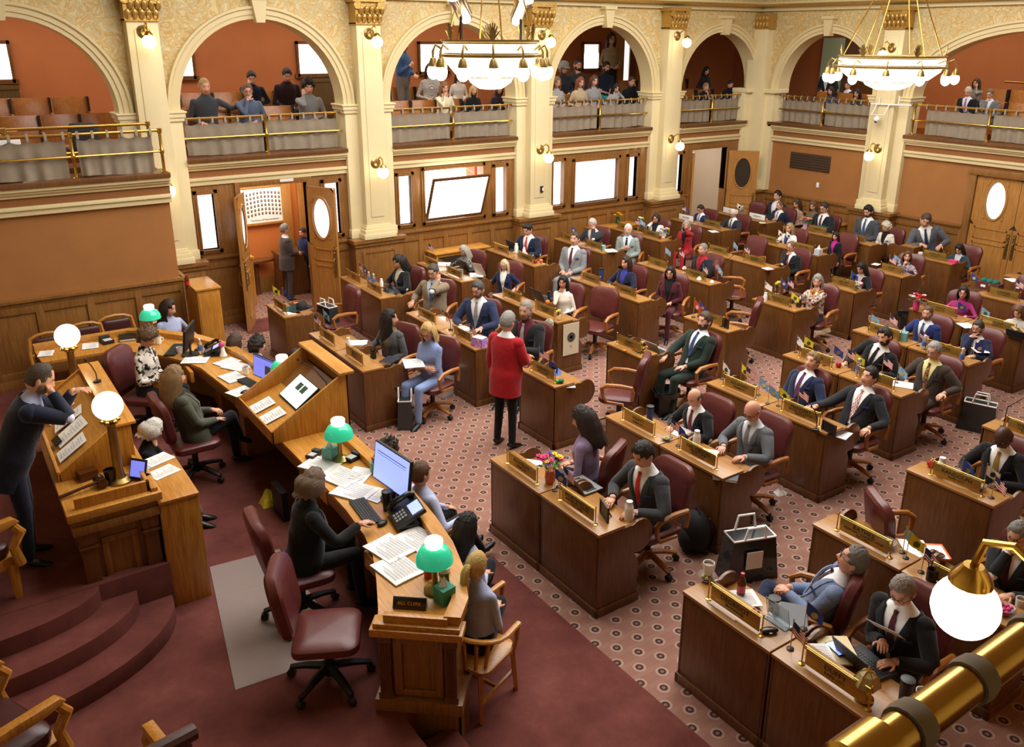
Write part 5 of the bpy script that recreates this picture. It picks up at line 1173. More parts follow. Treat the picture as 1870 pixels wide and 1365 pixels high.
        for Sh, El, W, sd2 in slv:
            dd = (W-El).normalized(); cu_ = W-dd*.022*s; m1 = (Sh+El)/2+(Sh+El-Nk-Nk).normalized()*.0; f = 1 if sex == 'm' else .86
            q.tube([Sh-lat*sd2*.035*s+u*.005*s, Sh+(El-Sh)*.16, (Sh+El)/2, Sh+(El-Sh)*.86, El+(W-El)*.14, (El+cu_)/2, cu_], [.072*f*s, .073*f*s, .064*f*s, .062*f*s, .060*f*s, .052*f*s, .042*f*s], 12)
            q.ell(Sh, .074*f*s, 12, 8)
        q.build('jacket', jm, o, smooth=50)
        if badge: MB().b2((0, -.035, -.011), (.004, .035, .011)).xf(Matrix.Translation(jp(.34, .62, inf+.012)) @ (Matrix((fwd, lat, u)).transposed() @ rotz(.6)).to_4x4() @ Matrix.Scale(s, 4)).build('name_badge', 'p:2b3a63:.4', o, smooth=0)
    if tie:
        q = MB(); rr_ = []
        for i in range(13):
            t = .515-(.36*i/12); w_ = (.020 if i == 0 else .015 if i == 1 else .018+.020*i/12); rr_.append([ringpt(t, 0, .008 if i > 1 else .012)+lat*w_*k*s+fwd*(.003*(1-abs(k)))*s for k in (-1, -.4, .4, 1)])
        q.grid(rr_); q.ell(sp(.505)+fwd*(lerp_ring(rs, .505)[1]+.012)*s, (.013*s, .019*s, .02*s), 8, 6); q.build('tie', tie if ':' in tie else 'c:'+tie, o, smooth=60)
    for t_ in top:
        if t_ and t_.startswith('scarf'):
            cc = t_.split('=')[1]; q = MB(); q.tube([sp(.49)+(fwd*.085*math.cos(p_)+lat*.09*math.sin(p_))*s for p_ in [2*PI*j/16 for j in range(17)]], .032*s, 8); q.tube([ringpt(.47, .1, .02), ringpt(.35, .12, .03), ringpt(.2, .16, .035)], [.03*s, .045*s, .05*s], 8); q.build('scarf', 'c:'+cc, o, smooth=60)
    if skirt: pass
    return o
def clk(o, f, nm): chair_at(o.location.x-.03*math.cos(R(f)), o.location.y-.03*math.sin(R(f)), R(f), 'maroon armless chair under the '+nm, 'clerk', .3)
GL = 'legislators seated on the house floor'; GG = 'visitors watching from the gallery'
TRI = {}
def REF(label): return label.split(',')[0]
def leg(seat, px, py, label, top, hair, hx=.85, **k):
    x, y, w = DESKS[seat]; h = atx(px, py, x+hx)
    WHO[seat] = 'in front of the '+REF(label)
    face = k.pop('face', 180); k.setdefault('badge', top[0] == 'suit'); k.setdefault('group', GL)
    k.setdefault('vox', .014 if seat[1] < 2 else .017)
    chair = k.pop('chair', True); cx = k.pop('cx', None)
    o = person(h, face, label, top, hair, **k); TRI[seat] = o
    if chair: chair_at(o.location.x+.02*math.cos(R(face)), o.location.y+.02*math.sin(R(face)), R(face), 'maroon leather chair under the '+REF(label))
    return o
def empty(seat, who, chair=None, px=None, face=180, kind='swivel', hx=1.0):
    WHO[seat] = who; x, y, w = DESKS[seat]
    if chair: chair_at(x+hx, y+w/2 if px is None else px, R(face), chair, kind)
DK = ['desk', 'desk']
# front row
leg(('D', 0, 1), 712, 582, 'woman with long black hair, olive vest over grey jacket, looking right', ('suit', '4a4d50', 'c:6b6046', None), ('long', '15110f'), sex='f', face=200, hy=125, hp=2, arms=('lap', 'rest'), pants='2a2024', hx=.78, badge=False)
leg(('D', 0, 0), 781, 606, 'blonde woman in blue short-sleeved dress, arms folded and reading her lap', ('top', 'c:7f93c0', 'short'), ('wavy', 'c9a86a'), sex='f', face=200, hp=24, hy=20, arms=('cross', 'cross'), glasses=True, pants='7f93c0', hx=.93)
empty(('E', 0, 0), 'holding a black hat and a clear tote bag', 'empty maroon chair behind the desk with the black hat')
leg(('B', 0, 1), 1065, 765, 'dark-haired woman in lavender sweater, seen from behind with head bowed', ('top', 'c:8d7a9c'), ('long', '2a1f1d'), sex='f', face=118, hp=22, hy=10, arms=('lap', 'lap'), hx=.82)
leg(('B', 0, 0), 1175, 830, 'man in charcoal suit and bright red tie, reading at the bouquet desk', ('suit', '3c3e42', 'eeeeee'), ('quiff', '221a16'), tie='c0201f', hp=26, hy=4, arms=('desk', 'desk'), hx=.80, lean=10)
leg(('A', 0, 1), 1558, 1025, 'man in pale blue jacket, reclining with hands clasped and legs crossed', ('suit', '7484a4', 'e9eaf0'), ('short', '6f6a66'), tie='c:5a2030:stripe:23263a:90', hp=-22, hy=2, lean=-22, arms=('clasp', 'clasp'), legs='ankle', pants='c:1c2540', glasses=True, hx=1.05, face=118, scale=1.0)
leg(('A', 0, 0), 1648, 1079, 'grey-haired man in black suit holding a sheet of paper', ('suit', '1d1e21', 'f0f0ee'), ('short', '8b8178'), tie='c:4a1c24', hp=26, hy=10, arms=('desk', (.30, .02, .30, (.7, .3, .2))), glasses=True, hx=.92, lean=8)
# second row
empty(('A', 1, 1), 'with orange and white papers', 'empty maroon chair behind the desk with the orange papers', px=3.5, face=-35, hx=.85)
leg(('A', 1, 0), 1860, 977, 'grey-haired man at the right edge, hand over his mouth', ('suit', '212225', 'eeeeec'), ('short', '7c7974'), tie='c:5b2733:stripe:3a2030:80', hp=16, arms=('desk', 'face'), glasses=True, hx=.75)
leg(('B', 1, 1), 1269, 727, 'balding man in black suit and wine tie, looking down', ('suit', '1a1b1f', 'f0f0f0'), ('fringe', '4c423a'), tie='6b1f2a', hp=26, arms=('desk', 'desk'), hx=.72, lean=8)
leg(('B', 1, 0), 1374, 751, 'bald man in grey suit, reading papers on his desk', ('suit', '62666d', 'd4d8e0'), ('bald', '9a8c80'), tie='c:8a8d98:stripe:5a5d68:80', hp=28, hy=8, arms=('desk', 'desk'), glasses=True, hx=.86, lean=6, skin='dba08a')
empty(('C', 1, 0), 'beside the standing man in red jacket', 'empty maroon chair behind the desk where the red-jacketed man stands', face=130, px=7.72, hx=1.12)
leg(('D', 1, 1), 873, 529, 'man in navy suit and silver tie with greying beard, leaning forward', ('suit', '27304f', 'f0f1f4'), ('short', '4a4644'), tie='8e9090', beard='55504c', glasses=True, hp=16, hy=-8, face=215, arms=('desk', 'desk'), hx=.80, belly=.05, scale=1.08)
leg(('D', 1, 0), 961, 566, 'man in black suit over dark red shirt, hands raised to clap', ('suit', '1c1d20', 'c:5a1f28'), ('crop', '8f8880'), tie='c:2a2028:stripe:c8c8d0:60', hp=6, face=205, arms=('gesture', 'clasp'), hx=.78, beard='8f8880')
leg(('E', 1, 1), 729, 478, 'dark-haired woman in black jacket and cream blouse, reading', ('suit', '191a1f', 'c:c9c2ae', None), ('wavy', '1b1512'), sex='f', hp=24, face=185, arms=('desk', 'desk'), hx=.76)
leg(('E', 1, 0), 791, 497, 'man in tan jacket and blue tie, hand on his cheek', ('suit', '8a7a64', 'c8d4ea'), ('short', '4b4642'), tie='c:46506e:spots:8a90a8:70', hp=14, face=215, arms=('cheek', 'rest'), glasses=True, hx=.80, belly=.05, pants='c:22232b')
# third row
leg(('A', 2, 1), 1832, 799, 'bald dark-skinned man in black suit and yellow-striped tie', ('suit', '15161a', 'f2f2f0'), ('bald', '1a1412'), tie='c:c8a03a:stripe:1c1c24:70', hp=34, arms=('desk', 'desk'), skin='4a2f25', hx=.78, lean=10)
leg(('B', 2, 1), 1483, 661, 'fair-haired man in navy suit and purple tie, slouched and gazing up', ('suit', '1f2745', 'eef0f4'), ('quiff', '8a6a48'), tie='5d2a55', hp=-14, lean=-20, arms=('rest', 'lap'), hx=1.0, hy=6)
leg(('B', 2, 0), 1588, 689, 'man in black suit and red checked tie, leaning back with arms spread', ('suit', '202226', 'f1f1f1'), ('short', '1d1714'), tie='c:a3202c:check:f0e8e6:70', hp=-10, lean=-14, hy=-8, arms=('rest', (.38, -.30, .30, (1, -.2, -.1))), pants='c:2a3350', hx=1.05, belly=.05)
leg(('C', 2, 0), 1287, 587, 'man in dark green suit and blue tie, lounging back with folded hands', ('suit', '1f2d26', 'f0f1f2'), ('short', '4a3626'), tie='2f4270', hp=-4, lean=-18, arms=('lap', 'desk'), beard='4a3626', hx=1.0)
leg(('D', 2, 1), 1028, 516, 'woman with long black hair in white sweater, finger to her face', ('top', 'c:e6e2d6'), ('long', '0e0b0c'), sex='f', hp=8, face=205, hy=10, arms=('lap', 'chin'), hx=.80, skin='c08a70')
empty(('D', 2, 0), 'with camouflage cap and seal banner on its side', 'empty maroon chair behind the woman in white sweater', px=10.05, face=200, hx=1.1)
leg(('E', 2, 1), 847, 458, 'grey-haired woman in floral black blouse, reading a sheet', ('top', 'c:1e1f24:spots:b9b4a8:60'), ('wavy', 'b0a99e'), sex='f', hp=22, face=190, arms=('desk', (.32, -.52, .22, (1, -.3, .1))), glasses=True, hx=.72)
leg(('E', 2, 0), 921, 485, 'woman with long blonde hair in navy blazer and white blouse', ('suit', '1f2547', 'c:efece6', None), ('long', 'd5c08e'), sex='f', hp=6, face=215, arms=('rest', (.2, -.42, .28, (.8, -.4, -.2))), glasses=True, hx=.86, pants='c:5c1a28')
# fourth row
empty(('A', 3, 1), 'cut off by the right picture edge', 'maroon chair back behind the dark-skinned man', px=3.6, hx=.9)
leg(('B', 3, 1), 1616, 615, 'bearded man in black suit and black tie, leaning on one arm', ('suit', '17181b', 'f2f2f2'), ('quiff', '2c1f18'), tie='1a1a1e', beard='33221a', hp=10, side=16, lean=0, hr=10, arms=('rest', 'desk'), hx=.90)
leg(('B', 3, 0), 1706, 641, 'grey-haired man in brown suit with yellow shirt and patterned tie', ('suit', '40362f', 'c:e6dc9a'), ('short', '9c9892'), tie='c:4a2238:spots:b98a3a:60', glasses=True, hp=12, arms=('rest', 'desk'), hx=.92, belly=.05)
empty(('C', 3, 0), 'with a red and a blue flag', 'large empty maroon chair behind the man in dark green suit', px=8.6, face=125, hx=1.0)
leg(('D', 3, 1), 1143, 480, 'woman with long brown hair in navy blazer and violet top', ('suit', '1b2036', 'c:3d3f9c', None), ('long', '33221b'), sex='f', hp=6, face=190, arms=('desk', 'desk'), hx=.72)
leg(('D', 3, 0), 1224, 499, 'black-haired woman with glasses in dark red plaid jacket', ('suit', 'c:5a1a24:plaid:221418:30', 'c:1a1a1c', None), ('curlyl', '120e10'), sex='f', hp=6, face=210, arms=('lap', 'lap'), glasses=True, hx=.95)
leg(('E', 3, 1), 964, 419, 'young man in navy suit and red tie, looking at his laptop', ('suit', '1c2338', 'f3f3f3'), ('quiff', '1f1814'), tie='c03028', hp=28, face=200, arms=('desk', 'desk'), hx=.75)
leg(('E', 3, 0), 1050, 437, 'man in light grey suit and maroon tie, sitting upright', ('suit', '85878b', 'f0f0f0'), ('short', '4a382c'), tie='5a2630', hp=-4, face=205, arms=('lap', 'lap'), hx=.95, lean=-6)
# fifth row
leg(('B', 4, 1), 1694, 572, 'man in bright navy suit beside the teal tissue box', ('suit', '232f66', 'd8e4f4'), ('crop', '5a4438'), tie='4a5470', hp=6, hy=12, arms=('lap', 'desk'), hx=.80, beard='7a6456')
leg(('B', 4, 0), 1786, 599, 'man with grey beard in navy suit, fist at his mouth', ('suit', '1e2440', 'eceef2'), ('short', '3a332e'), tie='c:3a3450:stripe:c8c8d8:70', beard='long', hp=10, arms=('desk', 'face'), glasses=True, hx=.82, belly=.05)
leg(('C', 4, 0), 1493, 514, 'grey-haired woman in cream and purple jacket with orange scarf', ('top', 'c:d8cdb6:spots:5a3450:25', 'scarf=c07a2a'), ('long', '8f8c88'), sex='f', hp=8, face=190, hy=15, arms=('chin', 'desk'), hx=.82)
leg(('D', 4, 1), 1284, 456, 'man in black jacket over red shirt, grey hair', ('suit', '1a1d26', 'c:a3202c'), ('crop', '7f7872'), tie='c:8a2030', hp=2, arms=('desk', 'lap'), hx=.80)
empty(('D', 4, 0), 'with seashells and a black lamp arm', 'empty maroon chair behind the man in red shirt', px=10.1, face=-50, hx=.95)
leg(('E', 4, 1), 1082, 409, 'white-haired man in dark suit, head resting in his hand', ('suit', '34363c', 'f0f0f0'), ('short', 'c9c5be'), tie='c:8a2a38:stripe:c8b0b4:70', hp=26, face=205, arms=('brow', 'desk'), hx=.62, lean=10)
leg(('E', 4, 0), 1147, 420, 'white-haired man in pale grey-green jacket, gesturing with one hand', ('suit', '8f9a98', 'd4e4ea'), ('short', 'dcd8d0'), tie='1e2430', hp=2, face=215, arms=('lap', 'chest'), hx=.85, belly=.06, beard='c8beb4', pants='c:a39878', legs='ankle')
# sixth row
leg(('B', 5, 1), 1759, 535, 'woman with dark curly hair in magenta blouse', ('top', 'c:9a2a6a'), ('curlyl', '201514'), sex='f', hp=6, face=200, arms=('desk', 'desk'), glasses=True, hx=.72)
leg(('B', 5, 0), 1860, 570, 'young woman with long light brown hair at right edge, looking down', ('top', 'c:c4c0b8'), ('long', '6a4a34'), sex='f', hp=28, arms=('desk', 'desk'), hx=.70)
leg(('C', 5, 0), 1573, 490, 'woman with black hair in black cardigan, head bowed', ('suit', '15161b', 'c:b8a8a0', None), ('long', '17110f'), sex='f', hp=28, arms=('desk', 'desk'), hx=.62)
leg(('D', 5, 0), 1445, 451, 'balding man in black suit and red tie, hand at his lips', ('suit', '191b1f', 'f3f3f3'), ('thin', '6a5444'), tie='b01f24', glasses=True, hp=14, arms=('lap', 'chin'), hx=.82)
empty(('D', 5, 1), 'with a small blue flag and no one seated', 'empty maroon chair left of the balding man in red tie', px=11.35)
leg(('E', 5, 1), 1198, 399, 'woman in white jacket and black glasses, hand on her cheek', ('suit', 'dcdad6', 'c:1b1b20', None), ('bob', '33241c'), sex='f', hp=12, face=205, arms=('lap', 'cheek'), glasses=True, hx=.68)
leg(('E', 5, 0), 1253, 412, 'woman with grey hair in red jacket, chin in her palm', ('suit', 'a81f28', 'c:1c1a1c', None), ('wavy', 'a8a098'), sex='f', hp=10, face=200, hy=25, arms=('cheek', 'lap'), hx=.75)
# seventh row
empty(('B', 6, 1), 'with the teal gift basket', 'maroon chair behind the teal gift basket', px=6.6, hx=.85)
leg(('C', 6, 0), 1657, 469, 'brown-haired woman in patterned blouse, resting her chin on one hand', ('top', 'c:b8a6ac:spots:3a3450:35'), ('wavy', '5a3a28'), sex='f', hp=4, face=195, hy=15, arms=('desk', 'chin'), hx=.72)
leg(('D', 6, 1), 1442, 417, 'woman with long ash-blonde hair in white blazer', ('suit', 'e8e4de', 'c:23307a', None), ('long', 'a08658'), sex='f', hp=10, arms=('desk', 'desk'), hx=.68)
WHO['D', 6, 0] = 'with the blue and white tissue jar, lady standing behind'
person(atx(1526, 432, 14.9), 178, 'standing woman in long black coat and magenta blouse', ('suit', '15161b', 'c:b0288a', None), ('long', '1c1413'), sex='f', pose='stand', hp=14, hy=10, arms=('down', 'down'), floor=0, lean=6, pants='c:121316')
chair_at(15.35, 10.5, R(180), 'maroon chair behind the standing woman in black coat')
leg(('E', 6, 0), 1339, 390, 'white-haired man in dark grey suit, reading', ('suit', '2c2f36', 'f0f0f0'), ('thin', 'd8d0c8'), tie='4a2c38', glasses=True, hp=24, arms=('desk', 'desk'), hx=.70, skin='dfa890')
leg(('E', 6, 1), 1280, 382, 'black-haired man in blue suit, looking down', ('suit', '1f2a52', 'e8ecf4'), ('quiff', '17120f'), tie='8a7a98', glasses=True, hp=26, arms=('desk', 'desk'), hx=.55)
# eighth row and those along the back wall
empty(('B', 7, 1), 'with a crumpled white cloth, farthest right', None)
leg(('C', 7, 0), 1752, 455, 'person with long black hair in teal-grey jacket, bowed over a desk', ('suit', '2f3f46', 'c:c8ccd4', None), ('long', '100d0d'), sex='f', hp=34, arms=('desk', 'desk'), hx=.60, lean=12)
leg(('D', 7, 0), 1619, 415, 'woman with short white-blonde hair in cream blazer', ('suit', 'ded8cc', 'c:17171a', None), ('curly', 'd2c8b4'), sex='f', hp=22, hy=-25, arms=('lap', 'lap'), hx=.85)
leg(('D', 7, 1), 1505, 380, 'man in dark suit behind the purple bouquet', ('suit', '1d1f27', 'f0f0f0'), ('short', '31261f'), tie='5a2030', glasses=True, hp=20, arms=('desk', 'desk'), hx=.85)
leg(('E', 7, 0), 1424, 376, 'man in navy suit with receding hair, one fist raised', ('suit', '1b2036', 'f2f2f2'), ('thin', '6a4f3e'), tie='8a8a90', hp=16, arms=('rest', 'chest'), hx=.75)
empty(('E', 7, 1), 'with white name card in the far corner', 'empty oak-backed chair in the far corner row', px=14.0, hx=.85)
for px, py, lab, top, hair, kk in ((1420, 358, 'black-haired man behind the man with raised fist', ('suit', '222630', 'e8e8e8'), ('short', '120f0e'), dict()),
    (1455, 372, 'young woman with long brown hair by the back wall, left one', ('top', 'c:8a6a5a:spots:c8a890:40'), ('long', '4a2f20'), dict(sex='f', hp=22)),
    (1485, 376, 'young woman with light brown hair by the back wall, right one', ('top', 'c:6a5a4a'), ('long', '6a4c34'), dict(sex='f', hp=24, hy=15)),
    (1586, 386, 'dark-haired man in grey suit and blue tie at the back wall', ('suit', '4a4e56', 'f2f2f2'), ('quiff', '14100e'), dict(tie='3a5a80', hp=24, beard='14100e')) ):
    h = atx(px, py, 17.02 if px != 1586 else 16.98); kk = dict(dict(arms=('lap', 'lap'), group=GL, vox=.018, lean=2), **kk); o = person(h, 180, lab, top, hair, **kk)
    inst('lbchair', leather_back_chair, 'oak_chair', 'oak chair under the '+lab, 'chair', (o.location.x, o.location.y, 0), PI, 'oak chairs with leather pads')
wd_ = inst(('desk', .62), desk_maker(.62), 'legislator_desk', 'oak desk turned sideways against the back wall', 'desk', (17.0, 9.45, 0), PI/2, 'legislators\' desks on the house floor')
o = person(atx(1690, 402, 16.75), 215, 'man in grey suit leaning over the sideways desk by the back wall', ('suit', '565a62', 'f0f0f0'), ('short', '4a3a2e'), tie='2a3450', hp=30, hr=-14, side=-14, lean=18, arms=('desk', 'desk'), group=GL, pants='c:17181b')
chair_at(o.location.x, o.location.y, R(215), 'maroon chair under the man leaning over the sideways desk')
# standing on the floor
person(at(927, 588, 1.63), 20, 'standing man in bright red jacket and black trousers', ('suit', 'a51820', 'f0f0f0'), ('short', '8d8a86'), pose='stand', glasses=True, hp=16, hy=0, lean=3, arms=('down', (.30, -.12, .18, (1, .1, -.3))), pants='c:141416', belly=.07, floor=0, vox=.014, shoes='1a1a1a')
person(aty(520, 419, 15.75), -5, 'man in dark grey suit walking through the corridor', ('suit', '4a4440', 'e4e4e8'), ('short', '7a746c'), pose='stand', hp=2, lean=2, arms=('clasp', 'clasp'), floor=0, glasses=True, belly=.03)
person(aty(553, 425, 16.0), 200, 'person in navy shirt half hidden behind the corridor door', ('top', 'c:1f2a56'), ('short', '2a201a'), pose='stand', arms=('down', 'down'), floor=0)
# rostrum
person(at(68, 668, 2.42), -8, 'speaker in navy suit standing at the rostrum, hand to his brow', ('suit', '1c2238', 'b8bfe6'), ('thin', '4a3b30'), pose='stand', hp=30, hy=0, lean=26, arms=((.50, .16, .40, (1, 0, -.2)), 'brow'), floor=.75, vox=.013, beard='7a6a5e', scale=1.0, group=None)
o = person(at(268, 617, 1.49), -42, 'clerk in cream sweater with black flowers, using a phone', ('top', 'c:e0d8cc:spots:1c1a1c:14'), ('curly', '6a5038'), sex='f', hp=34, arms=('phone', 'phone'), floor=.3, vox=.014, lean=4)
clk(o, -42, 'clerk in cream sweater with black flowers')
o = person(at(318, 690, 1.50), 0, 'clerk with long dark-blonde hair in green plaid jacket', ('suit', 'c:3f443a:plaid:6a6a58:34', 'c:26261f', None), ('long', '8a6c46'), sex='f', hp=6, hy=8, arms=('clasp', 'lap'), legs='cross', floor=.3, vox=.014, lean=-14, pants='c:15161c')
clk(o, 0, 'clerk with long dark-blonde hair')
o = person(at(570, 885, 1.49), -6, 'clerk with brown-grey bob in black cardigan, typing', ('suit', '16181a', 'c:1a1c1e', None), ('bob', '6f5a46'), sex='f', hp=22, hy=18, arms=('lap', (.46, -.16, .28, (1, -.1, -.1))), floor=.3, vox=.013, lean=10, belly=.05)
clk(o, -6, 'clerk with brown-grey bob')
o = person(at(278, 786, 1.36), -20, 'white-haired woman in black dress seated by the oak table', ('top', 'c:141416'), ('bob', 'e2dcd2'), sex='f', hp=30, hy=25, arms=('lap', 'chin'), legs='side', floor=.3, vox=.014, lean=12, bare=True, shoes='0c0c0e', pants='c:141416', seat=.42)
inst('lbchair', None, 'oak_chair', 'oak chair under the white-haired woman in black dress', 'chair', (o.location.x, o.location.y, .3), R(-20), 'oak chairs with leather pads')
# pages and their oak armchairs
def page(px, py, z, face, label, top, hair, leather=False, **k):
    k.setdefault('vox', .014); o = person(at(px, py, z), face, label, top, hair, **k)
    if leather: inst('lbchair', None, 'oak_chair', 'oak chair under the '+REF(label), 'chair', (o.location.x, o.location.y, 0), R(face), 'oak chairs with leather pads')
    else: inst('oakarm', oak_armchair, 'oak_armchair', 'honey oak armchair under the '+REF(label), 'chair', (o.location.x, o.location.y, 0), R(face), 'oak armchairs of the pages')
page(870, 1034, 1.16, 22, 'blonde ponytailed page in light blue shirt, looking at her phone', ('top', 'c:a8b4d8', 'collar'), ('pony', 'c8a862'), sex='f', hp=6, arms=('phone', 'phone'), legs='cross', shoes='e8e6e2', pants='c:121316', vox=.013, lean=2)
page(852, 962, 1.14, 15, 'page with straight black hair seen from behind', ('top', 'c:a8b4d8', 'collar'), ('long', '0c0a0c'), sex='f', hp=14, arms=('lap', 'lap'), legs='cross', pants='c:12131a', lean=4)
page(768, 866, 1.16, 10, 'brown-haired page in light blue shirt beside the big monitor', ('top', 'c:b4bede', 'collar'), ('short', '5a3c26'), hp=4, arms=('knee', 'rest'), pants='c:16161a', lean=-4, legs='stretch')
page(708, 826, 1.16, 8, 'curly dark-haired page behind the clerk\'s monitor', ('top', 'c:b8c2e0', 'collar'), ('curly', '2a1e16'), hp=14, arms=('lap', 'lap'), pants='c:1f2a55', legs='stretch')
page(541, 655, 1.16, 5, 'page with dark crop and glasses behind the podium', ('top', 'c:b4bede', 'collar'), ('short', '17120f'), glasses=True, hp=4, arms=('lap', 'lap'))
page(470, 632, 1.15, 10, 'boy page with dark wavy hair behind the clerks\' desk', ('top', 'c:b4bede', 'collar'), ('curly', '1e1512'), hp=4, arms=('lap', 'lap'))
page(430, 624, 1.13, 15, 'girl page with straight brown hair behind the clerks\' desk', ('top', 'c:b4bede', 'collar'), ('long', '4a3526'), sex='f', arms=('lap', 'lap'))
page(308, 563, 1.20, -70, 'page in light blue shirt with dark bow by the front wall', ('top', 'c:a9b2d4', 'collar'), ('long', '2a1c18'), sex='f', hp=14, hy=20, arms=('rest', 'lap'), leather=True, lean=6)
for i, (px, py) in enumerate(((218, 592), (160, 607), (92, 626))):
    p = at(px, py, .86); inst('lbchair', None, 'oak_chair', '%s empty oak chair with dark leather pad against the front wall' % ('right', 'middle', 'left')[i], 'chair', (p.x, min(p.y, 13.2), 0), R(-90), 'oak chairs with leather pads')
# gallery visitors
def vis(px, py, depth, label, top, hair, wall='A', row=1, **k):
    h = aty(px, py, depth) if wall == 'A' else atx(px, py, depth); fl_ = 2.74 if row == 1 else 2.96
    k.setdefault('vox', .018); k.setdefault('lean', 10); k.setdefault('hp', 14); k.setdefault('arms', ('lap', 'lap')); k.setdefault('face', -100 if wall == 'A' else 185); f = k.pop('face')
    return person(h, f, label, top, hair, floor=fl_, group=GG, **k)
vis(373, 158, 15.85, 'young man with short fair hair in dark grey shirt, arm along the seat', ('top', 'c:3a3d42', 'collar'), ('crop', 'a88a58'), arms=('chairback', 'lap'), hy=15)
vis(452, 166, 15.8, 'young man with glasses in blue-grey sweatshirt, hand over mouth', ('top', 'c:55627a', 'collar'), ('short', '6a4a30'), glasses=True, arms=('lap', 'face'), lean=18)
vis(459, 142, 16.75, 'young man in navy hoodie hiding his face in one hand', ('top', 'c:161b2c'), ('short', '1c1512'), row=2, arms=('lap', 'brow'), hp=28, lean=24)
vis(524, 137, 16.7, 'young man in dark maroon top bent over his phone', ('top', 'c:2c171d'), ('short', '2a1c14'), row=2, arms=('phone', 'phone'), hp=30, lean=22)
vis(563, 159, 15.8, 'young man with dark curls in light grey pullover, hand on cheek', ('top', 'c:85888a', 'collar'), ('curly', '1a1210'), arms=('lap', 'cheek'), lean=18)
person(aty(737, 82, 16.9), -60, 'standing cameraman in blue shirt and grey trousers', ('top', 'c:33507c'), ('short', '3a2a20'), pose='stand', arms=('clasp', 'chest'), pants='c:6a625a', floor=2.96, group=GG, vox=.018)
vis(786, 128, 16.6, 'visitor with dark hair in black and white plaid shirt', ('top', 'c:d0c8c0:plaid:1c1a20:26'), ('long', '1a1416'), row=2, sex='f', arms=('knee', 'lap'))
vis(812, 161, 15.75, 'girl with light brown hair in cream pullover, fist at her mouth', ('top', 'c:e0d8b8'), ('wavy', '8a6038'), sex='f', arms=('lap', 'face'), lean=16)
vis(865, 165, 15.75, 'girl with long blonde hair in black top under the chandelier', ('top', 'c:121216'), ('long', 'c8a870'), sex='f', arms=('phone', 'phone'))
vis(912, 163, 15.8, 'girl with brown hair in dark top right of the chandelier bowl', ('top', 'c:2a2430'), ('long', '4a3020'), sex='f')
vis(838, 140, 16.6, 'visitor in white top half hidden behind the chandelier', ('top', 'c:d8d2c6'), ('long', '3a281c'), row=2, sex='f')
person(aty(1117, 72, 17.2), -110, 'woman in patterned cream cardigan standing against the gallery wall', ('top', 'c:cdbb98:hstripe:5a5040:22'), ('long', '3a2218'), sex='f', pose='stand', glasses=True, arms=('lap', 'lap'), floor=2.96, group=GG, vox=.018)
vis(1030, 124, 16.6, 'woman with grey cap and glasses in dark vest', ('top', 'c:26282e'), ('bob', '8a8680'), row=2, sex='f', glasses=True, hat='c:8a8c88')
vis(1055, 119, 16.7, 'bearded man in black vest and grey sleeves', ('top', 'c:3a3c40'), ('crop', '2a2220'), row=2, beard='2a2220', arms=('lap', 'chin'))
vis(1107, 123, 16.6, 'bearded man in navy polo with teal jacket on his lap', ('top', 'c:1c2438', 'short'), ('short', '2a1c14'), row=2, beard='3a2a20', pants='c:3aa0a0')
vis(1017, 151, 15.75, 'woman in white sweater with thin dark stripes', ('top', 'c:e4e0da:hstripe:3a3a40:16'), ('long', '8a6a48'), sex='f', pants='c:4a5a80')
vis(1060, 151, 15.75, 'girl with reddish hair in tan cardigan', ('top', 'c:bfa988'), ('long', '8a4a2a'), sex='f')
vis(1085, 148, 15.75, 'girl in black and white striped shirt', ('top', 'c:1c1c20:hstripe:c8c8c8:30'), ('long', '5a3c28'), sex='f')
vis(1125, 161, 15.7, 'girl with dark hair in white top, head on her hand', ('top', 'c:d8d4d0:hstripe:3a3438:18'), ('wavy', '1c1414'), sex='f', arms=('cheek', 'lap'), hp=24, lean=18)
vis(1154, 149, 15.75, 'person in black top at right end of the front row, hand to head', ('top', 'c:15171c'), ('short', '4a3424'), arms=('cheek', 'lap'))
vis(1290, 130, 16.6, 'person with long black hair in the rear row by the far corner', ('top', 'c:2a2226'), ('long', '0f0c0c'), row=2, sex='f')
vis(1289, 159, 15.7, 'blond visitor in black shirt with hand near mouth', ('top', 'c:131417', 'short'), ('short', '9a7a50'), arms=('chin', 'lap'), lean=16, hy=15)
vis(1334, 154, 15.7, 'young man in black printed hoodie looking at a phone', ('top', 'c:131318'), ('quiff', '1c1614'), arms=('phone', 'phone'), hp=24, lean=16)
vis(1513, 128, 19.3, 'grey-haired man in dark suit in the rear row of the back gallery', ('suit', '1c1e26', 'e8e8e8'), ('thin', '8a7a70'), wall='B', row=2)
vis(1548, 156, 19.0, 'man in navy jacket with white papers in the back gallery', ('suit', '1f2640', 'e8e8e8'), ('short', '3a2c24'), wall='B', row=2, lean=16)
vis(1517, 166, 18.4, 'woman with dark hair in denim and rust top', ('top', 'c:33456a'), ('long', '241816'), wall='B', sex='f', hp=20)
vis(1565, 171, 18.4, 'woman with dark hair in charcoal sweater, hand on chin', ('top', 'c:33342f'), ('wavy', '201614'), wall='B', sex='f', arms=('lap', 'chin'))
vis(1768, 168, 18.4, 'white-haired man in black suit and lilac tie in the back gallery', ('suit', '17181c', 'e0d8e4'), ('short', 'c0b8ae'), wall='B', tie='8a6a9a', arms=('clasp', 'clasp'), glasses=True)
vis(1808, 172, 18.4, 'man in grey tweed jacket reading in the back gallery', ('suit', '6a6c6c', 'c8d4e8'), ('short', '6a5a4c'), wall='B', arms=('lap', 'chin'), hp=20, glasses=True)
vis(1783, 152, 19.2, 'brown-haired woman in speckled blouse behind the two older men', ('top', 'c:a09890:spots:5a5450:40'), ('long', '4a3424'), wall='B', row=2, sex='f', arms=('brow', 'lap'))
build_desks()
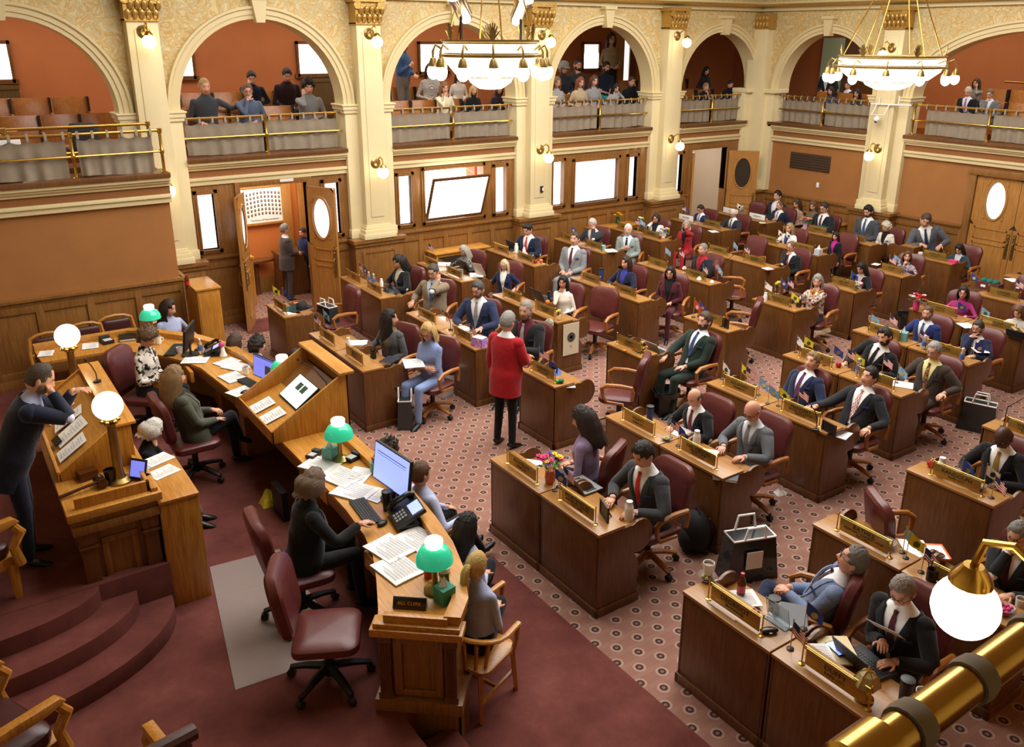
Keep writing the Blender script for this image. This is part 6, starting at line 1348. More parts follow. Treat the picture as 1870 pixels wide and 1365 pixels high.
# ---------------------------------------------------------------- small things: makers
def simple(parts):
    def mk():
        o = thing('thing', None, None)
        for nm, f, m in parts: q = MB(); f(q); q.build(nm, m, o, smooth=50)
        return o
    return mk
def bottle(h, r, body, capc, label=None, neck=.35):
    def b(q): q.lathe([(.001, 0), (r, .004), (r, h*.62), (r*.9, h*.72), (r*neck, h*.9), (r*neck, h*.93), (.001, h*.93)], (0, 0, 0), 16)
    p = [('body', b, body), ('cap', lambda q: q.lathe([(.001, h*.9), (r*(neck+.12), h*.9), (r*(neck+.12), h), (.001, h)], (0, 0, 0), 12), capc)]
    if label: p.append(('label', lambda q: q.lathe([(r*1.02, h*.25), (r*1.02, h*.52)], (0, 0, 0), 16), label))
    return simple(p)
def tumbler(h, r, c, lid): return simple([('body', lambda q: q.lathe([(.001, 0), (r*.8, 0), (r, h*.9), (.001, h*.9)], (0, 0, 0), 16), c), ('lid', lambda q: q.lathe([(r*1.03, h*.88), (r*1.03, h*.97), (r*.5, h), (.001, h)], (0, 0, 0), 16), lid)])
def cup(h, r, c, inside='p:4a2c18:.3', handle=False):
    p = [('body', lambda q: q.lathe([(.001, 0), (r*.78, 0), (r, h), (r*.93, h), (r*.75, h*.1), (.001, h*.1)], (0, 0, 0), 16), c), ('drink', lambda q: q.lathe([(.001, h*.82), (r*.9, h*.82), (.001, h*.83)], (0, 0, 0), 14), inside)]
    if handle: p.append(('handle', lambda q: q.tube([(r*.9, 0, h*.8), (r*1.5, 0, h*.75), (r*1.5, 0, h*.35), (r*.8, 0, h*.25)], .006, 6), c))
    return simple(p)
def sheet(w, d, n=1, c='paper', lines=True):
    def mk():
        o = thing('thing', None, None); q = MB(); rr = random.Random(int(w*1000+d*77+n))
        rows = [[(-d/2+d*i/5, -w/2+w*j/6, .0015*n+.004*math.sin(i*.8+j*.5)*(.3+.1*n)+.003) for j in range(7)] for i in range(6)]
        q.grid(rows); q.b2((-d/2, -w/2, 0), (d/2, w/2, .0015*n)); q.build('page', c, o)
        if lines:
            q = MB()
            for i in range(9): x = -d*.38+d*.76*i/8; L = w*rr.uniform(.35, .72); z = .0015*n+.0105; q.b2((x, -w*.38, z), (x+.004, -w*.38+L, z+.0004))
            q.build('print_lines', 'p:8c8c92:.8', o, smooth=0)
        return o
    return mk
def laptop(screen='black', body='dark_grey', ang=20):
    def mk():
        o = thing('thing', None, None); MB().b2((0, -.16, 0), (.22, .16, .015)).build('base', body, o, bevel=.003)
        q = MB()
        for i in range(5):
            for j in range(12): q.b2((.04+.024*i, -.14+.0235*j, .015), (.058+.024*i, -.122+.0235*j, .018))
        q.build('keyboard', 'black', o, smooth=0)
        M = Matrix.Rotation(R(-ang), 4, 'Y'); MB().b2((-.006, -.16, .01), (.002, .16, .215)).xf(M).build('lid', body, o, bevel=.003); MB().b2((.0025, -.15, .02), (.004, .15, .205)).xf(M).build('screen', screen, o, smooth=0); return o
    return mk
def monitor(screen, w=.48, h=.29, deco=None):
    def mk():
        o = thing('thing', None, None); MB().lathe([(.001, 0), (.11, 0), (.11, .012), (.001, .016)], (-.02, 0, 0), 20).build('foot', 'black', o); MB().b2((-.035, -.02, .01), (-.015, .02, .22)).build('stand', 'black', o)
        M = Matrix.Translation((0, 0, .1)) @ Matrix.Rotation(R(-8), 4, 'Y'); MB().b2((-.02, -w/2, 0), (.01, w/2, h)).xf(M).build('housing', 'black', o, bevel=.004); MB().b2((.0105, -w/2+.012, .014), (.012, w/2-.012, h-.012)).xf(M).build('screen', screen, o, smooth=0)
        q = MB()
        for a, b_, c_, d_, in (deco or [(-.4, .4, .86, .90)]): q.b2((.0122, a*w, b_*h), (.013, c_*w, d_*h))
        q.xf(M).build('window_graphics', 'p:5a5f9a:.4', o, smooth=0); return o
    return mk
def keyboard():
    o = thing('thing', None, None); MB().b2((-.07, -.22, 0), (.07, .22, .014)).build('case', 'black', o, bevel=.003); q = MB()
    for i in range(5):
        for j in range(17): q.b2((-.055+.023*i, -.205+.0243*j, .014), (-.037+.023*i, -.185+.0243*j, .019))
    q.build('keys', 'dark_grey', o, smooth=0); return o
mouse = simple([('shell', lambda q: q.ell((0, 0, .012), (.055, .032, .02), 14, 8), 'black'), ('wheel', lambda q: q.ell((.025, 0, .03), (.01, .004, .005), 8, 5), 'grey')])
def tissue(c): return simple([('carton', lambda q: q.b2((-.057, -.057, 0), (.057, .057, .125)), c), ('tissue', lambda q: [q.grid([[(.03*math.cos(a)*k*(1+.5*math.sin(3*a)), .03*math.sin(a)*k*(1+.5*math.cos(2*a)), .12+.08*(1-k)+.02*math.sin(5*a)) for a in [2*PI*j/12 for j in range(13)]] for k in (1, .75, .4, .05)])], 'white')])
def phone_desk(screen='screen_blue'):
    o = thing('thing', None, None); M = Matrix.Rotation(R(-28), 4, 'Y')
    MB().b2((-.1, -.11, .0), (.1, .11, .03)).build('stand', 'black', o, bevel=.006); MB().b2((-.11, -.12, .03), (.11, .12, .06)).xf(Matrix.Translation((0, 0, .03)) @ Matrix.Rotation(R(25), 4, 'Y')).build('body', 'black', o, bevel=.006)
    Mt = Matrix.Translation((0, 0, .03)) @ Matrix.Rotation(R(25), 4, 'Y'); MB().b2((-.1, -.03, .0605), (-.02, .1, .062)).xf(Mt).build('screen', screen, o, smooth=0); MB().tube([(-.1, -.085, .075), (-.07, -.085, .1), (.06, -.085, .1), (.09, -.085, .075)], [.024, .02, .02, .024], 8).xf(Mt).build('handset', 'black_gloss', o)
    q = MB()
    for i in range(4):
        for j in range(3): q.b2((.01+.022*i, -.02+.035*j, .06), (.025+.022*i, .003+.035*j, .065))
    q.xf(Mt).build('keys', 'grey', o, smooth=0); return o
def banker_lamp():
    o = thing('thing', None, None)
    MB().lathe([(.001, 0), (.085, 0), (.085, .012), (.06, .03), (.03, .045), (.022, .06), (.02, .2), (.028, .21), (.04, .235), (.05, .25), (.001, .26)], (0, 0, 0), 24).build('base', 'old_brass', o)
    MB().lathe([(.135, .245), (.133, .25), (.125, .30), (.095, .345), (.06, .37), (.06, .372), (.1, .35), (.13, .30), (.138, .245)], (0, 0, 0), 28).build('shade', 'green_glass', o)
    MB().lathe([(.05, .365), (.062, .375), (.066, .42), (.058, .43), (.001, .43)], (0, 0, 0), 20).build('chimney', 'lamp_glow', o); MB().ell((0, 0, .29), .035, 12, 8).build('bulb', 'globe_light', o); return o
def column_lamp():
    o = thing('thing', None, None)
    MB().lathe([(.001, 0), (.095, 0), (.095, .015), (.075, .03), (.05, .04), (.042, .06), (.038, .1), (.034, .5), (.04, .515), (.05, .52), (.05, .535), (.001, .54)], (0, 0, 0), 24).build('column', 'old_brass', o)
    q = MB(); q.lathe([(.04, .535), (.06, .55), (.05, .57), (.001, .57)], (0, 0, 0), 16)
    for i in range(6): a = PI/3*i; q.ell((.06*math.cos(a), .06*math.sin(a), .545), .018, 8, 6)
    q.build('crown', 'brass', o); MB().ell((0, 0, .675), .115, 28, 18).build('globe', 'globe_light', o); return o
def bouquet(cols, h=.2, n=16, vase='glass', spread=.1, seed=1):
    def mk():
        o = thing('thing', None, None); rr = random.Random(seed); MB().lathe([(.001, 0), (.04, 0), (.05, .06), (.042, .12), (.05, .14)], (0, 0, 0), 16).build('vase', vase, o)
        q = MB(); bl = {c: MB() for c in cols}
        for i in range(n):
            a = rr.uniform(0, 2*PI); r_ = spread*math.sqrt(rr.uniform(.02, 1)); z = h+.05*(1-r_/spread)+rr.uniform(-.02, .03); p = V((r_*math.cos(a), r_*math.sin(a), z))
            q.tube([(p.x*.2, p.y*.2, .1), p*.8+V((0, 0, z*.15)), p], .003, 4); c = cols[i % len(cols)]; m = bl[c]
            for k in range(7): t = 2*PI*k/7; m.ell(p+V((.019*math.cos(t), .019*math.sin(t), 0)), (.016, .011, .006), 6, 4, rotz(t) @ roty(-.5))
            m.ell(p+V((0, 0, .006)), .01, 6, 4)
        for i in range(n): a = rr.uniform(0, 2*PI); r_ = spread*rr.uniform(.5, 1.1); q.ell((r_*math.cos(a), r_*math.sin(a), h-.03+rr.uniform(-.03, .04)), (.035, .012, .006), 6, 4, rotz(a) @ roty(rr.uniform(-.6, .3)))
        q.build('foliage', 'leaf', o)
        for c, m in bl.items(): m.build('blossoms', c, o)
        return o
    return mk
apple = simple([('fruit', lambda q: q.lathe([(.001, .004), (.02, 0), (.036, .02), (.038, .045), (.024, .062), (.008, .056), (.001, .052)], (0, 0, 0), 14), 'p:a8201c:.25'), ('stem', lambda q: q.tube([(0, 0, .052), (.004, 0, .072)], .002, 4), 'p:3a2412:.7')])
orange_ = simple([('fruit', lambda q: q.ell((0, 0, .037), .037, 14, 10), 'orange')])
gavel = simple([('head', lambda q: q.lathe([(.001, -.055), (.034, -.052), (.036, -.03), (.028, -.02), (.028, .02), (.036, .03), (.034, .052), (.001, .055)], (0, 0, .036), 16, rot=rotx(PI/2)), 'p:3a1d10:.25'), ('handle', lambda q: q.tube([(-.02, 0, .036), (-.12, 0, .03), (-.26, 0, .016)], [.012, .01, .014], 8), 'p:4a2814:.25')])
block_ = simple([('block', lambda q: q.b2((-.07, -.06, 0), (.07, .06, .07)), 'p:5a3216:.3')])
def tote(w=.36, h=.3, d=.16):
    return simple([('bag', lambda q: q.box((0, 0, h/2), (d, w, h), top=.8), 'p:2c2f31:.12'), ('trim', lambda q: [q.tube([(-d*.4, -w*.4, h), (d*.4, -w*.4, h), (d*.4, w*.4, h), (-d*.4, w*.4, h), (-d*.4, -w*.4, h)], .008, 6), q.tube([(d*.4, -w*.2, h), (d*.4, -w*.15, h+.1), (d*.4, w*.15, h+.1), (d*.4, w*.2, h)], .008, 6), q.tube([(-d*.4, -w*.2, h), (-d*.4, -w*.15, h+.08), (-d*.4, w*.15, h+.08), (-d*.4, w*.2, h)], .008, 6)], 'white'), ('paper_tag', lambda q: q.b2((-d*.5-.012, -.05, h*.35), (-d*.5-.006, .06, h*.75)), 'paper')])
backpack = simple([('pack', lambda q: [q.ell((0, 0, .2), (.14, .18, .24), 16, 12), q.ell((.1, 0, .13), (.07, .13, .13), 12, 8)], 'p:131316:.8'), ('strap', lambda q: q.tube([(-.1, .08, .38), (-.17, .1, .25), (-.12, .1, .05)], .018, 6, flat=.4), 'black'), ('handle', lambda q: q.tube([(0, -.05, .43), (0, 0, .48), (0, .05, .43)], .01, 6), 'black')])
bin_ = simple([('bin', lambda q: q.lathe([(.001, 0), (.15, 0), (.19, .36), (.18, .36), (.145, .02), (.001, .02)], (0, 0, 0), 4), 'black'), ('liner', lambda q: q.lathe([(.195, .3), (.2, .37), (.17, .36), (.12, .2)], (0, 0, 0), 16), 'p:18181b:.25')])
cowboy = simple([('brim', lambda q: q.grid([[((.08+.1*k)*math.cos(a)*1.15, (.08+.09*k)*math.sin(a), .02+.05*k*k*abs(math.sin(a))**3) for a in [2*PI*j/28 for j in range(29)]] for k in (0, .4, .75, 1)]), 'p:17171a:.75'), ('crown', lambda q: q.lathe([(.098, .012), (.095, .05), (.085, .11), (.06, .125), (.03, .105), (.001, .1)], (0, 0, 0), 20, sq=.85), 'p:17171a:.75')])
def mic(h=.3, tilt=(.08, 0)): return simple([('base', lambda q: q.lathe([(.001, 0), (.035, 0), (.035, .015), (.01, .02)], (0, 0, 0), 14), 'black'), ('gooseneck', lambda q: q.tube([(0, 0, .015), (0, 0, h*.4), (tilt[0]*.5, tilt[1]*.5, h*.8), (tilt[0], tilt[1], h)], .005, 6), 'black'), ('capsule', lambda q: q.ell((tilt[0]*1.1, tilt[1]*1.1, h+.01), (.011, .011, .02), 8, 6), 'black')])
def book(w, d, h, c): return simple([('cover', lambda q: [q.b2((-d/2, -w/2, 0), (d/2, w/2, .004)), q.b2((-d/2, -w/2, h-.004), (d/2, w/2, h)), q.b2((-d/2, -w/2, 0), (d/2, -w/2+.005, h))], c), ('pages', lambda q: q.b2((-d/2+.004, -w/2+.005, .004), (d/2-.004, w/2-.005, h-.004)), 'paper')])
def frame_(c='p:3a2212:.4'): return simple([('frame', lambda q: [q.b2((-.01, -.1, 0), (.01, -.085, .15)), q.b2((-.01, .085, 0), (.01, .1, .15)), q.b2((-.01, -.085, 0), (.01, .085, .015)), q.b2((-.01, -.085, .135), (.01, .085, .15))], c), ('backing', lambda q: q.b2((-.004, -.085, .015), (.004, .085, .135)), 'black'), ('easel_leg', lambda q: q.tube([(-.01, 0, .11), (-.07, 0, .0)], .007, 4), c)])
dish = simple([('bowl', lambda q: q.lathe([(.001, 0), (.04, 0), (.075, .04), (.072, .042), (.038, .006), (.001, .006)], (0, 0, 0), 18), 'water_plastic'), ('contents', lambda q: [q.ell((.03*math.cos(i*1.3), .03*math.sin(i*1.3), .022), .018, 6, 5) for i in range(7)], 'p:c8b05a:.5')])
candy = simple([('bowl', lambda q: q.lathe([(.001, 0), (.05, 0), (.08, .045), (.076, .047), (.001, .01)], (0, 0, 0), 18), 'water_plastic'), ('sweets', lambda q: [q.ell((.045*math.cos(i*1.1), .045*math.sin(i*1.7), .03), .02, 6, 5) for i in range(10)], 'petal_pink')])
box_ = lambda w, d, h, c: simple([('box', lambda q: q.b2((-d/2, -w/2, 0), (d/2, w/2, h*.97)), c), ('lid_edge', lambda q: q.b2((-d/2-.002, -w/2-.002, h*.82), (d/2+.002, w/2+.002, h)), c)])
def cloth_heap(c, r=.1, h=.06, seed=3):
    def f(q):
        rr = random.Random(seed); ph = [rr.uniform(0, 6) for _ in range(4)]; q.grid([[(r*k*math.cos(a)*(1+.25*math.sin(3*a+ph[0])), r*k*math.sin(a)*(1+.2*math.sin(2*a+ph[1])), max(.002, h*(1-k**1.6)*(1+.3*math.sin(4*a+ph[2])+.2*math.sin(7*a+ph[3])))) for a in [2*PI*j/22 for j in range(23)]] for k in (1, .85, .65, .4, .2, .02)])
    return simple([('cloth', f, c)])
pens = simple([('cup', lambda q: q.lathe([(.001, 0), (.035, 0), (.04, .09), (.036, .09), (.032, .01), (.001, .01)], (0, 0, 0), 16), 'red_plastic'), ('pens', lambda q: [q.tube([(.012*math.cos(i), .012*math.sin(i), .02), (.035*math.cos(i*1.0), .035*math.sin(i*1.0), .13+.01*(i % 3))], .004, 5) for i in range(8)], 'white')])
def gold_lamp():
    o = thing('thing', None, None); MB().lathe([(.001, 0), (.055, 0), (.06, .015), (.045, .03), (.02, .04), (.03, .06), (.02, .08), (.012, .1), (.012, .13), (.001, .13)], (0, 0, 0), 20).build('base', 'brass', o)
    MB().lathe([(.085, .12), (.08, .15), (.055, .2), (.02, .225), (.001, .23)], (0, 0, 0), 6).build('shade', 'p:a9986a:.25', o, smooth=0); q = MB()
    for i in range(6): a = PI/3*i; q.tube([(.086*math.cos(a), .086*math.sin(a), .118), (.081*math.cos(a), .081*math.sin(a), .15), (.056*math.cos(a), .056*math.sin(a), .2), (.02*math.cos(a), .02*math.sin(a), .228)], .003, 5)
    q.lathe([(.001, .22), (.02, .226), (.012, .24), (.001, .255)], (0, 0, 0), 10); q.build('ribs', 'brass', o); return o
def flag(mat, h=.24, emblem=None, w=.15, droop=.6):
    def mk():
        o = thing('thing', None, None); MB().lathe([(.001, 0), (.026, 0), (.026, .008), (.01, .016), (.001, .018)], (0, 0, 0), 14).build('stand', 'black', o)
        q = MB().tube([(0, 0, .01), (0, 0, h)], .0032, 6); q.ell((0, 0, h+.004), (.006, .006, .009), 8, 5); q.build('staff', 'p:b08a3a:.35', o)
        fh = .1; rows = []; uv = []
        for i in range(9):
            s = i/8; row = []
            for j in range(7):
                t = j/6; x = w*s*(1-.30*droop); z = h-.008-fh*t*(1-.05*s)-droop*w*.75*s**1.15+.006*math.sin(s*7+t*2)
                row.append((.012*math.sin(s*9)*s, x, z)); uv.append((s, 1-t))
            rows.append(row)
        c = MB().grid(rows).build('cloth', mat, o, smooth=180, fix=False); ul = c.data.uv_layers.new(name='uv')
        for lp in c.data.loops: ul.data[lp.index].uv = uv[lp.vertex_index]
        if emblem:
            e = MB(); i, j = (4, 3) if emblem[1] == 'mid' else (1, 2); p = V(rows[i][j]); r_ = .026 if emblem[1] == 'mid' else .018
            for s in (-1, 1):
                if emblem[2] == 'cross': e.b2((s*.004, p.y-.005, p.z-.02), (s*.006, p.y+.005, p.z+.02)); e.b2((s*.004, p.y-.014, p.z+.001), (s*.006, p.y+.014, p.z+.009))
                else: e.lathe([(r_*.6, s*.007), (r_, s*.007)], (0, p.y, p.z), 16, rot=roty(PI/2))
            e.build('emblem', emblem[0], o, smooth=0)
        return o
    return mk
FL = {'us': ('flag_stripes', None, 'small stars and stripes flag'), 'blue': ('flag_blue', ('p:c8b060:.6', 'mid', 'ring'), 'small blue state flag'), 'sky': ('flag_sky', ('p:d8c88a:.6', 'mid', 'ring'), 'small sky-blue state flag'),
      'yellow': ('flag_yellow', ('p:4a5a20:.7', 'mid', 'ring'), 'small yellow flag with dark emblem'), 'white': ('flag_white', ('p:4a5a4a:.7', 'mid', 'ring'), 'small white flag'), 'red': ('flag_red', ('p:f0e0d8:.7', 'mid', 'ring'), 'red flag with pale ring emblem'), 'xian': ('flag_white', ('flag_blue', 'canton', 'cross'), 'small white flag with blue cross')}
FCOUNT = {}
def nearref(x, y):
    best = min(DESKS, key=lambda k: (DESKS[k][0]+.2-x)**2+(DESKS[k][1]+DESKS[k][2]/2-y)**2); return best
def deskref(k): return WHO[k].replace('in front of the ', 'before the ') if WHO[k].startswith('in front') else 'on the desk '+WHO[k]
def put_flag(kind, px, py, z=.85, rz=None, big=1.0):
    m, e, nm = FL[kind]; p = at(px, py, z); k = nearref(p.x, p.y); a = rz if rz is not None else R(200+((px*7+py*3) % 50)-25)
    c = FCOUNT.get((kind, k), 0); FCOUNT[(kind, k)] = c+1
    o = inst('flag_'+kind, flag(m, emblem=e), 'desk_flag', '%s%s %s' % ('second ' if c else '', nm, deskref(k)), 'flag', p, a, 'small flags standing on the desks')
    o.scale = (big,)*3; return o
def put(key, mk, name, label, cat, px, py, z=.85, rz=0, group=None, s=1):
    p = at(px, py, z) if py is not None else V(px); o = inst(key, mk, name, label, cat, (p.x, p.y, p.z), R(rz), group)
    if s != 1: o.scale = (s, s, s)
    return o
def onD(seat, px, py, z=.85): return at(px, py, z)
# ---- nameplates
def plate_maker(w=.46, mat='platecolour'):
    def mk():
        o = thing('thing', None, None); MB().b2((-.004, -w/2, .02), (.004, w/2, .145)).build('plate', mat, o, bevel=.002)
        for s in (-1, 1): MB().lathe([(.001, 0), (.024, 0), (.024, .006), (.008, .012), (.0055, .02), (.0055, .165), (.009, .17), (.001, .178)], (0, s*(w/2+.025), 0), 12).build('post', 'brass', o)
        MB().tube([(0, -w/2-.025, .158), (0, w/2+.025, .158)], .0045, 6).build('rod', 'brass', o); return o
    return mk
NAMES = {('A', 0, 1): 'DEGROOT|BROOKINGS', ('A', 0, 0): 'DUFFY|RAPID CITY', ('A', 1, 1): 'BATHKE|ASSISTANT MAJORITY WHIP|MITCHELL', ('A', 1, 0): 'JORDAN|CLEAR LAKE', ('B', 0, 1): 'ROWELDT|VERMILLION', ('B', 0, 0): 'MORTENSON|SPEAKER PRO TEMPORE|FORT PIERRE', ('B', 1, 1): 'MARTY|PRAIRIE CITY', ('B', 1, 0): 'HALVERSON|MAJORITY WHIP|SIOUX FALLS', ('C', 1, 0): 'OVERWEG|NEW HOLLAND', ('D', 0, 1): 'GARCIA|WATERTOWN', ('D', 0, 0): 'HEALY|SIOUX FALLS', ('D', 1, 1): 'WITTMAN|SIOUX FALLS', ('D', 1, 0): 'MULDER|SIOUX FALLS', ('E', 0, 0): 'SHORMA|DAKOTA DUNES', ('E', 1, 1): 'KULL|ALCESTER', ('E', 1, 0): 'WEEMS|LUSK', ('A', 2, 1): 'RANDOLPH|RAPID CITY', ('B', 2, 1): 'AYLWARD|HARRISBURG', ('B', 2, 0): 'MANHART|SECOND DAY CAUCUS|ABERDEEN', ('C', 2, 0): 'ROBY|WATERTOWN', ('D', 2, 1): 'MOORE|YANKTON', ('D', 2, 0): 'HUGHES|SPEARFISH', ('E', 2, 1): 'NOVAK', ('E', 2, 0): 'KARR', ('A', 3, 1): 'WEISGRAM|MAJORITY LEADER|FORT PIERRE', ('B', 3, 1): 'KOLBECK|BRANDON', ('B', 3, 0): 'GOSS|RAPID CITY', ('C', 3, 0): 'HEINERT|MISSION', ('D', 3, 1): 'FITZGERALD', ('D', 3, 0): 'SHUBECK', ('E', 3, 1): 'REIMER', ('E', 3, 0): 'TORDSEN', ('B', 4, 1): 'BAHMULLER|ALEXANDRIA', ('B', 4, 0): 'KAYSER|MAY', ('C', 4, 0): 'MULALLY|SIOUX FALLS', ('D', 4, 1): 'NOLZ|MITCHELL', ('D', 4, 0): 'VAN DIEPEN|HURON', ('E', 4, 1): 'WALBURG', ('E', 4, 0): 'DREW', ('B', 5, 1): 'ODLE|RAPID CITY', ('B', 5, 0): 'HUNT|RAPID CITY', ('C', 5, 0): 'ARLINT|SIOUX FALLS', ('D', 5, 1): 'HANSEN', ('D', 5, 0): 'JENSEN|RAPID CITY', ('E', 5, 1): 'SANTORO', ('E', 5, 0): 'SJAARDA', ('B', 6, 1): 'LADNER|HOT SPRINGS', ('C', 6, 0): 'VOID|ELK', ('D', 6, 1): 'SCHWANS', ('D', 6, 0): 'KOSTER', ('E', 6, 0): 'EMERY', ('E', 6, 1): 'BAXTER', ('C', 7, 0): 'KASSIN LEE|BOX ELDER', ('D', 7, 0): 'MASSIE', ('D', 7, 1): 'AUCH', ('E', 7, 0): 'IVERSON', ('E', 7, 1): 'RICE'}
def nameplates():
    for k, t in NAMES.items():
        x, y, w = DESKS[k]; white = k in (('E', 6, 1), ('E', 7, 1), ('E', 7, 0)); wd = min(.46, w-.2); wd = .46 if wd > .43 else .4
        o = inst(('plate', wd, white), plate_maker(wd, 'paper' if white else 'platecolour'), 'nameplate', '%s nameplate %s' % ('white' if white else 'brass', deskref(k)), 'nameplate', (x+.075, y+w*.5-.02, .85), 0, 'nameplates on the legislators\' desks')
        for ch in list(o.children):
            if ch.name.startswith('lettering') or ch.name.startswith('small_lettering'): bpy.data.objects.remove(ch)
        ls = t.split('|'); M0 = Matrix(((0, 0, -1, -.0048), (-1, 0, 0, 0), (0, 1, 0, 0), (0, 0, 0, 1)))
        zs = {1: [.083], 2: [.098, .056], 3: [.108, .072, .044]}[len(ls)]
        for i, (s_, z) in enumerate(zip(ls, zs)):
            sz = .056 if i == 0 else .030
            if i == 0 and len(s_) > 9: sz = .045
            lettering(s_, sz, 'ink', o, Matrix.Translation((0, 0, z)) @ M0, 'lettering' if i == 0 else 'small_lettering')
nameplates()
# ---------------------------------------------------------------- things on the legislators' desks
for k, pts in {'us': [(1443, 1186), (1682, 1046), (1028, 893), (1224, 800), (1360, 703), (1456, 742), (1545, 668), (1610, 682), (1810, 910), (985, 668), (1437, 533), (575, 603), (858, 622), (1240, 477), (1283, 507), (1358, 470), (657, 503), (783, 466), (1245, 393), (1852, 535), (1676, 632), (1622, 602), (1622, 490), (1160, 418)],
              'blue': [(1468, 1150), (1013, 897), (1238, 815), (1752, 880), (1520, 662), (1424, 533), (1745, 578), (1770, 522), (1002, 690), (518, 553), (664, 508), (1552, 520), (1776, 655), (1276, 578), (1042, 433), (1252, 397)],
              'sky': [(1648, 1010), (1385, 722), (1402, 738), (1637, 700), (592, 594), (1788, 588), (1588, 602), (1214, 474), (1310, 510), (1338, 463), (1630, 488), (1168, 420)],
              'yellow': [(1654, 1020), (1352, 697), (1421, 742), (1466, 645), (1558, 677), (1443, 560), (500, 548)],
              'white': [(1318, 693), (1795, 890), (1420, 440), (1434, 443), (1345, 389), (1020, 890)], 'xian': [(1453, 644), (1395, 540)], 'red': [(1266, 580)]}.items():
    for px, py in pts: put_flag(k, px, py, big=1.25 if k == 'red' else 1.0)
G1, G2, G3, G4, G5 = 'clear water bottles on the desks', 'loose papers on the desks', 'open laptops on the desks', 'fruit on the desks', 'drinking cups and tumblers on the desks'
A = lambda *a, **k: put(*a, **k)
WB = bottle(.2, .031, 'water_plastic', 'white', 'p:4a6ab8:.4'); SB = bottle(.22, .033, 'p:5a2a1c:.1', 'red_plastic', 'red_plastic'); WT = bottle(.19, .04, 'white', 'white', neck=.6)
A('wb', WB, 'water_bottle', 'clear water bottle beside the grey-bearded man in navy suit', 'bottle', 1755, 662, .85, 0, G1); A('wb', WB, 'water_bottle', 'clear water bottle beside the yellow flag of the bearded man in black suit', 'bottle', 1566, 682, .85, 0, G1)
A('wb', WB, 'water_bottle', 'left one of two clear bottles before the dark-haired woman in black jacket', 'bottle', 674, 517, .85, 0, G1); A('wb', WB, 'water_bottle', 'right one of two clear bottles before the dark-haired woman in black jacket', 'bottle', 683, 521, .85, 0, G1); A('wb', WB, 'water_bottle', 'clear water bottle in the far corner row', 'bottle', 1355, 391, .85, 0, G1)
A('wb', WB, 'water_bottle', 'clear water bottle with flag in front of the man in bright navy suit', 'bottle', 1686, 638, .85, 0, G1); A('wb', WB, 'water_bottle', 'clear bottle on the back wall cabinet', 'bottle', 1533, 376, .83, 0, G1)
A('sb', SB, 'soda_bottle', 'red-labelled soda bottle beside the reclining man\'s papers', 'bottle', 1352, 1091, .72); A('sb', None, 'soda_bottle', 'red-labelled soda bottle on the tall oak cabinet', 'bottle', 343, 527, 1.27)
A('wt', WT, 'white_flask', 'white flask behind the bald man in grey suit\'s nameplate', 'flask', 1271, 817, .85, 0, G5); A('wt', WT, 'white_flask', 'white flask on the desk of the man in charcoal suit', 'flask', 1148, 950, .80, 0, G5); A('wt', WT, 'white_flask', 'white flask behind the dark-skinned man\'s nameplate', 'flask', 1716, 868, .85, 0, G5); A('wt', WT, 'white_flask', 'white pump bottle beside the young man\'s laptop', 'bottle', 943, 462, .85, 0, G5); A('wt', WT, 'white_flask', 'second white bottle right of the young man\'s laptop', 'bottle', 957, 466, .85, 0, G5, .8); A('wt', WT, 'white_flask', 'white bottle under the cross flag', 'bottle', 1397, 551, .85, 0, G5, .8); A('wt', WT, 'white_flask', 'white spray bottle on the second desk of the front left pair', 'bottle', 637, 636, .85, 0, G5, .8); A('wt', WT, 'white_flask', 'lavender baby bottle before the dark-haired woman in black jacket', 'bottle', 697, 524, .85, 0, G5, .75)
A('tb', tumbler(.2, .042, 'blue_plastic', 'black'), 'tumbler', 'blue tumbler beside the balding man in black suit', 'tumbler', 1186, 771, .85, 0, G5); A('tb', None, 'tumbler', 'blue tumbler on the desk of the woman in navy blazer and violet top', 'tumbler', 1098, 510, .85, 0, G5)
A('tk', tumbler(.21, .045, 'p:1c2230:.35', 'black'), 'tumbler', 'dark steel tumbler near the gold table lamp', 'tumbler', 1650, 1288, .80, 0, G5); A('tk', None, 'tumbler', 'dark tumbler beside the woman in white sweater', 'tumbler', 1003, 548, .85, 0, G5, .7); A('tk', None, 'tumbler', 'dark plastic drink cup beside the clerk\'s keyboard', 'tumbler', 707, 932, 1.03, 0, G5, .9)
A('cp', cup(.1, .045, 'white'), 'paper_cup', 'paper coffee cup stacked on a clear tub, nearest desk', 'cup', 1293, 1048, .89, 0, G5); A('dish', dish, 'plastic_tub', 'clear plastic tub under the coffee cup', 'tub', 1291, 1058, .85); A('dish', dish, 'plastic_tub', 'clear food tub right of the long brass nameplate on the orange-paper desk', 'tub', 1617, 998, .85, 0, None, 1.2); A('dish', dish, 'plastic_tub', 'clear bowl beside the dark-skinned man\'s nameplate', 'bowl', 1783, 893, .85); A('dish', dish, 'plastic_tub', 'glass ornament between the two wine-and-grey suited men', 'dish', 1217, 804, .85, 0, None, .8)
A('cp', None, 'paper_cup', 'white cup beside the dark steel tumbler', 'cup', 1682, 1285, .78, 0, G5); A('cp', None, 'paper_cup', 'white mug near the pink sweets at the right edge', 'cup', 1862, 1112, .80, 0, G5, .9); A('cp', None, 'paper_cup', 'foam cup before the clerk in cream sweater', 'cup', 328, 645, 1.03, 0, G5, .8); A('cp', None, 'paper_cup', 'white mug with dark print by the bowed person in teal-grey', 'cup', 1680, 470, .85, 0, G5)
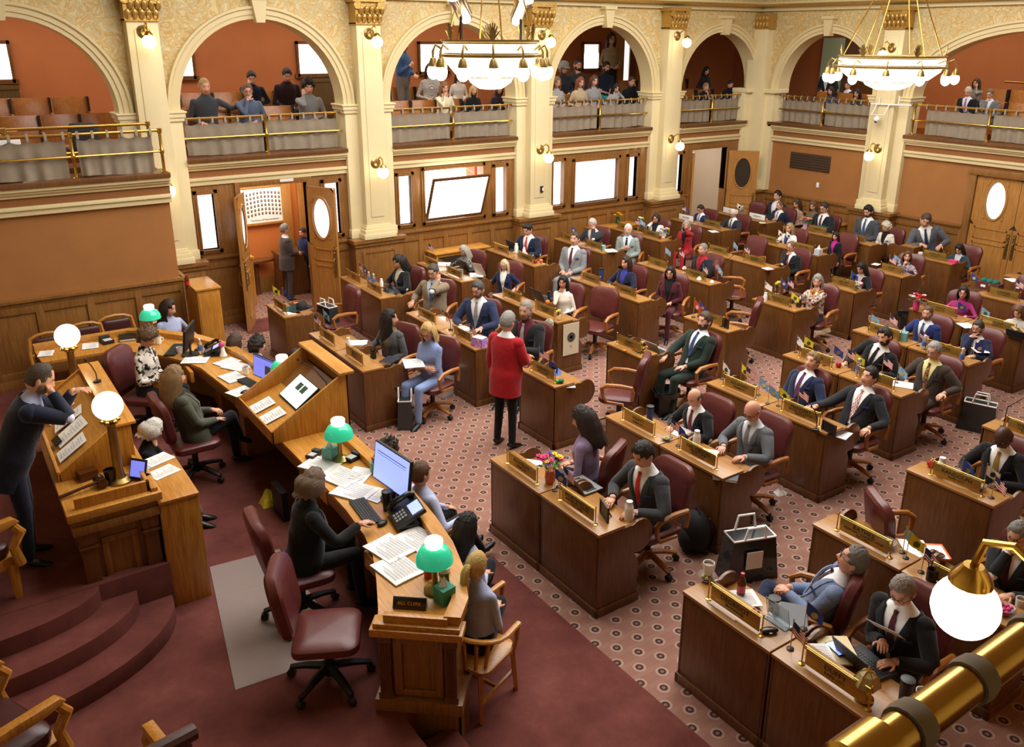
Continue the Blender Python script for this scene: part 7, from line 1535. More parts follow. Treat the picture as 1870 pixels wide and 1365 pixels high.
A('gt', tumbler(.13, .045, 'water_plastic', 'black'), 'glass_jar', 'glass jar with dark lid before the reclining man', 'jar', 1412, 1118, .80, 0, G5); A('gt', None, 'glass_jar', 'drinking glass on the white papers before the woman with blonde hair', 'glass', 842, 505, .85, 0, G5); A('gt', None, 'glass_jar', 'drinking glass before the man in light grey suit', 'glass', 971, 474, .85, 0, G5, .9)
A('tc', cup(.1, .055, 'p:7fc4c0:.4', 'white'), 'teal_cup', 'teal cup on the desk of the white-haired man in pale jacket', 'cup', 1101, 457, .85, 0, G5)
SH = sheet(.216, .279); S2 = sheet(.28, .216, 3); 
def paper(px, py, z, rz, lab, s=1, big=False): put('sh' if not big else 's2', SH if not big else S2, 'paper', lab, 'paper', px, py, z, rz, G2, s)
for a in ((1352, 1095, .745, 62, 'printed sheet with blue table before the reclining man', 1, True), (967, 852, .82, 40, 'white sheet left of the bouquet'), (1292, 832, .76, 40, 'white sheet under the bald man in grey suit\'s hands'), (1245, 792, .74, 20, 'pale sheet under the balding man in black suit\'s hands'),
          (1672, 1003, .76, 50, 'white sheets behind the sky-blue flag, right row'), (1645, 703, .85, 30, 'loose papers before the man in brown suit', 1, True), (1528, 792, .76, 15, 'white sheet on the desk of the man in red checked tie', 1, True), (1498, 1196, .80, 55, 'white envelope on the near desk', .8),
          (530, 571, .85, 75, 'white sheet on the desk with the black hat', .8), (652, 627, .80, 60, 'white notepad before the woman in olive vest', 1, True), (755, 664, .80, 70, 'open white folder beside the blonde woman in blue dress', 1.2), (795, 584, .83, 60, 'white papers before the man in navy suit', 1.1, True), (804, 483, .85, 50, 'long white papers before the grey-haired floral woman', 1.3, True), (870, 503, .85, 60, 'white sheet at the blonde woman in navy blazer\'s elbow', 1.1),
          (1115, 458, .85, 70, 'white papers at the hand of the gesturing man'), (1303, 423, .85, 70, 'white sheet before the white-haired man in dark suit', .8), (1716, 434, .86, 40, 'white sheet on the sideways desk', .9), (1040, 704, .80, 60, 'small white sheet at the red-jacketed man\'s desk end', .6), (955, 464, .86, 60, 'white sheet between the flasks of the fourth row', .8), (1740, 1062, .80, 60, 'white sheet behind the blurred nameplate', .9), (1600, 483, .86, 10, 'white card at the left end of the patterned-blouse desk', .6), (1850, 512, .86, 60, 'white crumpled sheet on the farthest right desk', .9), (1765, 595, .86, 60, 'white envelope bag on the magenta woman\'s desk', .9), (1790, 640, .84, 50, 'white papers before the grey-bearded man', .8)):
    paper(*a)
A('lap', laptop('black', 'grey', 30), 'laptop', 'open silver laptop beside the bouquet, lid towards us', 'laptop', 1050, 893, .73, 0, G3); A('lap', None, 'laptop', 'open silver laptop before the man in dark green suit', 'laptop', 1194, 645, .75, 0, G3); A('lapd', laptop('black', 'dark_grey', 25), 'laptop', 'open black laptop before the young man in navy suit', 'laptop', 937, 456, .80, 0, G3); A('lapd', None, 'laptop', 'open black laptop before the grey-haired floral woman', 'laptop', 850, 493, .80, 0, G3); A('lapd', None, 'laptop', 'dark laptop between the moss nameplate and the woman in white sweater', 'laptop', 985, 548, .80, 0, G3); A('lapd', None, 'laptop', 'dark laptop under the hands of the man with the paper', 'laptop', 1562, 1222, .73, -10, G3)
A('bq1', bouquet(['petal_pink', 'petal_yellow', 'petal_pink', 'petal_purple'], .24, 18, 'p:c86a4a:.5', .11, 2), 'bouquet', 'bouquet of pink gerberas and yellow tulips on the near front desk', 'flowers', 1004, 882, .85); A('bq2', bouquet(['petal_red', 'petal_white', 'petal_red', 'petal_pink'], .2, 20, 'petal_pink', .12, 3), 'bouquet', 'red and white flowers in pink wrap before the magenta woman', 'flowers', 1672, 566, .85)
A('bq3', bouquet(['petal_yellow', 'petal_purple', 'petal_orange', 'petal_pink'], .2, 22, 'p:c9a8c8:.5', .13, 4), 'bouquet', 'purple and yellow bouquet in a lilac vase, far row', 'flowers', 1470, 418, .85); A('bq4', bouquet(['petal_purple', 'petal_yellow', 'petal_white'], .13, 16, 'petal_white', .1, 5), 'bouquet', 'purple and yellow flowers before the woman in red jacket', 'flowers', 1213, 432, .85); A('bq5', bouquet(['petal_yellow', 'petal_red'], .2, 12, 'p:2a4a2a:.6', .09, 6), 'bouquet', 'yellow and red flowers in front of the low cabinet', 'flowers', 1128, 408, .85); A('bq6', bouquet(['petal_white', 'petal_yellow'], .18, 12, 'p:3a4a6a:.5', .08, 7), 'bouquet', 'white and yellow flowers left of the woman in white jacket', 'flowers', 1170, 415, .85); A('bq7', bouquet(['petal_yellow'], .16, 4, 'glass', .03, 8), 'bouquet', 'single yellow rose beside the small flags of the orange-scarf woman', 'flowers', 1419, 536, .85); A('bq7', None, 'bouquet', 'single yellow flower above the camouflage cap', 'flowers', 1020, 585, .85, 0, None, .8); A('bq8', bouquet(['petal_white', 'petal_pink'], .09, 10, 'petal_white', .07, 9), 'bouquet', 'white flower ornaments before the woman in black cardigan', 'flowers', 1567, 530, .85)
for px, py, lab in ((1158, 540, 'red apple before the plaid-jacketed woman'), (978, 481, 'red apple left of the orange, fourth row'), (1205, 436, 'red apple under the purple flowers'), (1486, 462, 'red apple beside the patterned tissue jar'), (1573, 438, 'red apple before the woman in cream blazer'), (1160, 639, 'red apple beside the fruit bowl of the green-suited man'), (1531, 671, 'red ball ornament before the fair-haired man'), (1699, 853, 'red ball ornament left of the dark-skinned man\'s nameplate'), (1377, 1128, 'red ball ornament on the reclining man\'s desk')): A('apple', apple, 'apple', lab, 'fruit', px, py, .85, 0, G4)
A('orange', orange_, 'orange', 'orange before the man in light grey suit', 'fruit', 988, 480, .85, 0, G4); A('orange', None, 'orange', 'orange beside the tumbler of the woman in white sweater', 'fruit', 1000, 556, .85, 0, G4)
A('candy', candy, 'candy_dish', 'dish of pink sweets at the right edge', 'bowl', 1832, 1118, .85); A('fruit', bouquet(['petal_yellow', 'petal_orange', 'petal_red'], .06, 14, 'glass', .07, 12), 'fruit_bowl', 'bowl of yellow and red fruit on the green-suited man\'s desk', 'bowl', 1173, 643, .85)
A('tis', tissue('tissue_teal'), 'tissue_box', 'teal tissue box before the man in bright navy suit', 'tissue box', 1648, 622, .85, 20); A('tis', None, 'tissue_box', 'teal tissue box under the green lamp in the middle of the clerks\' desk', 'tissue box', 604, 838, 1.03, 30); A('tis2', tissue('tissue_green'), 'tissue_box', 'green tissue box at the near end of the clerks\' desk', 'tissue box', 812, 1098, 1.03, 10); A('tis3', tissue('p:c8ccd0:.4'), 'tissue_jar', 'blue and white tissue jar before the standing woman', 'jar', 1494, 466, .85)
A('frm', frame_(), 'picture_frame', 'small brown picture frame facing the man in charcoal suit', 'picture frame', 1103, 946, .85, 160); A('frm', None, 'picture_frame', 'small dark frame before the man in red checked tie', 'picture frame', 1512, 795, .82, 170); A('frm', None, 'picture_frame', 'small brown frame on the red-flag desk', 'picture frame', 1322, 598, .85, 170)
A('bk', book(.24, .3, .03, 'p:2a2f3a:.4'), 'binder', 'dark blue binder at the corner of the bald man in grey suit\'s desk', 'binder', 1327, 868, .80, 35); A('bk', None, 'binder', 'navy binder with white pages before the reclining man', 'binder', 1443, 1130, .80, 40); A('bk', None, 'binder', 'grey tablet folder before the woman in olive vest', 'tablet', 712, 660, .80, 30, None, .8); A('bkm', book(.24, .3, .012, 'p:e6d2a6:.7'), 'folder', 'manila folder under the smartphone', 'folder', 1530, 1190, .76, 55)
A('sph', simple([('case', lambda q: q.b2((-.075, -.037, 0), (.075, .037, .009)), 'black_gloss'), ('screen', lambda q: q.b2((-.068, -.033, .009), (.068, .033, .010)), 'screen_blue')]), 'smartphone', 'smartphone with lit blue screen on the manila folder', 'phone', 1527, 1186, .775, 75)
A('gl', gold_lamp, 'table_lamp', 'little gold lamp with ribbed glass shade on the near desk', 'lamp', 1578, 1278, .85); A('case', simple([('case', lambda q: q.ell((0, 0, .02), (.035, .07, .02), 14, 8), 'black_gloss'), ('clasp', lambda q: q.b2((-.037, -.01, .015), (-.033, .01, .025)), 'chrome')]), 'glasses_case', 'black glasses case on the nearest desktop', 'case', 1404, 1156, .85, 60)
A('stick', simple([('stick', lambda q: q.tube([(0, -.13, .006), (0, .13, .006)], .006, 6), 'white'), ('tip', lambda q: q.tube([(0, .13, .006), (0, .15, .006)], .004, 6), 'grey')]), 'pen', 'white pen lying in front of the nearest nameplate', 'pen', 1318, 1118, .85, 0); A('sign', simple([('acrylic_sheet', lambda q: q.box((0, 0, .09), (.006, .2, .18), roty(-.25)), 'water_plastic'), ('foot', lambda q: q.b2((-.03, -.1, 0), (.06, .1, .005)), 'water_plastic')]), 'acrylic_sign', 'clear acrylic sign holder on the reclining man\'s desk', 'sign holder', 1418, 1138, .85, 0)
A('org', simple([('folder', lambda q: q.b2((-.11, -.1, 0), (.11, .1, .02)), 'p:d9652a:.7'), ('page', lambda q: q.b2((-.12, -.08, .02), (.08, .12, .023)), 'paper')]), 'folder', 'orange folder beside the white sheets, second row right', 'folder', 1706, 1010, .76, 50); A('org', None, 'folder', 'orange folder before the balding man in red tie', 'folder', 1402, 492, .85, 80, None, .8); A('pencup', simple([('cup', lambda q: q.lathe([(.001, 0), (.04, 0), (.042, .1), (.036, .1), (.034, .01), (.001, .01)], (0, 0, 0), 16), 'p:2a2620:.4'), ('pens', lambda q: [q.tube([(.01*math.cos(i), .01*math.sin(i), .02), (.04*math.cos(i), .04*math.sin(i), .15)], .004, 5) for i in range(6)], 'black')]), 'pen_cup', 'dark pen cup beside the blurred nameplate, second row', 'pen cup', 1700, 1060, .85); A('pencup', None, 'pen_cup', 'black pen organiser on the blonde woman in blue dress\'s desk', 'pen cup', 682, 655, .83); A('pencup', None, 'pen_cup', 'black phone stand before the orange-scarf woman', 'stand', 1458, 563, .83)
A('mc', mic(.3, (.1, .05)), 'microphone', 'black gooseneck microphone before the man in red checked tie', 'microphone', 1490, 786, .85, 150); A('mcl', mic(.62, (.2, -.42)), 'microphone', 'tall gooseneck microphone at the right picture edge', 'microphone', 1832, 782, .85, 0); A('mcl', None, 'microphone', 'tall gooseneck microphone rising left of the green-suited man\'s nameplate', 'microphone', 1150, 614, .85, 0, None, .8); A('mcl', None, 'microphone', 'tall gooseneck microphone on the balding red-tied man\'s desk pair', 'microphone', 1314, 508, .85, 0, None, .9); A('mc', None, 'microphone', 'black microphone on the desk of the man in navy suit and silver tie', 'microphone', 823, 603, .85, 150); A('mc', None, 'microphone', 'black microphone on the fair-haired man\'s neighbour\'s desk', 'microphone', 1505, 668, .85, 90, None, .7)
A('toy', simple([('body', lambda q: q.ell((0, 0, .03), (.045, .035, .03), 12, 8), 'p:1f6a44:.7'), ('head', lambda q: q.ell((-.045, .01, .03), .024, 10, 7), 'green_toy')]), 'toy_turtle', 'little green toy turtle on the red-jacketed man\'s desk', 'toy', 1024, 700, .85); A('note', box_(.08, .08, .02, 'orange'), 'note_pad', 'orange note pad beside the red-jacketed man\'s hand', 'note pad', 968, 660, .85); A('note', None, 'note_pad', 'orange item before the brass nameplate of the green-suited man', 'note pad', 1141, 641, .85, 0, None, .6); A('blu', cloth_heap('p:4a6ab0:.5', .09, .07), 'crumpled_bag', 'crumpled blue plastic bag on the red-jacketed man\'s desk', 'bag', 1012, 682, .85)
A('gbag', simple([('bag', lambda q: q.box((0, 0, .06), (.14, .2, .12), top=.85), 'c:8a6ab8:spots:e8a0c0:30'), ('fold', lambda q: q.b2((-.06, -.085, .118), (.06, .085, .13)), 'p:d8d0e8:.4')]), 'gift_bag', 'purple and pink gift bag before the man in silver tie', 'bag', 876, 632, .85, 20); A('wbox', box_(.2, .15, .1, 'white'), 'white_box', 'white desk organiser before the man in silver tie', 'box', 848, 612, .85, 10)
A('hat', cowboy, 'black_hat', 'black cowboy hat on the empty desk by the door', 'hat', 552, 566, .85, 20); A('tealc', cloth_heap('teal_cloth', .16, .03, 5), 'teal_scarf', 'teal scarf beside the black hat', 'scarf', 535, 565, .85); A('tealc', None, 'teal_scarf', 'teal cloth beside the purple bouquet, far row', 'cloth', 1500, 415, .85, 40, None, .9); A('note', None, 'note_pad', 'red box behind the teal scarf', 'box', 543, 556, .85, 0, None, 1.2)
A('tbask', simple([('basket', lambda q: q.b2((-.1, -.19, 0), (.1, .19, .12)), 'p:5a2a24:.6'), ('blanket', lambda q: [q.ell((0, -.1+.1*i, .13), (.08, .06, .05), 12, 8) for i in range(3)], 'teal_cloth'), ('tag', lambda q: q.b2((-.102, .02, .04), (-.098, .1, .08)), 'paper')]), 'gift_basket', 'gift basket with teal blankets, right side seventh row', 'basket', 1806, 528, .85); A('tbask', None, 'gift_basket', 'teal bundle at the right edge, seventh row', 'basket', 1866, 530, .85, 0, None, .7)
A('blk', cloth_heap('p:141416:.5', .16, .14, 8), 'handbag', 'black handbag on the desk of the man in tan jacket', 'bag', 712, 537, .80); A('shell', simple([('shell', lambda q: q.lathe([(.001, 0), (.05, .01), (.04, .04), (.02, .06), (.001, .07)], (0, 0, 0), 8), 'petal_white'), ('stand', lambda q: q.lathe([(.05, 0), (.055, .01), (.001, .012)], (0, 0, 0), 10), 'brass')]), 'seashell', 'white seashell ornament on the empty desk right of the red shirt', 'ornament', 1277, 512, .85); A('shell', None, 'seashell', 'gold shell-shaped dish nearest the empty chair, fifth row', 'ornament', 1300, 517, .85, 0, None, .8); A('shell', None, 'seashell', 'white figurine before the man in red shirt', 'ornament', 1250, 492, .85, 0, None, .9); A('shell', None, 'seashell', 'silver vase before the woman in white blazer', 'ornament', 1380, 437, .85, 0, None, 1); A('shell', None, 'seashell', 'white china pot before the violet-topped woman', 'ornament', 1145, 533, .85, 0, None, .9)
A('cap', simple([('crown', lambda q: q.lathe([(.001, .1), (.05, .09), (.085, .04), (.09, 0)], (0, 0, 0), 18), 'c:6a6a5a:spots:a8a898:40'), ('brim', lambda q: q.grid([[(-.06-.08*k, y*(1-.3*k*k), -.005-.02*k) for y in (-.08, -.04, 0, .04, .08)] for k in (0, .5, 1)]), 'c:6a6a5a:spots:a8a898:40')]), 'camouflage_cap', 'camouflage cap hung on the desk front corner', 'cap', (7.30, 9.72, .80), None); PROTO['cap'].rotation_euler = (0, -1.35, 0)
x, y, w = DESKS['D', 2, 0]; bn = thing('seal_banner', 'cream banner with round seal hanging on the desk side', 'banner', (x+.24, y-.012, .30)); MB().b2((-.15, -.004, 0), (.15, .001, .5)).build('cloth', 'p:d9cfb4:.8', bn, smooth=0); MB().lathe([(.035, 0), (.075, 0), (.075, .002), (.035, .002)], (0, -.006, .28), 24, rot=rotx(PI/2)).lathe([(.001, 0), (.025, 0), (.025, .002)], (0, -.006, .28), 20, rot=rotx(PI/2)).build('seal', 'p:4a463c:.8', bn); lettering('IC', .05, 'p:4a463c:.8', bn, Matrix.Translation((0, -.0045, .13)) @ Matrix.Rotation(PI/2, 4, 'X'))
A('pinkb', box_(.16, .1, .05, 'petal_pink'), 'pink_box', 'pink box beside the bowed person in teal-grey', 'box', 1740, 480, .85); A('bask', simple([('basket', lambda q: q.box((0, 0, .05), (.16, .26, .1), top=1.05), 'black'), ('snacks', lambda q: [q.ell((-.04+.04*(i % 3), -.1+.04*i, .1), (.03, .03, .02), 8, 6) for i in range(6)], 'p:b08a4a:.5')]), 'snack_basket', 'black basket of snacks at right edge, sixth row', 'basket', 1858, 615, .85); A('wcup', cup(.09, .05, 'white', 'white'), 'white_bowl', 'white bowl in a glass on the sideways desk', 'bowl', 1738, 430, .86)
A('rims', simple([('plate', lambda q: q.lathe([(.001, .0), (.09, .004), (.11, .014), (.108, .017), (.001, .01)], (0, 0, 0), 20), 'white'), ('food', lambda q: q.ell((0, 0, .015), (.05, .04, .012), 10, 6), 'p:c8a070:.6')]), 'paper_plate', 'white plate on the farthest corner desk', 'plate', 1392, 408, .85, 0, None, .7)
# held sheets
def held(label, c, rz, tilt, w=.216, h=.28):
    o = thing('paper', label, 'paper', c, R(rz), 'sheets held in the hand'); MB().b2((-.001, -w/2, -h/2), (.001, w/2, h/2)).xf(Matrix.Rotation(R(tilt), 4, 'Y')).build('page', 'paper', o, smooth=0); return o
t = TRI['A', 0, 0]; held('white sheet held by the grey-haired man in black suit', at(1618, 1150, .98), 190, 50)
held('white sheet held up by the grey-haired floral woman', at(874, 492, 1.0), 200, 30)
# ---- on the floor between the desks
G6 = 'bags on the floor'
A('bp', backpack, 'backpack', 'black backpack on the floor beside the charcoal-suited man\'s chair', 'bag', 1268, 1003, 0, 160, G6); A('bp', None, 'backpack', 'black bag under the woman in olive vest\'s desk pair', 'bag', 655, 588, .05, 100, G6, .9); A('tote', tote(), 'clear_tote', 'clear vinyl tote bag in the aisle right of the brown-suited man', 'bag', 1782, 785, 0, 200, G6, 1.3); A('tote', None, 'clear_tote', 'clear tote bag with white handles on the chair by the black hat', 'bag', 600, 596, .40, 190, G6, 1.2); A('tote', None, 'clear_tote', 'clear tote bag beside the front left desk\'s scroll end', 'bag', 742, 773, 0, 150, G6); A('tote', None, 'clear_tote', 'large clear bag with white trim beside the reclining man\'s feet', 'bag', 1362, 1050, .0, 70, G6, 1.5)
A('bin', bin_, 'waste_bin', 'black waste bin with liner behind the balding man', 'bin', 1213, 757, 0, 20); A('wbx', box_(.1, .25, .4, 'white'), 'white_case', 'white case on the floor behind the blonde woman\'s chair', 'case', 815, 722, 0, 20); A('bin', None, 'waste_bin', 'black bin beside the desk with red and white flowers', 'bin', 1650, 600, 0, 0, None, .8); A('rag', cloth_heap('white', .07, .06, 9), 'crumpled_tissue', 'crumpled white tissue on the carpet by the wide aisle', 'tissue', 1424, 902, 0); A('pur', cloth_heap('p:c9b48a:.7', .12, .2, 10), 'beige_bag', 'beige bag hanging at the orange-scarf woman\'s chair', 'bag', 1502, 605, .1, 0, G6)
# ---------------------------------------------------------------- clerks' desk, rostrum, walls
GC = 'papers on the clerks\' desk'
def lampat(px, py, lab): p = at(px, py, 1.035); inst('blamp', banker_lamp, 'green_lamp', lab, 'lamp', p, 0, 'green-shaded brass lamps on the clerks\' desk')
lampat(795, 1078, 'green-shaded lamp at the near end of the clerks\' desk'); lampat(622, 840, 'green-shaded lamp just right of the podium'); lampat(520, 714, 'green-shaded lamp half hidden behind the podium'); lampat(279, 613, 'green-shaded lamp in front of the page by the wall')
for i, (y, nm) in enumerate(((6.98, 'near'), (9.02, 'far'))): inst('clamp', column_lamp, 'globe_lamp', 'tall brass column lamp with glowing globe, %s end of the speaker\'s desk' % nm, 'lamp', (.86, y, 1.40), 0, 'column lamps on the speaker\'s desk')
def mon(key, mk, lab, px, py, rz, s=1): p = at(px, py, 1.035); return put(key, mk, 'monitor', lab, 'monitor', (p.x, p.y, p.z), None, 0, rz, 'monitors on the clerks\' desk', s)
mon('mn1', monitor('screen_white', deco=[(-.1, .3, .12, .36), (-.02, .45, .14, .55), (-.02, .6, .14, .7), (-.02, .12, .14, .22), (-.48, .88, .48, .93)]), 'monitor with white screen before the clerk in cream sweater', 345, 648, 152)
mon('mn2', monitor('screen_violet', deco=[(.05, .25, .35, .65), (-.45, .9, .45, .94)]), 'monitor with violet-blue screen before the plaid-jacketed clerk', 484, 706, 195, .9)
mon('mn3', monitor('screen_blue', .56, .36, deco=[(-.4, .78, .4, .8), (-.4, .72, .4, .73), (-.45, .02, .1, .05)]), 'large monitor with pale blue screen before the typing clerk', 714, 912, 186)
A('kb', keyboard, 'keyboard', 'black keyboard under the typing clerk\'s hand', 'keyboard', 667, 935, 1.035, -5, 'keyboards'); A('kb', None, 'keyboard', 'black keyboard before the plaid-jacketed clerk', 'keyboard', 458, 702, 1.035, 10, 'keyboards'); A('kb', None, 'keyboard', 'black keyboard before the clerk in cream sweater', 'keyboard', 318, 640, 1.035, -30, 'keyboards')
for px, py, z, lab in ((698, 958, 1.035, 'black mouse on a pad near the typing clerk'), (447, 718, 1.035, 'black mouse on white paper by the plaid-jacketed clerk'), (543, 768, 1.13, 'black mouse on the podium'), (362, 640, 1.035, 'blue-black mouse beside the white-screen monitor')): A('mouse', mouse, 'mouse', lab, 'mouse', px, py, z, 20, 'computer mice')
A('ph', phone_desk, 'desk_phone', 'black desk phone with lit screen left of the podium', 'telephone', 392, 646, 1.035, 160, 'desk telephones'); A('ph', None, 'desk_phone', 'large black desk phone behind the typing clerk\'s mouse', 'telephone', 748, 950, 1.035, 170, 'desk telephones', 1.25)
def cp(px, py, z, rz, lab, s=1, big=False): put('sh' if not big else 's2', None, 'paper', lab, 'paper', px, py, z, rz, GC, s)
for a in ((712, 1003, 1.035, 12, 'open ledger page, left leaf, near the typing clerk', 1.25, True), (762, 985, 1.035, 12, 'open ledger page, right leaf, near the typing clerk', 1.15, True), (726, 1040, 1.035, 8, 'stacked white sheets left of the near green lamp', 1.25, True), (585, 850, 1.035, 30, 'white sheets beside the middle tissue box', 1.2, True), (625, 872, 1.035, 20, 'bright white sheets under the middle green lamp', 1.3, True), (655, 868, 1.035, 40, 'white sheet right of the middle papers', 1), (648, 898, 1.035, 30, 'white sheets left of the big monitor', 1.3, True), (690, 905, 1.035, 25, 'white sheet between keyboard and big monitor', .8),
          (357, 658, 1.035, -30, 'white sheet before the clerk in cream sweater', 1.1), (415, 662, 1.035, 20, 'grey sheet behind the drawer', 1), (432, 670, 1.035, 30, 'grey map sheets left of the white mug', 1.1, True), (425, 690, 1.035, 10, 'white report with red edge before the plaid-jacketed clerk', 1.1, True), (440, 715, 1.035, 20, 'white pad under the mouse by the plaid-jacketed clerk', 1), (468, 745, 1.035, 10, 'white sheet with red line beside the podium', .8),
          (84, 646, 1.035, 75, 'leftmost white sheet on the far end of the clerks\' desk', .8), (124, 634, 1.035, 80, 'middle white sheet on the far end of the clerks\' desk', .8), (165, 632, 1.035, 80, 'right white sheet on the far end of the clerks\' desk', .9)): cp(*a)
cp(288, 840, 1.306, 20, 'upper white sheet on the tall oak table', .85); cp(298, 863, 1.306, 20, 'lower white sheet on the tall oak table', .85)
A('blf', simple([('sheet', lambda q: q.b2((-.1, -.08, 0), (.1, .08, .001)), 'p:a8cce8:.7'), ('fold', lambda q: q.b2((-.1, -.08, .001), (.1, -.07, .002)), 'p:98bcd8:.7')]), 'blue_sheet', 'light blue sheet under the papers on the tall oak table', 'paper', 268, 850, 1.3055, 20)
A('cal', simple([('body', lambda q: q.box((0, 0, .02), (.2, .13, .04)), 'black'), ('printer', lambda q: q.b2((.03, -.06, .04), (.1, .06, .07)), 'dark_grey'), ('keys', lambda q: [q.b2((-.08+.025*i, -.05+.026*j, .04), (-.062+.025*i, -.032+.026*j, .045)) for i in range(4) for j in range(4)], 'white')]), 'adding_machine', 'black adding machine on the far end of the clerks\' desk', 'calculator', 195, 625, 1.035, 100, 'adding machines'); A('cal', None, 'adding_machine', 'black tape dispenser machine right of the middle green lamp', 'calculator', 645, 838, 1.035, 20, 'adding machines', .8); A('cal', None, 'adding_machine', 'grey desk calculator left of the middle tissue box', 'calculator', 573, 833, 1.035, 30, 'adding machines', .7)
A('dbk', book(.3, .36, .03, 'p:1a1c1e:.4'), 'ledger', 'dark closed ledger beside the far green lamp', 'book', 240, 615, 1.035, 80); A('pens', pens, 'pencil_cup', 'red cup of pens behind the near green lamp', 'pen cup', 783, 1053, 1.035); A('pens2', simple([('cup', lambda q: q.lathe([(.001, 0), (.04, 0), (.045, .11), (.04, .11), (.001, .1)], (0, 0, 0), 16), 'petal_white'), ('logo', lambda q: q.lathe([(.0455, .04), (.0455, .07)], (0, 0, 0), 16), 'p:7a7a50:.5')]), 'white_cup', 'white patterned cup beside the near green lamp', 'cup', 812, 1058, 1.035); A('pens3', simple([('cup', lambda q: q.lathe([(.001, 0), (.035, 0), (.04, .1), (.001, .09)], (0, 0, 0), 14), 'p:5a9a7a:.5'), ('pens', lambda q: [q.tube([(0, 0, .05), (.02*math.cos(i), .02*math.sin(i), .15)], .004, 5) for i in range(6)], 'red_plastic')]), 'pencil_cup', 'green cup of pens behind the big monitor', 'pen cup', 684, 862, 1.035); A('wb', None, 'water_bottle', 'clear water bottle beside the white-screen monitor', 'bottle', 367, 646, 1.035, 0, G1); A('horn', simple([('base', lambda q: q.lathe([(.001, 0), (.05, 0), (.03, .05), (.02, .12), (.001, .12)], (0, 0, 0), 14), 'white'), ('top', lambda q: q.ell((-.01, 0, .15), .035, 12, 8), 'petal_pink')]), 'ornament', 'white ornament with pink top beside the desk phone', 'ornament', 408, 650, 1.035); A('mugw', cup(.1, .042, 'petal_white', handle=True), 'mug', 'white printed mug beside the violet-screen monitor', 'mug', 449, 684, 1.035); A('mugw', None, 'mug', 'black and white mug behind the clerk in cream sweater', 'mug', 290, 628, 1.035)
np_ = thing('clerk_nameplate', 'black desk nameplate with gold letters, near end of clerks\' desk', 'nameplate', at(750, 1106, 1.035)); np_.rotation_euler = (0, 0, ang); MB().prism([(-.05, 0), (.02, 0), (-.005, .075), (-.02, .08)], 0, -.12, .12).build('body', 'black_gloss', np_, bevel=.003); lettering('BILL CLERK', .034, 'brass', np_, Matrix.Translation((0, -.036, .04)) @ Matrix.Rotation(R(72), 4, 'X'))
# podium: screen, papers, microphone
ps = thing('podium_screen', 'tilted monitor with mint screen set into the podium', 'monitor', (2.87, 8.2, 1.26)); Mp = Matrix.Rotation(R(-35), 4, 'Y'); MB().b2((-.16, -.26, .03), (.16, .26, .055)).xf(Mp).build('housing', 'black', ps, bevel=.004); MB().b2((-.15, -.245, .055), (.15, .245, .057)).xf(Mp).build('screen', 'screen_mint', ps, smooth=0); q = MB()
for s in (-1, 1): q.b2((.0, s*.06-.05, .057), (.09, s*.06+.045, .0585))
q.xf(Mp).build('window_graphics', 'p:3a5040:.4', ps, smooth=0)
def slopeP(lab, x, y, rz, s=1): o = put('sh', None, 'paper', lab, 'paper', (x, y, 1.03+.06+(x-2.37)*.31+.012), None, 0, rz, GC, s); o.rotation_euler = (0, -.30, R(rz)); return o
slopeP('left white page on the podium', 2.49, 8.42, 0, 1.0); slopeP('right white page on the podium', 2.49, 8.1, 0, 1.0)
A('stick2', simple([('note', lambda q: q.b2((-.04, -.04, 0), (.04, .04, .002)), 'p:e6e0a8:.8'), ('edge', lambda q: q.b2((-.04, .038, .002), (.04, .04, .003)), 'p:d6d098:.8')]), 'sticky_note', 'pale yellow sticky note on the podium slope', 'note', (2.95, 7.78, 1.31), None); PROTO['stick2'].rotation_euler = (0, -.63, 0)
A('mca', mic(.4, (-.2, .15)), 'microphone', 'black podium microphone arm', 'microphone', (3.0, 7.8, 1.34), None, 0, 0)
A('shelfbox', box_(.3, .06, .32, 'black'), 'file_box', 'black file box beside the podium', 'box', (2.33, 7.55, .3), None); A('ybag', cloth_heap('p:d8c83a:.5', .1, .12, 4), 'yellow_bag', 'yellow crumpled bag beside the podium', 'bag', (2.3, 7.85, .3), None)
# rostrum
def slope(lab, x, y, rz, s=1, key='sh'): o = put(key, None, 'paper', lab, 'paper', (x, y, 1.455+(x-.45)*.66+.012), None, 0, rz, 'papers on the rostrum', s); o.rotation_euler = (0, -.585, R(rz)); return o
slope('upper white sheet on the speaker\'s lectern', .62, 8.35, 10, 1.0); slope('middle white sheet on the speaker\'s lectern', .66, 8.05, -8, 1.0); slope('white sheet with blue marking on the speaker\'s lectern', .64, 7.78, 5, 1.05); slope('grey printed sheet at the near edge of the speaker\'s lectern', .60, 7.5, 0, .95)
A('sphb', simple([('case', lambda q: q.b2((-.035, -.075, 0), (.035, .075, .01)), 'black_gloss'), ('camera', lambda q: q.ell((.02, -.06, .011), .006, 8, 5), 'dark_grey')]), 'smartphone', 'black smartphone on the speaker\'s papers', 'phone', (.52, 7.78, 1.53), None); PROTO['sphb'].rotation_euler = (0, -.585, .1)
A('mcs', mic(.22, (-.06, 0)), 'microphone', 'black microphone on the lectern ledge', 'microphone', (.97, 8.3, 1.806), None)
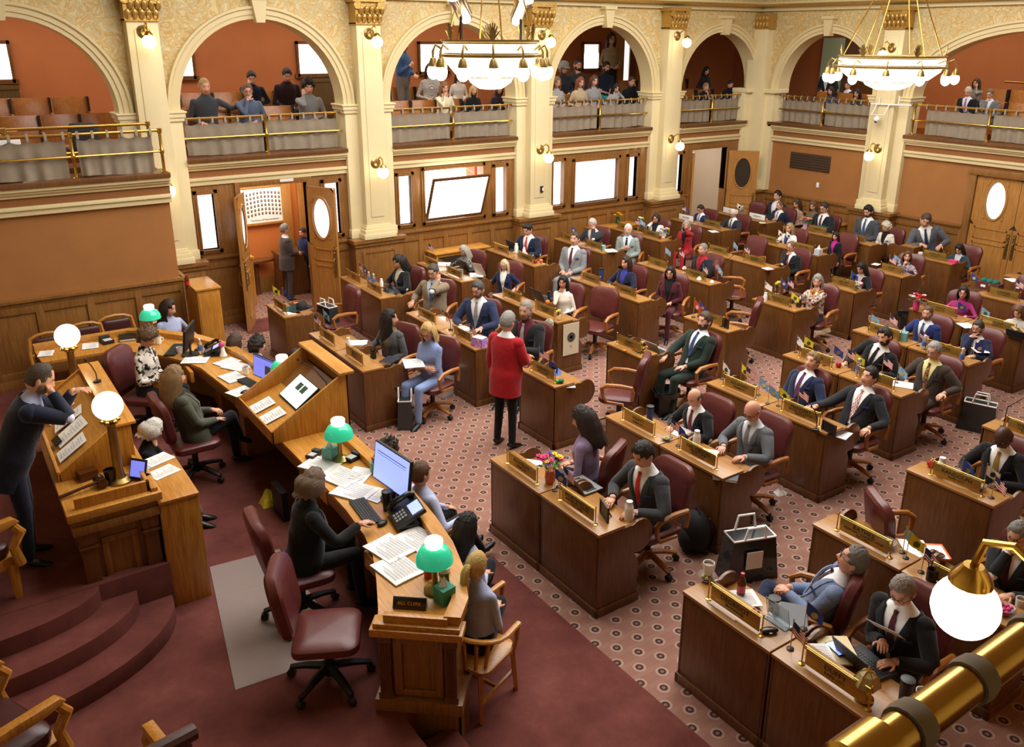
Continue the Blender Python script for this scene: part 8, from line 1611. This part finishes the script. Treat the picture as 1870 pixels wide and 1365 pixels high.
A('gav', gavel, 'gavel', 'dark wooden gavel on the rostrum shelf', 'gavel', 185, 888, 1.405, 10, None, 1.2); A('blk2', block_, 'sounding_block', 'dark wooden block behind the gavel', 'block', 160, 872, 1.405, 10); A('blk3', simple([('block', lambda q: q.prism([(-.06, 0), (.06, 0), (.06, .12), (0, .18), (-.06, .14)], 1, -.05, .05), 'golden_oak'), ('base', lambda q: q.b2((-.07, -.06, 0), (.07, .06, .02)), 'golden_oak')]), 'oak_stand', 'small oak stand beside the column lamp', 'stand', 193, 845, 1.405, 10); A('mugb', cup(.12, .05, 'black_gloss', 'p:2a1a12:.3', True), 'mug', 'black mug beside the near column lamp', 'mug', 204, 882, 1.405)
A('tbl', simple([('stand', lambda q: q.b2((-.02, -.06, 0), (.06, .06, .02)), 'black'), ('case', lambda q: q.box((.0, 0, .09), (.015, .15, .16), roty(.35)), 'black'), ('screen', lambda q: q.box((-.011, 0, .091), (.003, .13, .13), roty(.35)), 'screen_violet')]), 'tablet', 'small tablet with blue screen behind the near column lamp', 'tablet', (1.0, 6.92, 1.41), None, 0, 40)
# floor mat for the clerks' chairs
fm = MB(); pts = [at(383, 1037, .3), at(510, 1004, .3), at(640, 1190, .3), at(430, 1262, .3)]; c = sum(pts, V())/4; fm.prism([(p.x-c.x, p.y-c.y) for p in pts], 2, .0, .006); o = thing('chair_mat', 'translucent plastic chair mat on the red carpet', 'mat', (c.x, c.y, .302)); fm.build('sheet', 'mat_plastic', o, bevel=.002)
# corridor: framed class portraits
pf = thing('portrait_board', 'framed board of small member portraits on the corridor wall', 'picture', (5.36, 16.57, 1.40)); w_, h_ = .9, .68
b = MB(); b.b2((-w_/2-.05, -.03, -.05), (-w_/2, .02, h_+.05)); b.b2((w_/2, -.03, -.05), (w_/2+.05, .02, h_+.05)); b.b2((-w_/2, -.03, -.05), (w_/2, .02, 0)); b.b2((-w_/2, -.03, h_), (w_/2, .02, h_+.05)); b.build('frame', 'door_oak', pf, bevel=.006); MB().b2((-w_/2, -.012, 0), (w_/2, .01, h_)).build('board', 'white', pf, smooth=0)
q, q2 = MB(), MB()
for r_ in range(6):
    for i in range(12):
        x = -w_/2+.06+i*(w_-.12)/11; z = h_-.09-r_*.082-.05*abs((i-5.5)/5.5)**1.5
        q.b2((x-.018, -.014, z-.026), (x+.018, -.0125, z+.026)); q2.ell((x, -.0145, z+.008), (.008, .001, .011), 8, 5)
q.build('portraits', 'p:4a4244:.6', pf, smooth=0); q2.build('portrait_faces', 'p:c8a08a:.6', pf)
lettering('The House Of Representatives', .045, 'ink', pf, Matrix.Translation((0, -.0135, .05)) @ Matrix.Rotation(PI/2, 4, 'X')); lettering('South Dakota', .028, 'ink', pf, Matrix.Translation((-.3, -.0135, h_-.03)) @ Matrix.Rotation(PI/2, 4, 'X'))
fl_ = thing('fire_horn', 'red hanging cloth at the top of the corridor door', 'cloth', (5.75, 16.4, 2.2)); MB().lathe([(.001, .2), (.05, .18), (.06, .05), (.03, 0), (.001, 0)], (0, 0, 0), 12).build('cloth', 'flag_red', fl_)
# wall fittings
vt = thing('air_vent', 'brown slatted air vent in the back wall', 'vent', (17.49, 13.04, 1.9)); MB().b2((-.02, -.57, 0), (.005, .57, .38)).build('frame', 'p:4a3424:.5', vt, bevel=.004); q = MB()
for i in range(6):
    for s in (-1, 1): q.box((-.025, s*.285, .04+.06*i), (.006, .53, .05), roty(.5))
q.build('louvres', 'p:3c2a1e:.5', vt, smooth=0)
lb = thing('light_switch', 'white switch plate below the air vent', 'switch', (17.49, 12.75, 1.52)); MB().b2((-.008, -.035, 0), (.004, .035, .115)).build('plate', 'white', lb, bevel=.002); MB().b2((-.014, -.01, .04), (-.008, .01, .075)).build('toggle', 'white', lb)
th_ = thing('thermostat', 'small black thermostat on the third pilaster', 'thermostat', (10.66, 14.575, 1.78)); MB().b2((-.035, -.02, 0), (.035, .005, .13)).build('case', 'black', th_, bevel=.004); MB().b2((-.0, -.024, .03), (.03, -.02, .1)).build('display', 'white', th_)
sg = thing('door_sign', 'small white sign above the corridor doors', 'sign', (5.25, 14.83, 2.44)); MB().b2((-.12, -.01, 0), (.12, .005, .045)).build('plate', 'white', sg); MB().b2((-.1, -.012, .02), (.1, -.01, .024)).build('line', 'grey', sg)
cm = thing('camera_bracket', 'white pipe bracket with dome camera on the back wall pilaster', 'camera', (17.15, 11.05, 3.45)); q = MB(); q.tube([(0, -.6, .12), (0, .35, .1)], .018, 8); q.tube([(0, -.1, .12), (-.15, -.1, -.1), (-.15, .2, -.12), (0, .2, .1)], .014, 8); q.tube([(0, -.3, .12), (0, -.3, .3)], .014, 8); q.tube([(0, .15, .1), (0, .15, .25)], .014, 8); q.build('pipes', 'white', cm); MB().ell((-.15, .06, -.2), (.07, .07, .06), 14, 10).build('dome', 'white', cm); MB().ell((-.17, .06, -.24), .035, 12, 8).build('lens', 'p:1a2a6a:.1', cm); MB().tube([(-.15, .06, -.1), (-.15, .06, -.16)], .015, 8).build('stem', 'white', cm)
# gallery furnishings
lw = thing('office_chair', 'black chair back behind the front gallery railing', 'chair', (2.05, 14.3, 2.87)); q = pad_mesh(.42, .42, .06, .08); q.xf(Matrix.Translation((0, 0, .36)) @ Matrix.Rotation(R(80), 4, 'Z')).build('backrest', 'dark_grey', lw); MB().b2((-.22, .02, .33), (.22, .44, .4)).build('seat', 'dark_grey', lw, bevel=.02); MB().cyl((0, .2, 0), (0, .2, .33), .03).build('post', 'black', lw)
pj = thing('projector', 'white projector with dark cables on the front gallery at the left edge', 'projector', (.98, 14.05, 3.4)); MB().b2((-.25, -.15, 0), (.2, .15, .1)).build('body', 'white', pj, bevel=.01); MB().b2((-.2, -.1, -.53), (.15, .1, 0)).build('stand', 'dark_grey', pj); MB().b2((-.22, -.05, .1), (-.02, .08, .32)).build('speaker', 'p:c8ccd2:.4', pj, bevel=.01)
for u, m in ((15.55, 'p:dfe8ec:.6'),):
    gd = thing('gallery_door', 'open gallery door with bright gap beside it, corner bay', 'door', (16.0, 18.25, 2.96)); MB().b2((-.45, -.05, 0), (.0, .0, 2.2)).build('leaf', 'door_oak', gd); MB().b2((.02, -.02, 0), (.2, .04, 2.3)).build('bright_gap', 'window_shade', gd, smooth=0); MB().b2((.2, -.06, 0), (.42, .02, 2.3)).build('jamb', 'desk_wood', gd)
gd = thing('gallery_door', 'lit doorway with green-white wall beyond, back gallery', 'door', (20.35, 14.55, 2.96)); MB().b2((-.02, -.05, 0), (.02, .62, 1.95)).build('lit_opening', 'p:b9d0b4:.7', gd, smooth=0); MB().b2((-.05, -1.25, 0), (.03, -.1, 2.2)).build('leaf', 'desk_wood', gd); MB().b2((-.06, -.75, 1.55), (-.05, -.55, 1.95)).build('notice', 'white', gd, smooth=0)
rw = thing('rose_window', 'arched wooden tracery with stained glass medallions, back gallery', 'window', (20.38, 7.7, 2.96)); q = MB()
for rr_ in (1.9, 1.3): q.tube([(-.06, rr_*math.cos(PI*i/24), .5+rr_*math.sin(PI*i/24)) for i in range(25)], .09, 8)
q.build('tracery', 'desk_wood', rw); q = MB()
for i in range(5): a = PI*(i+.5)/5; q.lathe([(.001, -.02), (.28, -.02), (.28, .02), (.001, .02)], (-.07, 1.6*math.cos(a)*.98, .5+1.6*math.sin(a)), 20, rot=roty(PI/2))
q.build('medallions', 'c:b8a878:spots:8a3a2a:7', rw); MB().tube([(-.5, 2.3, 1.05), (-.5, -1, 1.0)], .025, 8).build('rail', 'brass', rw)
mg = thing('magazine', 'magazine lying on the low cabinet under the frosted window', 'magazine', at(1105, 383, .83)); MB().b2((-.14, -.1, 0), (.14, .1, .01)).build('pages', 'p:8a7a9a:.4', mg); MB().b2((-.1, -.06, .01), (.04, .04, .011)).build('cover_print', 'paper', mg)
# ---------------------------------------------------------------- light
def area(name, loc, rot, sx, sy, power, col=(1, .93, .82)):
    l = bpy.data.lights.new(name, 'AREA'); l.shape = 'RECTANGLE'; l.size = sx; l.size_y = sy; l.energy = power; l.color = col
    o = bpy.data.objects.new(name, l); COL.objects.link(o); o.location = loc; o.rotation_euler = rot; return o
def point(name, loc, power, r=.1, col=(1, .85, .62)):
    l = bpy.data.lights.new(name, 'POINT'); l.energy = power; l.shadow_soft_size = r; l.color = col
    o = bpy.data.objects.new(name, l); COL.objects.link(o); o.location = loc; return o
area('skylight', (8.5, 8.3, 7.35), (0, 0, 0), 12, 8, 1750, (1, .97, .93))
area('gallery_lamp', (5, 16.8, 5.55), (0, 0, 0), 14, 1.6, 210, (1, .9, .78))
area('gallery_lamp', (19, 9.5, 5.55), (0, 0, 0), 1.4, 9, 110, (1, .9, .78))
area('corridor_lamp', (5, 15.9, 2.55), (0, 0, 0), 2, .8, 55, (1, .88, .72))
area('corridor_lamp', (16, 16.4, 2.55), (0, 0, 0), 2, 1.4, 60, (.95, .97, 1))
w = bpy.data.worlds.new('world'); S.world = w; w.use_nodes = True
w.node_tree.nodes['Background'].inputs[0].default_value = (.9, .85, .8, 1); w.node_tree.nodes['Background'].inputs[1].default_value = .05
S.view_settings.view_transform = 'Standard'; S.view_settings.look = 'None'; S.view_settings.gamma = 1; S.view_settings.exposure = 0
S.cycles.max_bounces = 6; S.cycles.diffuse_bounces = 3; S.cycles.glossy_bounces = 3; S.cycles.transmission_bounces = 6; S.cycles.transparent_max_bounces = 8
S.cycles.caustics_reflective = False; S.cycles.caustics_refractive = False; S.cycles.sample_clamp_indirect = 6
